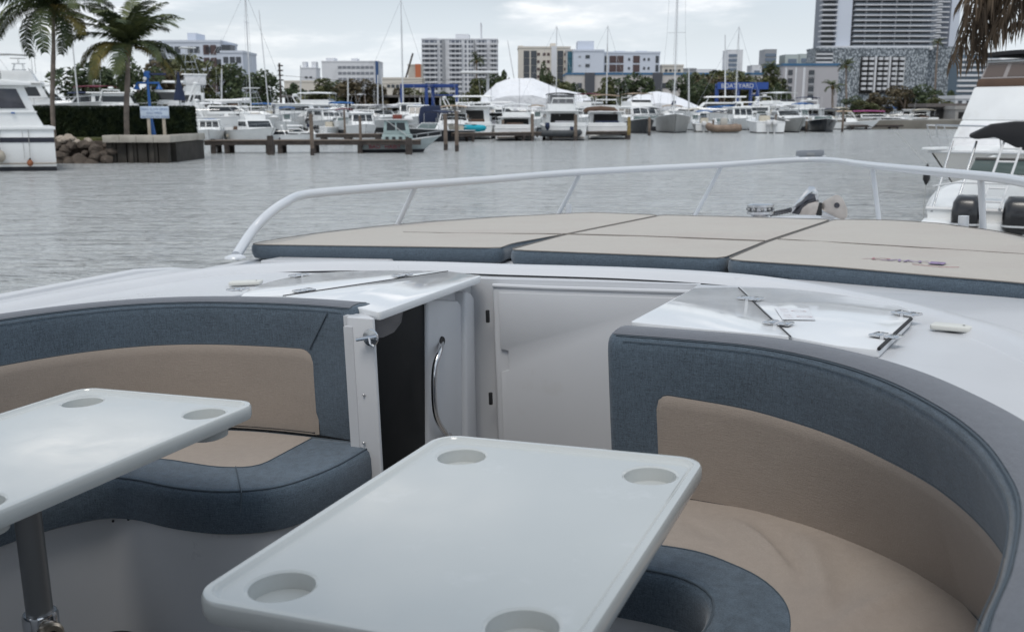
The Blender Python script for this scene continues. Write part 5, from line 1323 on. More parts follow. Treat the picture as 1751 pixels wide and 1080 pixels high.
for k in range(4): pane(rb, 'cabin_port', M_glass, b, t, 'right', 0.1+0.22*k, 0.22+0.22*k, 0.3, 0.75)
b, t = frus(rb, 'wheelhouse', M_pg, -1.1, 1.25, 0.85, 1.55, 2.75, 0.25, 0.1, 0.08)
pane(rb, 'large_window', M_glass, b, t, 'right', 0.12, 0.46, 0.28, 0.85); pane(rb, 'large_window', M_glass, b, t, 'right', 0.52, 0.86, 0.28, 0.85); pane(rb, 'windscreen', M_glass, b, t, 'front', 0.08, 0.92, 0.3, 0.85)
MB().cyl((0.95, -1.0, 2.9), (0.98, 0.9, 1.5), 0.03).build('handrail', M_alu, rb)
frus(rb, 'roof', mat('grey_roof', (0.45, 0.46, 0.47), 0.5), -1.9, 1.6, 1.0, 2.76, 2.86, 0.1, 0.1, 0.03)
frus(rb, 'roof_box', mat('red_brown_box', (0.20, 0.05, 0.035), 0.7, var=0.2), -0.25, 0.55, 0.4, 2.87, 3.25, 0, 0, 0.0)
frus(rb, 'roof_raft', M_hull, 0.7, 1.5, 0.4, 2.87, 3.15, 0.15, 0.15, 0.08)
M_redl = mat('red_lettering', (0.42, 0.03, 0.06), 0.6)
for tx, x0 in (('BAD', -2.35), ('HABIT', -1.0)):
    text_mesh(tx, 0.50, M_redl, rb, Matrix.Translation((1.27, x0, 0.36)) @ Matrix.Rotation(pi/2, 4, 'Z') @ Matrix.Rotation(pi/2, 4, 'X'), 'hull_lettering', extrude=0.01)
MB().ball((1.3, 0.9, 0.55), 0.17, 8, (1, 1, 1.5)).build('fender', M_hull, rb)
rails(rb, tp, 10, 0.35)
B_('bowrider', 'navy canvas covered boat standing left of the two bare pilings', 742, 244, 6.8, 2.7, 215, hm=M_hulln, can='navy', fb=0.8)
nvy = thing('covered_boat', 'tall navy blue boat cover left of the two bare pilings', 'boat cover', (on_water(742, 236).x, on_water(742, 236).y, 0.9), 0.1)
MB().loft([[Vector((x*a, y, z)) for x, y in ((-1.2, 0), (1.2, 0), (1.2, 2.2), (-1.2, 2.2))] for a, z in ((1, 0), (1.02, 0.9), (0.9, 1.6), (0.6, 1.75))], True, True, True).build('cover', canvas('navy'), nvy, bevel=0.15)
B_('express', 'white boat with tan cover on its bow behind the two bare pilings', 776, 240, 8.0, 3.0, 178, can='tan', hm=M_hullw)
B_('cruiser', 'white cabin cruiser stern with dark open cockpit above the teal kayak', 815, 238, 9.5, 3.4, 2, h=1.05)
ky = on_water(810, 240); kay = thing('kayak', 'bright teal kayak lying across the stern of the dark opened cruiser', 'kayak', (ky.x, ky.y+1.1, far(810, 219, ky.y+1.1).z), 0.03)
MB().tube([(-0.95, 0, 0.05), (-0.8, 0, 0.0), (-0.4, 0, -0.02), (0.4, 0, -0.02), (0.8, 0, 0.0), (0.95, 0, 0.05)], [0.06, 0.22, 0.27, 0.27, 0.22, 0.06], 12).build('hull', canvas('teal'), kay)
MB().lathe([(0.17, 0.24), (0.2, 0.26), (0.17, 0.28)], (0, 0, 0), (0, 0, 1), 12).build('coaming', M_black, kay)
B_('express', 'white express boat with arch and windscreen between the kayak and the black framed boat', 848, 236, 8.5, 2.9, 8, can='white')
B_('fly', 'broad white yacht stern with black framed arched window, left of the enclosed flybridge yacht', 884, 240, 9.5, 3.9, 3, k=0.85, h=0.7, radar=False)
B_('fly', 'flybridge yacht with arched clear canvas enclosure on top and a dinghy at its stern', 958, 240, 11.5, 3.9, -3, k=0.84, h=1.0, enc='clear', can='black', radar=False)
dg = on_water(958, 241); dng = thing('dinghy', 'dark inflatable dinghy hanging across the stern of the enclosed flybridge yacht', 'dinghy', (dg.x, dg.y+0.35, 0.55), 0.02)
MB().tube([(-1.5, 0.6, 0.05), (-1.4, 0.15, 0), (-1.0, 0, 0), (1.0, 0, 0), (1.4, 0.15, 0), (1.5, 0.6, 0.05)], 0.24, 12).build('tube', mat('dark_grey_rubber', (0.04, 0.045, 0.05), 0.6, var=0.3), dng)
MB().box((0, 0.5, 0), (2.6, 0.8, 0.16)).build('floor', M_hullg, dng); outboard(dng, -0.95, 0.25, 0.35, 0.75, canvas('navy')); outboard(dng, 0.9, 0.25, 0.15, 0.6, canvas('navy'))
B_('fly', 'white sedan yacht stern with tan curved bimini and brown canvas, above the dock end', 1033, 238, 11.0, 4.0, 2, k=0.84, h=0.98, can='tan', radar=False)
brc = thing('cockpit_cover', 'rolled brown canvas over the cockpit door of the tan topped yacht', 'canvas', (on_water(1030, 238).x, on_water(1030, 238).y+2.2, far(1030, 190, on_water(1030, 238).y+2.2).z))
MB().tube([(-1.3, 0, -0.1), (-1.1, 0, 0.12), (0, 0, 0.22), (1.1, 0, 0.12), (1.3, 0, -0.1)], 0.2, 10).build('canvas_roll', canvas('brown'), brc)
B_('bowrider', 'bow of a navy hulled boat with white deck and windscreen right of the middle dock', 1094, 229, 7.2, 2.7, 176, hm=M_hulln, fb=1.15, can='white')
B_('sail', 'grey hulled sailboat bow on, with the tallest mast of the marina and navy sail cover', 1150, 228, 10.5, 3.6, 186, hm=M_hullg, fb=1.45, can='navy', mast=18.5, sc='tan')
B_('cc', 'open boat with white outboards behind blue canvas left of the brown dinghy', 1202, 226, 7.0, 2.5, 5, can='blue', ob=2, obm=M_obw, h=0.75)
bd = on_water(1240, 228); bdg = thing('inflatable_boat', 'brown weathered inflatable boat with a rounded bow, left of the twin outboard boat', 'boat', (bd.x, bd.y+0.9, 0), 0.0, GROUPB)
M_brn = mat('brown_weathered_rubber', (0.22, 0.16, 0.12), 0.7, var=0.3, vscale=2)
MB().tube([(1.6, 0.8, 0.62), (0.6, 0.85, 0.5), (-0.8, 0.8, 0.45), (-1.35, 0.5, 0.55), (-1.5, 0, 0.7), (-1.35, -0.5, 0.55), (-0.8, -0.75, 0.45), (0.6, -0.8, 0.48), (1.6, -0.7, 0.55)], 0.36, 10).build('tube', M_brn, bdg)
MB().box((0.2, 0, 0.3), (2.6, 1.3, 0.5)).build('hull', M_hullg, bdg, bevel=0.1); frus(bdg, 'console', M_hullb, -0.3, 0.35, 0.35, 0.7, 1.5, 0.1, 0, 0.05)
B_('cc', 'white centre console boat stern with two white outboards and curved hardtop', 1302, 228, 8.5, 3.1, 2, can='white', ob=2, obm=M_obw, fb=1.15, h=1.0)
B_('express', 'white cruiser pointing at the camera with a grey lower hull and dark piling beside it', 1345, 227, 9.0, 3.2, 176, hm=M_hullg, can='white', fb=1.2, radar=False)
B_('bowrider', 'black hulled runabout seen bow on, right of the grey bowed cruiser', 1405, 226.5, 7.0, 3.0, 190, hm=M_hulln, fb=1.1)
B_('cruiser', 'white cruiser with navy cockpit canvas half hidden behind the black hulled runabout', 1415, 219, 9, 3.2, 12, can='navy')
B_('cc', 'small white boat with beige hardtop far off by the slim piling', 1437, 218, 7, 2.6, 170, can='cream', ob=1)
B_('express', 'low white speedboat with magenta canvas beside the short far dock', 1502, 219, 12.0, 3.0, 96, can='magenta', h=0.75, fb=1.0, radar=False)
B_('fly', 'white yacht with flybridge and navy trim behind the magenta covered speedboat', 1478, 213, 12, 4.0, 150, can='white', h=0.85)
B_('cruiser', 'small cream cruiser stern with dark doorway and orange tarp on its swim platform', 1564, 217, 9.0, 3.9, 3, hm=M_hull, h=0.95, can='cream')
B_('bowrider', 'dark hulled boat under a pale shrink cover, rightmost before the low boathouse', 1596, 213, 7.5, 3.6, 176, hm=M_hulln, fb=1.3, can='white')
B_('sail', 'far sailboat with blue sail cover left of the cream cruiser', 1517, 212, 10, 3.3, 80, can='blue', mast=8.5)
B_('sail', 'far sailboat with twin looking pale mast behind the cream cruiser', 1530, 210, 10, 3.3, 100, can='blue', mast=11.0)
# ---- boats: behind the front row, hauled out or in the back slips ------------------------------
BR2 = [
 ('cc', 'small open boat with blue top left of the tall reddish piling', 492, 222, 7, 2.6, 170, 88, {'can': 'blue', 'ob': 1, 'k': 0.8}),
 ('cruiser', 'small cruiser with navy canvas between the reddish and the thin piling', 560, 222, 8, 3.0, 150, 96, {'can': 'navy', 'k': 0.85}),
 ('bowrider', 'small runabout with burgundy canvas behind the back dock', 590, 224, 6.5, 2.5, 165, 92, {'can': 'burgundy', 'k': 0.9}),
 ('express', 'white express boat with grey top just left of the blue boat hoist', 655, 216, 9, 3.2, 160, 104, {'can': 'grey', 'k': 0.9}),
 ('cc', 'centre console boat with white top right of the hoist legs', 792, 216, 7.5, 2.7, 175, 108, {'can': 'white', 'ob': 0, 'k': 0.9}),
 ('cruiser', 'cruiser with black canvas squeezed in left of the arched white boat', 832, 216, 9, 3.2, 178, 112, {'can': 'black', 'k': 0.9}),
 ('cc', 'narrow open boat with tan top between the black framed and enclosed yachts', 918, 220, 7, 2.6, 172, 106, {'can': 'tan', 'ob': 1, 'k': 0.9}),
 ('cruiser', 'small cruiser with navy canvas between the two tall yacht sterns', 998, 220, 8.5, 3.0, 176, 108, {'can': 'navy', 'k': 0.9}),
 ('bowrider', 'small runabout with black canvas left of the grey sailboat bow', 1116, 220, 6.5, 2.5, 172, 112, {'can': 'black', 'k': 0.95}),
 ('cc', 'open boat with cream top right of the grey sailboat bow', 1187, 216, 7.5, 2.7, 175, 116, {'can': 'cream', 'ob': 0, 'k': 0.9}),
 ('bowrider', 'small runabout with navy canvas behind the brown inflatable boat', 1232, 216, 6.5, 2.5, 168, 114, {'can': 'navy'}),
 ('cruiser', 'white cruiser with grey canvas between the hoist and the orange ringed yacht', 1290, 212, 9, 3.2, 175, 122, {'can': 'grey'}),
 ('cc', 'small open boat with blue top left of the black hulled runabout', 1372, 219, 7, 2.6, 170, 112, {'can': 'blue', 'ob': 0}),
 ('bowrider', 'small runabout with tan canvas right of the far slim piling', 1452, 214, 6.5, 2.5, 100, 122, {'can': 'tan'}),
 ('fly', 'large white yacht at the far left behind the cabin cruiser roof', 30, 215, 13, 4.4, 70, 85, {'h': 1.5}),
 ('express', 'white express cruiser between the tall coconut palm and the burgundy sail cover', 85, 205, 11, 3.6, 95, 100, {'h': 1.5}),
 ('tower', 'sportfishing boat with bare tower frame behind the far left cruiser', 48, 210, 12, 4.0, 60, 100, {'h': 1.0}),
 ('express', 'white cruiser with green tinted windscreen above the hedge', 150, 205, 9.5, 3.4, -70, 95, {'h': 1.4, 'can': 'burgundy'}),
 ('express', 'white motor yacht with navy hull stripe behind the blue lamp post', 265, 205, 13, 4.0, -100, 100, {'h': 1.6, 'enc': 'hard'}),
 ('tower', 'sportfishing boat with white canvas wrapped bridge above the hedge end', 322, 205, 12.5, 4.2, -120, 108, {'h': 1.3, 'enc': 'w'}),
 ('cruiser', 'low white cruiser with navy canvas between the palm trunk and the lamp post', 200, 205, 9, 3.2, 80, 95, {'can': 'navy', 'h': 1.2}),
 ('express', 'white boat behind the tower boat with pale hardtop', 405, 205, 11, 3.6, 80, 92, {'enc': 'hard'}),
 ('cruiser', 'white cabin cruiser with blue canvas far behind the flared white bow', 505, 212, 10, 3.5, 70, 105, {'can': 'blue'}),
 ('fly', 'white trawler yacht with long upper deck far behind the long dock', 545, 210, 13, 4.2, 95, 112, {'h': 0.8}),
 ('express', 'white sport yacht left of the blue boat hoist', 645, 210, 12, 3.8, 85, 116, {'enc': 'hard'}),
 ('cruiser', 'white cruiser behind the pale green pilothouse roof', 700, 212, 9.5, 3.4, 170, 112, {'h': 1.1}),
 ('express', 'large sleek white sport yacht with dark side windows right of the blue boat hoist', 832, 205, 17, 4.6, 95, 128, {'h': 1.45, 'enc': 'hard'}),
 ('express', 'second sleek white yacht below the large one, behind the arched boats', 868, 210, 14, 4.2, 100, 119, {'h': 1.1, 'enc': 'hard'}),
 ('fly', 'white yacht with burgundy cover between the white shrink wrapped shapes', 1008, 208, 12, 4.0, 20, 122, {'can': 'burgundy', 'h': 1.0}),
 ('fly', 'white flybridge yacht with tan bridge cover left of the grey sailboat', 1088, 205, 13, 4.2, 165, 124, {'can': 'tan', 'h': 1.0}),
 ('express', 'long white sport yacht with raked arch right of the tall sailboat mast', 1215, 208, 18, 4.8, -80, 128, {'h': 1.35, 'enc': 'hard'}),
 ('express', 'second long white sport yacht beside the far blue hoist', 1262, 207, 16, 4.5, -85, 122, {'h': 1.0, 'enc': 'hard'}),
 ('fly', 'white yacht with orange life ring on its bridge behind the twin outboard boat', 1330, 207, 13, 4.3, 150, 126, {'h': 1.05}),
 ('cruiser', 'white hardtop cruiser right of the brown inflatable boat', 1262, 214, 9.5, 3.4, 175, 118, {'h': 1.1}),
 ('fly', 'white yacht with navy canvas in front of the blue roofed apartments', 1378, 208, 12, 4.0, 10, 122, {'can': 'navy', 'h': 0.85}),
 ('cruiser', 'small white cruiser among the boats left of the big dark podium', 1360, 212, 9, 3.3, 185, 118, {}),
 ('sail', 'sailboat with tall pale mast left of the lamp pole, behind the tower boat', 411, 205, 11, 3.5, 90, 98, {'can': 'white', 'mast': 11.5}),
 ('sail', 'sailboat whose thin mast rises between the white shrink wrapped hull and the trees', 937, 205, 10, 3.3, 90, 126, {'can': 'white', 'mast': 11.0}),
 ('sail', 'sailboat with thin mast in front of the blue and white apartments', 1023, 205, 10, 3.3, 90, 128, {'can': 'white', 'mast': 11.2}),
 ('sail', 'sailboat with slim mast standing alone in the sky left of the balcony tower', 674, 205, 11, 3.4, 90, 118, {'can': 'white', 'mast': 13.2}),
 ('sail', 'sailboat with slim mast in front of the distant grey towers', 1243, 205, 10, 3.4, 90, 124, {'can': 'blue', 'mast': 10.8}),
 ('cruiser', 'white cruiser with flying bridge windows tucked behind the tan topped yacht', 1062, 210, 10, 3.5, 185, 118, {'h': 1.1}),
 ('cc', 'small white open boat at the foot of the yard trees, right of the flared bow', 590, 216, 7, 2.6, 60, 100, {'can': 'blue', 'ob': 1}),
 ('cruiser', 'small white cruiser between the navy cover and the pale green pilothouse boat', 716, 218, 8, 3.0, 175, 104, {'can': 'blue'}),
]
for (kd, lb, u, v, L, B, yw, Y, kw) in BR2:
    B_(kd, lb, u, v, L, B, yw, Y=Y, z0=(1.15 if u < 330 else (0.4 if Y < SY-14 else 0.0)), **kw)
# leaning masts and poles
def pole(u0, v0, u1, v1, Y, r, label, cat='mast', name='bare_mast'):
    a = far(u0, v0, Y); b = far(u1, v1, Y); a.z = max(a.z, 0.2)
    th = thing(name, label, cat, a); MB().tube([(0, 0, 0), tuple(b-a)], [r, r*0.7], 7).build('pole', M_alu, th)
    return th
pole(134, 178, 119, 22, 75, 0.06, 'leaning pale mast between the two coconut palms')
pole(460, 190, 443, 18, 85, 0.05, 'thin leaning outrigger mast right of the tower boat')
pole(880, 140, 868, 70, 160, 0.07, 'thin leaning crane mast left of the beige apartments')
pole(656, 200, 652, 118, 105, 0.05, 'short dark mast left of the blue boat hoist')
for (u, vt, vb, Y, lb) in ((1178, 118, 190, 130, 'pale lamp pole right of the tallest mast'), (514, 112, 190, 125, 'pale street pole left of the distant white block'), (595, 128, 190, 125, 'pale street pole between the yard trees'),
    (646, 128, 190, 125, 'pale street pole under the blue striped building'), (379, 118, 190, 110, 'street pole right of the canvas wrapped bridge'), (1240, 60, 165, 132, 'pale pole in front of the far blue hoist')):
    th = pole(u, vb, u, vt, Y, 0.10, lb, 'pole', 'street_pole')
# power pole with crossarms
pp = far(481, 185, 120); th = thing('power_pole', 'wooden power pole with insulators left of the distant cream buildings', 'power pole', (pp.x, 120, 1.0)); hh_ = far(481, 108, 120).z-1
MB().tube([(0, 0, 0), (0, 0, hh_)], [0.16, 0.11], 8).build('pole', M_pile, th)
for k in range(4): MB().box((0.1, 0, hh_-0.3-0.55*k), (0.6, 0.14, 0.16)).build('insulator_arm', M_pile, th)
MB().tube([(-30, 0, hh_-2.0), (-20, 0, hh_-2.6), (0, 0, hh_-1.4), (12, 0, hh_-2.4), (26, 0, hh_-1.6)], 0.02, 4).build('cable', M_pile, th)
# ---- shrink wrapped hulls ----------------------------------------------------------------------
def wrap(pts, Y, depth, label):
    s = spx(Y); a = far(pts[0][0], 190, Y); th = thing('shrink_wrapped_yacht', label, 'wrapped yacht', (a.x, Y, 1.0))
    rows = []
    q = resample([Vector((far(u, v, Y).x-a.x, 0, far(u, v, Y).z-1.0)) for u, v in pts], 46, False)
    for i, p in enumerate(q):
        f = noise.noise(Vector((i*0.6, 3, Y)))*0.12; h = max(0.2, p.z+f*0.6)
        rows.append([Vector((p.x, 0.0, -0.4)), Vector((p.x, -0.05+f, h*0.30)), Vector((p.x, 0.02+f*0.5, h*0.58)), Vector((p.x, depth*0.12, h*0.66)), Vector((p.x, depth*0.5, h)), Vector((p.x, depth*0.8, h*0.88)), Vector((p.x, depth, -0.4))])
    mb = MB(); mb.loft(rows, False); mb.add(rows[0], [tuple(range(7))]); mb.add(rows[-1], [tuple(range(7))])
    mb.build('shrink_wrap', mat('white_shrink_wrap', (0.76, 0.77, 0.80), 0.45, var=0.05, vscale=0.6, bump=0.3, bscale=1.2), th, ang=28)
    for k in range(9, 46, 9):
        MB().tube([p+Vector((0, -0.015, 0)) for p in rows[k][1:5]], 0.03, 4).build('wrap_strap', canvas('grey'), th)
wrap([(820, 196), (822, 166), (848, 142), (868, 134), (910, 132.5), (932, 141), (960, 152), (1004, 161), (1014, 170), (1018, 196)], 140, 5, 'big white shrink wrapped yacht shape left of centre, in front of the beige apartments')
wrap([(1072, 196), (1076, 170), (1095, 161), (1128, 155.5), (1150, 159), (1180, 172), (1205, 184), (1214, 196)], 138, 5, 'smaller white shrink wrapped yacht shape behind the tall sailboat mast')
# ---- blue boat hoists -----------------------------------------------------------------------------
M_hoist = mat('blue_hoist_steel', (0.012, 0.045, 0.20), 0.45, var=0.12, vscale=1)
def hoist(u0, u1, u2, u3, vt, vb, Y0, Y1, label, tk=0.42):
    a = far(u0, vb, Y0); th = thing('boat_hoist', label, 'boat hoist', (a.x, Y0, 1.0)); 
    def L(u, v, Y): p = far(u, v, Y); return Vector((p.x-a.x, p.y-Y0, p.z-1.0))
    tops = [(u0, Y0), (u1, Y0), (u2, Y1), (u3, Y1)]
    for (u, Y) in tops:
        t = L(u, vt+1, Y); MB().box((t.x, t.y, t.z/2), (tk, tk, t.z)).build('leg', M_hoist, th, bevel=0.04)
        MB().lathe([(0, -0.3), (0.55, -0.3), (0.6, 0), (0.55, 0.3), (0, 0.3)], (t.x, t.y, 0.5), (1, 0, 0), 14).build('wheel', M_black, th)
    def beam(A, B, k=1.0):
        d = (B-A); m3 = Matrix.Rotation(atan2(d.y, d.x), 3, 'Z'); MB().box((A+B)/2, (d.length+tk, tk*k, tk*1.15*k), m=m3).build('beam', M_hoist, th, bevel=0.04)
    T = [L(u, vt, Y) for u, Y in tops]
    beam(T[0], T[1]); beam(T[2], T[3]); beam(T[1], T[2], 0.8); beam(L(u2, vt+16, Y1), L(u3, vt+16, Y1), 0.4)
    for p in (T[0].lerp(T[1], 0.3), T[0].lerp(T[1], 0.7)): MB().cyl(p, p-Vector((0, 0, 2.2)), 0.04, n=5).build('sling', M_pile, th)
    return th, T
hoist(687, 729, 740, 781, 147, 186, 131, 137, 'large navy blue travelling boat hoist left of the wrapped yacht')
h2, T2 = hoist(1226, 1262, 1284, 1296, 147, 180, 150, 156, 'far blue boat hoist with white lettering, in front of the trees', 0.5)
M_wht = mat('white_lettering', (0.6, 0.6, 0.6), 0.6)
MB().box(((T2[0].x+T2[3].x)/2, T2[0].y-0.3, T2[0].z), (T2[3].x-T2[0].x, 0.25, 1.0)).build('sign_beam', mat('bright_blue_panel', (0.02, 0.07, 0.30), 0.4), h2)
text_mesh('BOAT YARD', 0.9, M_wht, h2, Matrix.Translation((T2[0].x+0.5, T2[0].y-0.45, T2[0].z-0.3)) @ Matrix.Rotation(pi/2, 4, 'X'), 'lettering', spacing=0.95)
cn = far(803, 190, 150); th = thing('canopy_roof', 'flat white canopy roof on one thin post in front of the balcony tower', 'canopy', (cn.x+1.5, 150, 1)); zt_ = far(803, 124, 150).z-1
MB().box((0, 0, zt_), (5.4, 2.5, 0.35)).build('roof', M_hull, th, bevel=0.08); MB().cyl((1.2, 0, 0), (1.2, 0, zt_), 0.22, n=8).build('post', M_alu, th)
sh = far(560, 190, 145); th = thing('dock_shed', 'long dark open sided shed behind the left boats', 'shed', (sh.x, 145, 1)); z_ = far(600, 166, 145).z-1
MB().box((4.5, 2, z_+0.1), (24, 6, 0.3)).build('roof', mat('grey_shed_roof', (0.16, 0.15, 0.145), 0.8), th); MB().box((4.5, 4.5, z_/2), (23, 0.2, z_)).build('back_wall', M_inside, th)
for k in range(9): MB().box((-7+k*2.9, -0.8, z_/2), (0.2, 0.2, z_)).build('post', M_alu, th)
# ---- buildings -------------------------------------------------------------------------------------
M_bw = mat('white_stucco', (0.66, 0.67, 0.70), 0.8, var=0.04, vscale=0.05, dirt=(0.42, 0.43, 0.45), dscale=0.06)
M_bb = mat('beige_stucco', (0.62, 0.58, 0.52), 0.8, var=0.04, vscale=0.05)
M_bp = mat('pale_pinkish_render', (0.55, 0.52, 0.50), 0.8, var=0.04, vscale=0.05)
M_bl = mat('bluish_white_render', (0.58, 0.62, 0.70), 0.8, var=0.03, vscale=0.05)
M_bg = mat('grey_render', (0.30, 0.31, 0.33), 0.8, var=0.04, vscale=0.05)
M_win = mat('dark_building_window', (0.05, 0.058, 0.07), 0.15)
M_winb = mat('teal_balcony_glass', (0.03, 0.12, 0.17), 0.2)
M_winr = mat('reddish_shaded_loggia', (0.09, 0.06, 0.06), 0.7)
M_blueline = mat('blue_roof_band', (0.05, 0.14, 0.26), 0.6)
def building(name, label, u0, u1, vt, Y, depth, m, cat='apartment building', roofbits=(), band=None):
    a = far(u0, 190, Y); b = far(u1, 190, Y); W = b.x-a.x; H = far((u0+u1)/2, vt, Y).z-1.0
    th = thing(name, label, cat, ((a.x+b.x)/2, Y, 1.0))
    MB().box((0, depth/2, H/2), (W, depth, H)).build('wall', m, th)
    MB().box((0, depth/2, H+0.15), (W+0.3, depth+0.3, 0.5)).build('parapet', band or m, th)
    for (x0, x1, h_) in roofbits: MB().box(((x0+x1)/2*W, depth/2, H+h_/2), ((x1-x0)*W, depth*0.5, h_)).build('roof_house', m, th)
    th['W'] = W; th['H'] = H
    return th, W, H
def tile(th, name, m, xs, zs, w, h, dep=0.12, y=0.0):
    """alike openings: one object each, shared mesh"""
    base = None
    for x in xs:
        for z in zs:
            if base is None: o = MB().box((0, 0, 0), (w, dep, h)).build(name, m, th); base = o
            else: o = base.copy(); COL.objects.link(o); o.parent = th
            o.location = (x, y-dep*0.3, z)
def fr(a, b, n): return [a+(b-a)*(i+0.5)/n for i in range(n)]
# e: balcony tower
th, W, H = building('apartment_tower', 'tall pale balcony tower left of centre behind the big wrapped yacht', 723, 851, 68, 420, 18, M_bw, roofbits=((-0.06, 0.12, 2.5), (0.27, 0.285, 7), (-0.45, -0.3, 1.0)))
fl = fr(0.02*H, 0.97*H, 15)
for a, b in ((-0.5, -0.29), (-0.14, 0.03), (0.22, 0.36), (0.40, 0.5)):
    tile(th, 'balcony_slab', M_bw, [(a+b)/2*W], fl, (b-a)*W*1.0, 0.7, 1.6, -0.5)
    tile(th, 'window_band', mat('grey_blue_glazing', (0.12, 0.135, 0.17), 0.2), [(a+b)/2*W], [z+1.2 for z in fl], (b-a)*W*0.9, 1.3, 0.1)
for a, b in ((-0.5, -0.29), (-0.14, 0.03), (0.22, 0.36), (0.40, 0.5)):
    for x_ in fr(a, b, 3): MB().box((x_*W, -0.7, H/2), (0.25, 0.9, H*0.97)).build('balcony_divider', M_bw, th)
tile(th, 'window', mat('grey_blue_glazing', (0.12, 0.135, 0.17), 0.2), [-0.245*W, 0.08*W, 0.13*W, 0.165*W], [z+1.0 for z in fl], 0.8, 1.1)
MB().box((-0.215*W, -0.4, H/2), (0.035*W, 1.2, H)).build('grey_pier', M_bg, th); MB().box((0.195*W, -0.2, H/2), (0.02*W, 0.8, H*0.98)).build('grey_pier', M_bg, th)
# c: distant block with blue stripe
th, W, H = building('apartment_block', 'distant white block with a dark blue edge, left of the slim alone mast', 553, 649, 106, 430, 15, M_bw, roofbits=((0.0, 0.1, 1.6), (-0.45, -0.3, 1.8)))
tile(th, 'window', mat('pale_grey_window', (0.2, 0.21, 0.24), 0.3), fr(-0.22*W, 0.42*W, 8), fr(0.05*H, 0.95*H, 8), 1.6, 1.1); MB().box((0.475*W, -0.2, H/2), (0.05*W, 0.8, H*1.02)).build('blue_edge', mat('deep_blue_render', (0.03, 0.08, 0.2), 0.6), th)
th, W, H = building('small_tower', 'small pale twin topped building far behind the power pole', 517, 543, 117, 460, 10, M_bw, 'building', roofbits=((-0.45, -0.2, 3), (0.15, 0.45, 3)))
tile(th, 'window', M_win, fr(-0.3*W, 0.3*W, 2), fr(0.3*H, 0.9*H, 3), 1.2, 0.9)
th, W, H = building('low_house', 'low cream building between the power pole and the distant white block', 488, 560, 140, 330, 10, M_bb, 'building'); tile(th, 'window', M_win, fr(-0.4*W, 0.4*W, 7), [0.7*H], 1.0, 0.9)
th, W, H = building('low_house', 'low white building behind the slim alone mast', 655, 722, 135, 300, 10, M_bb, 'building'); tile(th, 'window', M_win, fr(-0.4*W, 0.4*W, 7), [0.8*H], 1.0, 0.9)
th, W, H = building('painted_building', 'small building with an orange and cream stepped top left of the balcony tower', 699, 722, 112, 380, 8, M_bb, 'building'); MB().box((0.25*W, -0.3, H*0.8), (0.4*W, 0.5, H*0.45)).build('orange_panel', mat('orange_render', (0.5, 0.16, 0.08), 0.8), th); MB().box((-0.1*W, -0.4, H*0.66), (1.1*W, 0.4, 2.4)).build('orange_band', mat('orange_render', (0.5, 0.16, 0.08), 0.8), th)
ck = far(700, 140, 378); cr_ = thing('crane', 'dark leaning crane jib beside the orange topped building', 'crane', (ck.x-2, 378, 12)); MB().tube([(0, 0, 0), (3.5, 0, 11)], 0.35, 5).build('jib', M_pile, cr_)
# a: left apartments
th, W, H = building('apartment_block', 'white apartment block with dark loggias behind the bushy palm, upper left', 262, 383, 72, 230, 14, M_bl, roofbits=((-0.02, 0.1, 2.2),))
fl = [H-1.7-2.75*k for k in range(4)]
tile(th, 'window', M_win, [x*W for x in (0.08, 0.17, -0.1, -0.2, -0.38, -0.47, 0.33, 0.47)], fl, 1.25, 1.4); tile(th, 'loggia', M_winr, [0.30*W, 0.40*W], fl, 1.3, 2.1)
th, W, H = building('apartment_wing', 'lower stepped wing with dark balconies right of the upper left white block', 383, 420, 90, 228, 12, M_bl)
MB().box((-0.25*W, 2, H+0.8), (0.4*W, 4, 1.7)).build('roof_terrace', M_win, th)
tile(th, 'balcony_opening', M_win, [-0.28*W, 0.02*W, 0.3*W], [H-1.6-2.7*k for k in range(4)], 1.1, 1.3)
# f: beige + blue-white complex
th, W, H = building('apartment_block', 'beige apartment block with dark window columns right of the balcony tower', 886, 974, 82, 300, 14, M_bb, roofbits=((-0.5, -0.4, 0.8), (0.13, 0.23, 1.5)))
fl = fr(0.30*H, 0.96*H, 6)
for x in (-0.34, -0.20, 0.31): tile(th, 'window_column', M_win, [x*W], fl, 1.7, 2.0)
tile(th, 'window', M_winr, [-0.11*W, 0.0*W, 0.08*W, 0.41*W], fl, 0.8, 0.8); MB().box((0.18*W, -0.4, 0.5*H), (0.09*W, 0.8, H*1.05)).build('pale_pier', M_bw, th)
th, W, H = building('stair_tower', 'narrow teal glazed stair tower between the beige and blue white apartments', 968, 981, 87, 292, 6, M_bp, 'building'); tile(th, 'glazing', M_winb, [0], fr(0.35*H, 0.98*H, 6), W*0.8, 2.1)
th, W, H = building('apartment_block', 'blue white apartment block with a roof box and three columns of windows', 980, 1031, 87.5, 285, 14, M_bl, roofbits=((-0.35, 0.2, 2.9),))
tile(th, 'window', M_win, [-0.04*W], fr(0.3*H, 0.98*H, 5), 1.2, 0.9); tile(th, 'small_window', M_bg, [-0.3*W], fr(0.3*H, 0.98*H, 5), 0.7, 0.4)
th, W, H = building('apartment_block', 'white apartment block with recessed red brown balconies, above the long blue roofed building', 1031, 1126, 91, 290, 14, M_bl, roofbits=((-0.3, -0.1, 0.8), (0.1, 0.3, 0.8)))
fl = fr(0.26*H, 0.97*H, 5)
tile(th, 'balcony_recess', M_winr, [-0.34*W, -0.21*W*1.0, 0.08*W], fl, 1.9, 2.0); tile(th, 'balcony_recess', M_win, [-0.46*W, 0.45*W], fl, 0.9, 1.9); tile(th, 'window', M_win, [0.30*W, -0.05*W, 0.22*W], fl, 0.6, 0.7)
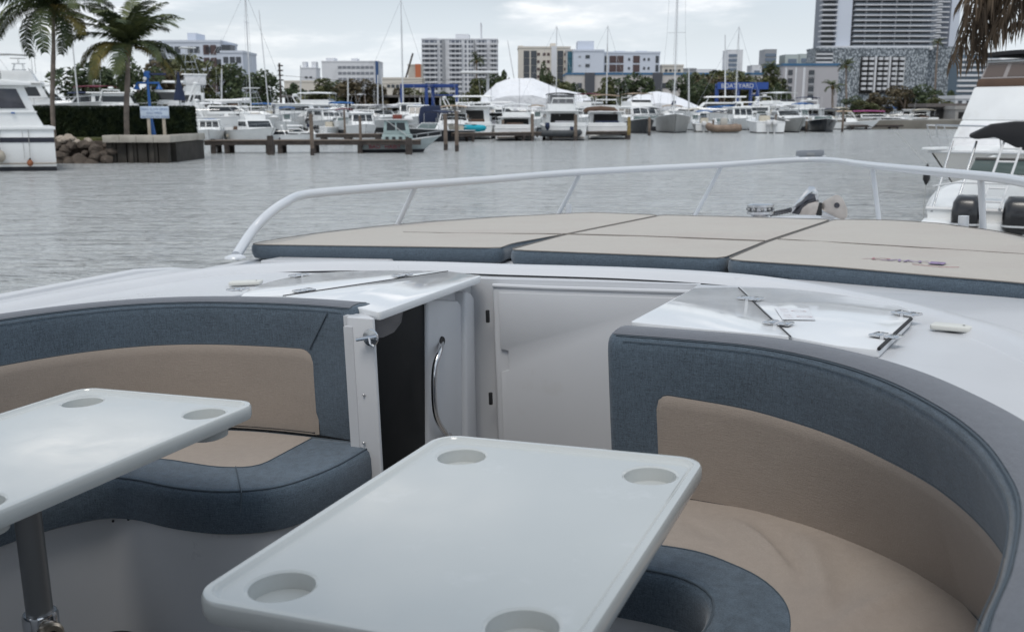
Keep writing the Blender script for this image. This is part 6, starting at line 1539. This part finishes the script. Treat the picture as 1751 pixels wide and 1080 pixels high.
# g: long low building with blue roof line
th, W, H = building('long_apartment_building', 'long low pale building with a blue roof line behind the trees, centre right', 968, 1335, 127.5, 240, 14, M_bp, band=M_blueline)
tile(th, 'window', M_win, [(x-1151)/367*W for x in (990, 1003, 1062, 1108, 1134, 1142)], fr(0.1*H, 0.86*H, 3), 1.1, 1.2)
for x in (1007, 1122): MB().box(((x-1151)/367*W, -0.15, 0.55*H), (0.045*W, 0.5, H*0.98)).build('dark_stairwell', mat('dark_grey_render', (0.08, 0.085, 0.10), 0.8), th)
th, W, H = building('low_house', 'small low rooftop building right of the white apartments with red brown balconies', 1130, 1166, 113, 300, 9, M_bb, 'building'); tile(th, 'window', M_win, fr(-0.4*W, 0.4*W, 4), [H-1.3], 0.8, 0.7)
th, W, H = building('low_house', 'low flat building with a green roof right of the tallest mast', 1166, 1188, 119, 330, 9, M_bg, 'building'); tile(th, 'window', M_win, [0], [H-1.3], 2, 0.7)
# h: far towers, some of the haze fade put into their pale paint
for (u0, u1, vt, lb, m_, nb, dk) in ((1240, 1266, 86, 'far pale tower with dark glazed side, left one of the distant trio', M_bw, 12, (-0.42, 0.15)), (1303, 1323, 85, 'far dark blue grey tower, middle one of the distant trio', M_bg, 12, (-0.46, 0.46)),
    (1338, 1362, 94, 'far pale green block, left half of the distant pair beside the big tower', mat('haze_paled_green_render', (0.42, 0.47, 0.47), 0.8), 8, (-0.3, 0.3)), (1361, 1380, 93, 'far pale green block, right half of the distant pair beside the big tower', mat('haze_paled_green_render', (0.42, 0.47, 0.47), 0.8), 8, (-0.3, 0.3)),
    (1186, 1222, 119, 'far low grey block right of the tallest mast', M_bw, 3, (-0.3, 0.3)), (1283, 1299, 112, 'far low pale block between the distant towers', M_bw, 3, (-0.3, 0.3))):
    th, W, H = building('distant_tower', lb, u0, u1, vt, 1300, 30, m_, 'tower')
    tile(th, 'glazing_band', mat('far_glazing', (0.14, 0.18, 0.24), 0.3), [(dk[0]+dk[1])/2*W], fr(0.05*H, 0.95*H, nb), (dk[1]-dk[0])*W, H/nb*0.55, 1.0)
# i: apartments with blue roof band
th, W, H = building('apartment_block', 'pale four storey apartments with blue roof band, left of the podium', 1336, 1430, 112, 215, 16, mat('pale_lilac_render', (0.42, 0.41, 0.43), 0.8, var=0.04, vscale=0.1), band=M_blueline)
fl = [H-1.45-1.7*k for k in range(5)]
def bx_(u): return (u-1383)/94*W
tile(th, 'window', M_win, [bx_(1348)], fl, 0.95, 1.05); tile(th, 'balcony_opening', M_win, [bx_(1384)], fl, 1.2, 0.95); tile(th, 'balcony_rail', M_bg, [bx_(1384)], [z-0.75 for z in fl], 1.2, 0.45, 0.3)
MB().box((bx_(1340), -0.15, H*0.48), (0.35, 0.3, H*0.95)).build('pier', M_bw, th); MB().box((bx_(1371), -0.12, H*0.48), (0.5, 0.25, H*0.95)).build('pier', M_bw, th); MB().box((bx_(1357), -0.12, H*0.48), (0.35, 0.25, H*0.95)).build('pier', M_bw, th)
# j: podium and tower
YT = 330; sT = spx(YT)
def scr(name):
    m = bpy.data.materials.new(name); m.use_nodes = True; t = m.node_tree; b = t.nodes['Principled BSDF']; b.inputs['Roughness'].default_value = 0.7
    tcn = t.nodes.new('ShaderNodeTexCoord'); mp = t.nodes.new('ShaderNodeMapping'); mp.inputs['Rotation'].default_value = (0, radians(40), 0); mp.inputs['Scale'].default_value = (1.3, 1, 0.55)
    n = t.nodes.new('ShaderNodeTexVoronoi'); n.inputs['Scale'].default_value = 2.2; t.links.new(tcn.outputs['Object'], mp.inputs[0]); t.links.new(mp.outputs[0], n.inputs['Vector'])
    r = t.nodes.new('ShaderNodeValToRGB'); r.color_ramp.elements[0].position = 0.34; r.color_ramp.elements[0].color = (0.47, 0.51, 0.55, 1); r.color_ramp.elements[1].position = 0.52; r.color_ramp.elements[1].color = (0.12, 0.14, 0.16, 1)
    t.links.new(n.outputs['Distance'], r.inputs[0]); t.links.new(r.outputs[0], b.inputs['Base Color']); return m
M_scr = scr('perforated_screen')
def ux(u, u0, u1, W): return ((u-(u0+u1)/2)/(u1-u0))*W
th, W, H = building('podium_building', 'podium with patterned perforated screen under the big balcony tower', 1389, 1580, 84, YT, 10, M_scr, 'building')
zz = lambda v: far(1480, v, YT).z-1.0
MB().box((ux(1403, 1389, 1580, W), -0.3, (zz(112)+zz(87))/2), (28*sT, 0.8, zz(87)-zz(112))).build('glazed_corner', M_win, th)
for v in (93, 100, 107): MB().box((ux(1403, 1389, 1580, W), -0.8, zz(v)), (28*sT, 0.4, 0.5)).build('mullion', M_bw, th)
for (ua, ub) in ((1466, 1488), (1493, 1512), (1516, 1540)):
    MB().box((ux((ua+ub)/2, 1389, 1580, W), -0.2, (zz(97)+zz(160))/2), ((ub-ua)*sT, 0.7, zz(97)-zz(160))).build('dark_opening', M_inside, th)
    tile(th, 'balcony', M_bw, [ux((ua+ub)/2+q*(ub-ua)/2*0.5, 1389, 1580, W) for q in (-1, 1)], [zz(v) for v in (101, 109.5, 118, 126.5, 135, 143.5, 152)], (ub-ua)*sT*0.32, 0.85, 1.4, -0.5)
for u in (1490, 1514): MB().box((ux(u, 1389, 1580, W), -0.6, (zz(97)+zz(158))/2), (3.2*sT, 1.0, zz(97)-zz(158))).build('pale_pier', M_bw, th)
th, W, H = building('podium_wing', 'receding right wing of the patterned podium, behind the palm fronds', 1580, 1642, 82, YT+10, 8, M_scr, 'building')
MB().box((0.42*W, -0.5, 0.45*H), (0.2*W, 1.0, H*0.9)).build('pale_end', M_bw, th)
th, W, H = building('hotel_tower', 'big high rise hotel tower with stacked balconies above the patterned podium', 1396, 1580, -60, YT+6, 8, mat('blue_grey_facade', (0.17, 0.19, 0.23), 0.5, var=0.05), 'tower')
zz = lambda v: far(1480, v, YT+6).z-1.0
MB().box((ux(1430, 1396, 1580, W), -1.0, (zz(84)+zz(-60))/2), (25*sT, 2.2, zz(-60)-zz(84))).build('blank_wall_panel', M_bl, th)
fls = [84-8.9*k for k in range(1, 17)]
tile(th, 'balcony_slab', M_bw, [ux(1514, 1396, 1580, W)], [zz(v+6) for v in fls], 138*sT, 0.32, 2.6, -0.9)
tile(th, 'balcony_slab', M_bw, [ux(1404, 1396, 1580, W)], [zz(v+6) for v in fls], 27*sT, 0.42, 3.0, -0.9)
tile(th, 'balcony_glass', mat('balcony_glass', (0.17, 0.20, 0.24), 0.2), [ux(1514, 1396, 1580, W)], [zz(v+4.2) for v in fls], 136*sT, 0.75, 0.06, -1.9)
tile(th, 'room_glazing', M_win, [ux(u, 1396, 1580, W) for u in (1456, 1481, 1505, 1530, 1555)], [zz(v+1.5) for v in fls], 19*sT, 1.1, 0.1)
tile(th, 'room_glazing', M_win, [ux(1406, 1396, 1580, W)], [zz(v+1.5) for v in fls], 18*sT, 1.1, 0.1)
for u in (1468, 1493, 1518, 1543): MB().box((ux(u, 1396, 1580, W), -0.4, (zz(84)+zz(-60))/2), (2.0*sT, 1.6, zz(-60)-zz(84))).build('party_wall', M_bw, th)
for k, v in enumerate(fls):
    o = MB().prism([(-1, -1.6), (2.2, -2.4), (3.6, 0.5), (2.0, 5.0), (-1, 5.0)], 0, 0.45).build('curved_balcony', M_bw, th, bevel=0.1); o.location = (ux(1580, 1396, 1580, W), 0, zz(v+6))
MB().box((ux(1485, 1396, 1580, W), -1.2, zz(83)), (192*sT, 4.5, 1.2)).build('ledge', M_bw, th)
th, W, H = building('rear_tower', 'second high rise slab with pale end wall behind the hotel tower', 1588, 1626, -60, YT+45, 8, mat('blue_grey_facade', (0.17, 0.19, 0.23), 0.5), 'tower')
MB().box((0.30*W, -0.3, H/2), (0.4*W, 0.8, H)).build('blank_wall_panel', M_bl, th); tile(th, 'balcony_slab', M_bw, [-0.25*W], [H*(0.45+k*0.034) for k in range(16)], 0.5*W, 0.4, 1.2, -0.4)
th, W, H = building('glass_building', 'glassy white banded building seen through the hanging palm fronds', 1632, 1700, 96, YT-40, 6, mat('blue_glass_wall', (0.13, 0.18, 0.23), 0.2), 'building')
tile(th, 'floor_band', M_bw, [0], fr(0.02*H, 0.98*H, 11), W*1.01, 0.55, 1.0, -0.3)
# low boathouse and white house at the far right shore
th, W, H = building('boathouse', 'long low boathouse with dark roof at the right end of the far shore', 1586, 1652, 183, 150, 6, mat('boathouse_wall', (0.10, 0.095, 0.095), 0.9), 'boathouse')
MB().prism([(-W/2-0.4, -0.6), (W/2+0.4, -0.6), (W/2+0.4, 6.6), (-W/2-0.4, 6.6)], H, H+0.5).build('roof', mat('brown_roof', (0.13, 0.115, 0.11), 0.9, var=0.15), th)
tile(th, 'bay_opening', M_inside, fr(-0.45*W, 0.45*W, 5), [H*0.45], W*0.15, H*0.75)
th, W, H = building('white_house', 'small white house with dark windows behind the boathouse', 1632, 1664, 168, 158, 6, M_bw, 'house'); tile(th, 'window', M_win, [-0.25*W, 0.2*W], [H*0.75], 0.6, 0.8)
th, W, H = building('white_shed', 'plain pale shed wall beside the boathouse at the right shore', 1634, 1668, 186, 146, 4, mat('pale_shed', (0.34, 0.33, 0.32), 0.9, var=0.1), 'shed'); tile(th, 'door', M_inside, [-0.2*W], [H*0.4], 0.8, H*0.6)

# ---- trees -------------------------------------------------------------------------------------------
TR = [(150, 112, 120, 105, 'dark', 'dark tree crown behind the leaning mast at upper left'), (185, 118, 70, 100, 'dark', 'small dark tree between the two coconut palms'), (238, 100, 90, 100, 'dark', 'dark tree behind the bushy palm trunk'), (292, 96, 110, 112, 'brown', 'brownish tree in front of the upper left apartments'),
 (352, 95, 130, 118, 'olive', 'green tree in front of the white apartment wing'), (412, 112, 95, 120, 'dark', 'dark spreading tree behind the tower boat'), (448, 125, 80, 125, 'dark', 'dark tree right of the tower boat mast'),
 (512, 136, 60, 150, 'dark', 'small dark tree under the twin topped building'), (548, 134, 90, 140, 'olive', 'rounded green tree in front of the distant white block'), (578, 142, 60, 150, 'dark', 'low dark tree below the distant white block'),
 (622, 139, 110, 142, 'brown', 'wide olive brown tree under the blue striped building edge'), (664, 146, 50, 150, 'brown', 'small brownish tree left of the blue boat hoist'), (716, 150, 60, 160, 'olive', 'low tree seen under the blue boat hoist'),
 (760, 152, 70, 160, 'dark', 'dark bush between the hoist and the balcony tower foot'), (812, 134, 60, 165, 'olive', 'green tree at the right foot of the balcony tower'), (840, 130, 70, 168, 'dark', 'dark tree left of the wrapped yacht peak'), (868, 112, 36, 170, 'dark', 'narrow upright tree left of the beige apartments'),
 (932, 108, 26, 168, 'dark', 'slim cypress like tree in front of the beige apartments'), (955, 130, 70, 170, 'olive', 'olive tree below the teal stair tower'), (992, 136, 60, 172, 'dark', 'dark tree between the wrapped yacht and the long blue roofed building'),
 (1035, 132, 70, 165, 'olive', 'green rounded tree in front of the long blue roofed building, left'), (1080, 130, 90, 168, 'dark', 'green rounded tree in front of the long blue roofed building, middle'), (1120, 138, 60, 165, 'dark', 'dark tree left of the tallest mast'),
 (1172, 128, 70, 175, 'dark', 'dark tree right of the tallest mast'), (1215, 126, 100, 178, 'olive', 'wide olive tree behind the far blue hoist, left'), (1262, 122, 110, 180, 'olive', 'wide olive tree behind the far blue hoist, middle'), (1308, 114, 90, 178, 'olive', 'tallest olive tree left of the pale four storey apartments'), (1200, 140, 60, 160, 'dark', 'low dark tree behind the second wrapped yacht'),
 (1330, 135, 40, 170, 'dark', 'dark tree at the left corner of the pale four storey apartments'), (1462, 165, 50, 165, 'dark', 'low dark bush right of the fan palm pair'), (1505, 155, 60, 170, 'brown', 'brown bare looking tree in front of the podium openings'), (1545, 150, 60, 172, 'brown', 'brown bare looking tree right of the podium openings'),
 (1580, 146, 75, 175, 'dark', 'dark rounded tree before the right wing of the podium'), (1612, 168, 60, 160, 'olive', 'low green tree behind the boathouse roof'), (1632, 150, 40, 190, 'dark', 'dark narrow tree under the hanging palm fronds'), (1660, 176, 50, 185, 'olive', 'low olive bush beside the white house'), (1480, 172, 60, 158, 'olive', 'olive bush behind the far flybridge yacht'),
 (1235, 135, 90, 168, 'brown', 'rusty toned tree behind the far blue hoist')]
for i, (u, vt, wp, Y, kd, lb) in enumerate(TR): tree(u, vt, 195, wp, Y, kd, lb, i)
def farpalm(u, vb, vc, Y, label, rpx, seed, thick=0.15): return palm(u, vb, vc, Y, label, rpx, 15, 0, 1.0, seed, 1, thick, detail=0)
farpalm(815, 190, 104, 170, 'slim palm in front of the balcony tower', 17, 11)
farpalm(1318, 190, 118, 178, 'small palm rising from the olive trees left of the four storey apartments', 18, 12)
farpalm(1424, 195, 148, 158, 'dark fan palm in front of the pale four storey apartments', 20, 13, 0.2)
farpalm(1447, 195, 113, 200, 'taller dark palm in front of the patterned podium', 18, 14, 0.2)
farpalm(1604, 100, 72, 300, 'small palm on the podium roof between the towers', 12, 15, 0.3)

# ---- nearer boats at the frame's edges ----------------------------------------------------------------
# left: stern quarter of a cabin cruiser lying broadside, running out of the frame
lY = on_water(60, 292).y; s_ = spx(lY)
lc = thing('cabin_cruiser', 'large white cabin cruiser with black hull stripe and round fenders at the left edge', 'boat', (far(98, 292, lY).x, lY, 0), 0, 'boats moored in the marina')
def lv(v): return far(60, v, lY).z
def lu(u): return (u-98)*s_
zg = lv(222); Lh = 13.0
sec = [(0.06, zg+0.05), (0.0, zg-0.02), (-0.02, zg-0.45), (0.06, 0.42), (0.12, 0.16)]
rings = []
for i in range(15):
    x = -Lh*i/14; t = i/14; nar = max(0, (t-0.55)/0.45)**2*1.7
    rings.append([Vector((x, y+nar, z*(1+0.25*t*t) if z > 0.3 else z)) for y, z in sec] + [Vector((x, 3.6-y-nar, z*(1+0.25*t*t) if z > 0.3 else z)) for y, z in reversed(sec)])
MB().loft(rings, True, True, True).build('hull', M_hull, lc, bevel=0.0, ang=40)
MB().loft([[r[4]+Vector((0, 0.0, 0)), r[4]+Vector((0, 0.05, -0.5)), r[5]+Vector((0, -0.05, -0.5)), r[5]] for r in rings], True, True, True).build('bottom', M_boot, lc)
MB().loft([[Vector((r[2].x, r[2].y-0.012, 0)) + Vector((0, 0, zz_*(1+0.25*(i/14)**2))) for zz_ in (lv(235), lv(243.5))] for i, r in enumerate(rings[:-1])], False).build('hull_stripe', mat('black_stripe', (0.015, 0.017, 0.03), 0.4), lc)
MB().tube([Vector((r[2].x, r[2].y-0.01, lv(279)*(1+0.05*(i/14)))) for i, r in enumerate(rings[:-1])], 0.03, 6).build('rub_strake', mat('rusty_strake', (0.30, 0.26, 0.22), 0.6, var=0.2), lc)
MB().box((-Lh/2+0.05, 1.8, zg+0.06), (Lh+0.05, 3.75, 0.12)).build('deck', M_hull, lc, bevel=0.02)
for x in (lu(48), lu(5)): MB().box((x, -0.022, (zg+0.2)/2+0.1), (0.012, 0.01, zg-0.5)).build('panel_line', M_hullg, lc)
# lower cabin side, window and roof
def lp_(u, v, y=0.25): return Vector((lu(u), y, lv(v)))
def lplate(name, px, y0, y1, m, bev=0.01): return MB().loft([[Vector((lu(u), y0, lv(v))) for u, v in px], [Vector((lu(u), y1, lv(v))) for u, v in px]], True, True, True).build(name, m, lc, bevel=bev)
lplate('cabin', [(85, 218), (72, 191), (57, 146), (-250, 150), (-250, 218)], 0.22, 3.4, M_hull, 0.03)
lplate('cabin_ledge', [(75, 193), (74, 190), (-250, 192), (-250, 195)], 0.17, 3.45, M_hull)
lplate('window_frame', [(62, 187.5), (47, 149.5), (-6, 149), (10, 188)], 0.205, 0.24, M_hull, 0.01)
lplate('cabin_window', [(58, 185.5), (45, 152), (-3, 151.5), (12, 186)], 0.185, 0.23, mat('curtained_glass', (0.06, 0.062, 0.075), 0.12, var=0.25, vscale=2.0), 0.01)
lplate('cabin_window', [(-10, 186), (-26, 152), (-90, 152), (-78, 186)], 0.185, 0.23, M_glass, 0.01)
lplate('roof', [(70, 146.5), (68, 141), (20, 136), (-250, 132), (-250, 147)], -0.05, 3.7, M_hull, 0.03)
lplate('upper_house', [(17, 137), (8, 124), (-30, 116), (-250, 112), (-250, 136)], 0.8, 3.0, M_hull, 0.03)
lplate('upper_window', [(13, 130), (5, 123.5), (-60, 121), (-60, 131)], 0.76, 0.85, M_glass, 0.01)
lplate('deck_fitting', [(33, 194.5), (34, 192), (39, 192), (40, 194.5)], 0.1, 0.16, M_bluep)
for u, v, r in ((11, 266, 9.5), (57, 278, 5)):
    q3 = Matrix.Rotation(radians(13), 3, 'Z') @ Vector((lu(u), -0.02-r*s_, 0))
    f = thing('fender', 'round pale fender hanging against the left white cruiser' if u < 20 else 'small orange brown fender hanging near the stern of the left white cruiser', 'fender', (lc.location.x+q3.x, lY+q3.y, lv(v)))
    MB().ball((0, 0, 0), r*s_, 12, (1, 1, 1.15)).build('ball', mat('dirty_fender', (0.38, 0.34, 0.28), 0.6, var=0.2, vscale=6) if u < 20 else mat('rusty_fender', (0.25, 0.09, 0.04), 0.7, var=0.2, vscale=6), f)
    MB().cyl((0, 0, r*s_), (0, 0.05, r*s_*1.5), 0.05, 0.03).build('fender_neck', M_black, f); MB().cyl((0, 0.05, r*s_*1.4), (0, r*s_-0.02, lv(222)-lv(v)), 0.012, n=5).build('line', M_hullg, f)

lc.rotation_euler = (0, 0, radians(13))
for o_ in lc.children:
    for v_ in o_.data.vertices: v_.co.x -= max(0, v_.co.y)*0.26
# right: flybridge yacht bow on to the left
yb = far(1600, 262, 25.5)
ry = thing('flybridge_yacht', 'large white flybridge yacht with brown dodger band pointing left at the right edge', 'boat', (0, 0, 0), 0, 'boats moored in the marina')
hd = radians(-124); Ly = 13.0; By = 4.2; fby = 1.12
bd_ = Vector((sin(hd), cos(hd), 0)); cen = Vector((yb.x, yb.y, 0)) - bd_*(Ly/2)
ry.location = cen; ry.rotation_euler = (0, 0, -hd)
tpy = hull_parts(ry, Ly, By, 1.05, mat('yacht_hull_paint', (0.72, 0.70, 0.67), 0.35, dirt=(0.50, 0.38, 0.24), dscale=0.7, dlo=0.55, dhi=0.8), boot=0.10, bowup=0.18, rake=0.10, full=0.35, bt=mat('dark_bronze_bottom', (0.05, 0.03, 0.02), 0.6))
frus(ry, 'foredeck_trunk', M_hull, 3.0, 5.3, 0.8, 1.05, 1.3, 0.7, 0, 0.15)
b, t = frus(ry, 'deckhouse', M_hull, -6.0, 4.2, 1.25, 1.02, 1.95, 0.50, 0, 0.10, bev=0.05)
pane(ry, 'covered_windscreen', canvas('white'), b, t, 'front', 0.05, 0.95, 0.2, 0.92, 0.02); pane(ry, 'side_window', M_glass, b, t, 'right', 0.15, 0.7, 0.45, 0.85); pane(ry, 'side_window', M_glass, b, t, 'left', 0.3, 0.85, 0.45, 0.85)
b, t = frus(ry, 'flybridge', M_hull, -5.2, 3.68, 1.18, 1.95, 2.85, 0.42, 0, 0.05, bev=0.06)
frus(ry, 'dodger_band', canvas('brown'), -4.0, 3.22, 1.10, 2.85, 3.06, 0.03, 0, 0.02)
b, t = frus(ry, 'bridge_enclosure', mat('smoky_vinyl', (0.30, 0.27, 0.26), 0.15), -3.8, 3.14, 1.05, 3.06, 3.50, 0.22, 0, 0.05)
for q_ in range(3):
    pane(ry, 'enclosure_pane', mat('brown_tinted_vinyl', (0.10, 0.075, 0.065), 0.12), b, t, 'front', 0.03+0.33*q_, 0.31+0.33*q_, 0.1, 0.9)
    for sd_ in ('left', 'right'): pane(ry, 'enclosure_pane', mat('brown_tinted_vinyl', (0.10, 0.075, 0.065), 0.12), b, t, sd_, 0.03+0.33*q_, 0.30+0.33*q_, 0.1, 0.9)
frus(ry, 'enclosure_top', M_hull, -3.9, 3.02, 1.13, 3.50, 3.58, 0.15, 0, 0.05)
bimini(ry, -3.5, 3.1, 1.15, 3.50, 3.80, canvas('black'), 0.06, th=0.10)
MB().cyl((0.6, 1.2, 3.55), (0.6, 1.2, 4.5), 0.02, n=5).build('aerial', M_alu, ry)
for sg in (-1, 1):
    pts = [Vector((sg*max(0.12, p[0]-0.05), p[1]+0.05, p[2]+0.62)) for p in tpy[9:]]
    r_ = MB().tube(pts, 0.022, 6).build('pulpit_rail', M_sst, ry)
    MB().tube([p-Vector((0, 0, 0.3)) for p in pts], 0.012, 5).build('mid_rail', M_sst, r_)
    for i, p in enumerate(tpy[9:]):
        if i % 2 == 1 or i == 7: MB().cyl((sg*max(0.1, p[0]-0.1), p[1]-0.25, p[2]), tuple(pts[i]), 0.018, n=5).build('rail_post', M_sst, r_)
MB().box((0, Ly/2-0.1, 1.27), (0.35, 0.9, 0.07)).build('bow_pulpit', M_hull, ry, bevel=0.02)
bc = thing('window_cover', 'grey and burgundy canvas stretched in front of the right yacht flybridge', 'canvas', far(1672, 178, 34))
def bl(u, v, Y=34): return far(u, v, Y)-bc.location
MB().loft([[bl(1657, 181), bl(1692, 128), bl(1700, 135), bl(1668, 184)], [bl(1657, 181, 35), bl(1692, 128, 35), bl(1700, 135, 35), bl(1668, 184, 35)]], True, True, True).build('grey_panel', canvas('grey'), bc, bevel=0.03)
MB().loft([[bl(1661, 183, 33.9), bl(1676, 156, 33.9), bl(1681, 160, 33.9), bl(1668, 186, 33.9)], [bl(1661, 183, 33.97), bl(1676, 156, 33.97), bl(1681, 160, 33.97), bl(1668, 186, 33.97)]], True, True, True).build('burgundy_panel', canvas('burgundy'), bc, bevel=0.02)
# black float on a mooring line
fp = on_water(1578, 380); fz = far(1580, 297, fp.y).z; fl_ = thing('mooring_float', 'black cylindrical float hanging on a mooring line below the right yacht bow', 'float', (fp.x, fp.y, fz)); fs = spx(fp.y)
MB().lathe([(0.0, -20*fs), (2*fs, -18*fs), (6*fs, -10*fs), (6.2*fs, 6*fs), (5.8*fs, 8*fs), (2*fs, 14*fs), (1*fs, 17*fs)], (0, 0, 0), (0, 0, 1), 14).build('float_body', M_black, fl_)
MB().cyl((0, 0, 15*fs), (0.25, 2.6, 36*fs+0.4), 0.008, n=5).build('upper_line', M_hullg, fl_); MB().cyl((0, 0, -18*fs), (0.0, 0, -fz-0.1), 0.008, n=5).build('lower_line', M_hullg, fl_)
# boat with two black outboards
oY = 17.2; oc = far(1697, 372, oY)
ob_ = thing('outboard_boat', 'white boat with two big black outboard motors, ladder and folded black top, right edge', 'boat', (oc.x+0.0+3.5*sin(radians(27)), oY+3.5*cos(radians(27)), 0), -radians(27), 'boats moored in the marina')
hull_parts(ob_, 7.0, 2.3, 0.55, M_hull, boot=0.08, bowup=0.4)
frus(ob_, 'swim_bracket', M_hull, -4.1, -3.45, 1.15, 0.10, 0.34, 0, 0, 0.05)
for x in (-0.40, 0.38): outboard(ob_, x, -3.95, 0.20, 0.98, M_ob, 0.0)
b, t = frus(ob_, 'console', M_hull, -1.2, 0.2, 0.65, 0.5, 0.95, 0.3, 0, 0.06)
b, t = frus(ob_, 'windshield', M_glass2, -0.3, 0.4, 0.6, 0.95, 1.25, 0.25, 0.0, 0.12)
MB().tube([t[0], t[1], t[2], t[3]], 0.018, 6, closed=True).build('windshield_frame', M_black, ob_)
MB().loft([[Vector((x*w_, y+dy, z)) for x, z in ((-0.55, 1.78-sag), (-0.2, 1.97), (0.2, 2.02), (0.7, 2.02), (1.5, 1.98), (1.5, 1.68+sag), (0.9, 1.62), (0.55, 1.46+sag), (0.25, 1.58), (-0.1, 1.74), (-0.45, 1.70))] for w_, y, dy, sag in ((0.88, -2.7, 0, 0.0), (1.0, -2.55, 0, 0.02), (1.02, -2.2, 0, 0.0), (0.9, -2.0, 0, 0.0))], True, True, True).build('folded_canopy', canvas('black'), ob_, bevel=0.04)
for x0, x1 in ((-0.62, -0.40), (-0.98, -0.80)):
    MB().tube([(x0, -3.5, 0.45), (x1, -2.5, 1.66)], 0.022, 8).build('canopy_strut', M_sst, ob_)
lad = MB().tube([(-0.20, -3.55, 0.55), (0.05, -2.6, 1.66)], 0.022, 8).build('ladder_rail', M_alu, ob_); MB().tube([(0.10, -3.55, 0.55), (0.35, -2.6, 1.66)], 0.022, 8).build('ladder_rail', M_alu, ob_)
for k in range(5):
    f = 0.1+0.2*k; MB().cyl((-0.20+0.25*f, -3.55+0.95*f, 0.55+1.11*f), (0.10+0.25*f, -3.55+0.95*f, 0.55+1.11*f), 0.018, n=6).build('ladder_rung', M_alu, ob_)
MB().tube([(-1.0, -3.45, 0.9), (-0.6, -3.5, 0.98), (0.9, -3.5, 0.98)], 0.018, 6).build('stern_rail', M_alu, ob_)
MB().tube([(0.75, -2.4, 1.7), (1.0, -2.0, 1.25), (0.7, -1.6, 0.75)], 0.02, 6).build('canopy_strut', M_sst, ob_)

# quay along our starboard side with a leaning palm whose dry fronds hang into the picture
qa = BM @ Vector((1.25, -6, 0)); qb = BM @ Vector((1.25, 11.5, 0))
slab('quay', [(qa.x, qa.y), (qb.x, qb.y), (qb.x+9, qb.y-3.5), (qa.x+9, qa.y-3.5)], -1.5, 0.75, M_conc, bev=0.02)
Yf = 9.4
pt0 = Vector((6.9, 8.6, 0.75)); ct = Vector((5.75, 9.5, 4.3))
npalm = thing('palm_tree', 'near palm at the right edge whose dry brown fronds hang down into view', 'palm tree', pt0, 0, 'palm trees')
MB().tube(catmull([(0, 0, 0), ((ct-pt0)*0.35+Vector((0.12, 0, 0))), tuple(ct-pt0)], 6), [0.17]*6+[0.13]*7, 12).build('trunk', M_ptr, npalm)
rng = random.Random(33)
def hang_frond(path, ll, lw, m, n=70, seed=0, curl=0.3):
    rg = random.Random(seed); pts = resample(catmull([Vector(p) for p in path], 8), n, False); mb = MB()
    mb.tube(pts, [0.018*(1-i/n*0.8) for i in range(n)], 5)
    for i in range(5, n):
        t = i/n; tg = (pts[min(n-1, i+1)]-pts[i-1]).normalized(); sd = tg.cross(Vector((0, 1, 0.2))).normalized()
        for sg in (-1, 1):
            for rep_ in range(1):
                le = ll*(0.45+0.55*sin(pi*min(1, t*0.9+0.1)))*rg.uniform(0.7, 1.15)
                d = (tg*0.55+sd*sg*rg.uniform(0.25, 0.6)+Vector((0, rg.uniform(-0.5, 0.5), 0))).normalized()
                d2 = (d*0.5+Vector((rg.uniform(-0.1, 0.1), rg.uniform(-0.1, 0.1), -1.0))).normalized(); d3 = (d2+Vector((rg.uniform(-0.15, 0.15), 0, -1))).normalized()
                a = pts[i]; b = a+d*le*0.3; c = b+d2*le*0.4; e = c+d3*le*0.35; w_ = Vector((rg.uniform(0.5, 1), rg.uniform(-0.5, 0.5), 0)).normalized()*lw
                o = len(mb.v); mb.v += [a-w_*0.4, a+w_*0.4, b-w_*0.5, b+w_*0.5, c-w_*0.4, c+w_*0.4, e]; mb.f += [(o, o+1, o+3, o+2), (o+2, o+3, o+5, o+4), (o+4, o+5, o+6)]
    return mb.build('frond', m, npalm, ang=180)
def fp_(u, v, dy=0.0): return far(u, v, Yf+dy)-pt0
hf = [([(1830, -150), (1745, -95), (1690, -30), (1655, 45), (1634, 105)], 0.0, 0.42, L_palmd), ([(1830, -150), (1760, -75), (1705, -10), (1682, 50), (1668, 100)], 0.15, 0.42, L_palmd),
      ([(1835, -145), (1790, -95), (1735, -50), (1695, 0), (1660, 60)], 0.3, 0.45, L_palmd), ([(1850, -140), (1800, -80), (1755, -30), (1728, 15), (1700, 60)], -0.1, 0.40, L_palmd),
      ([(1860, -140), (1830, -70), (1795, -20), (1765, 20), (1735, 45)], 0.25, 0.36, L_palmd), ([(1850, -150), (1800, -120), (1750, -85), (1700, -45), (1650, 5)], -0.2, 0.42, L_palmd),
      ([(1840, -150), (1760, -110), (1720, -60), (1690, 10), (1682, 85)], 0.4, 0.42, L_palmd), ([(1860, -150), (1810, -90), (1780, -50), (1755, -10), (1738, 20)], 0.05, 0.40, L_palmd),
      ([(1860, -150), (1840, -60), (1815, 0), (1790, 40)], 0.1, 0.4, L_palmd), ([(1850, -150), (1780, -190), (1700, -180), (1640, -130)], 0.2, 0.5, L_palm), ([(1860, -150), (1900, -210), (1980, -200), (2050, -120)], 0.1, 0.5, L_palm), ([(1860, -150), (1930, -140), (1990, -80), (2020, 0)], -0.3, 0.5, L_palm), ([(1860, -150), (1860, -240), (1880, -300), (1930, -330)], 0.5, 0.5, L_palm)]
for i, (pp_, dy, ll, m_) in enumerate(hf):
    hang_frond([fp_(u, v, dy+0.06*j) for j, (u, v) in enumerate(pp_)], ll, 0.016, m_, 64, i)
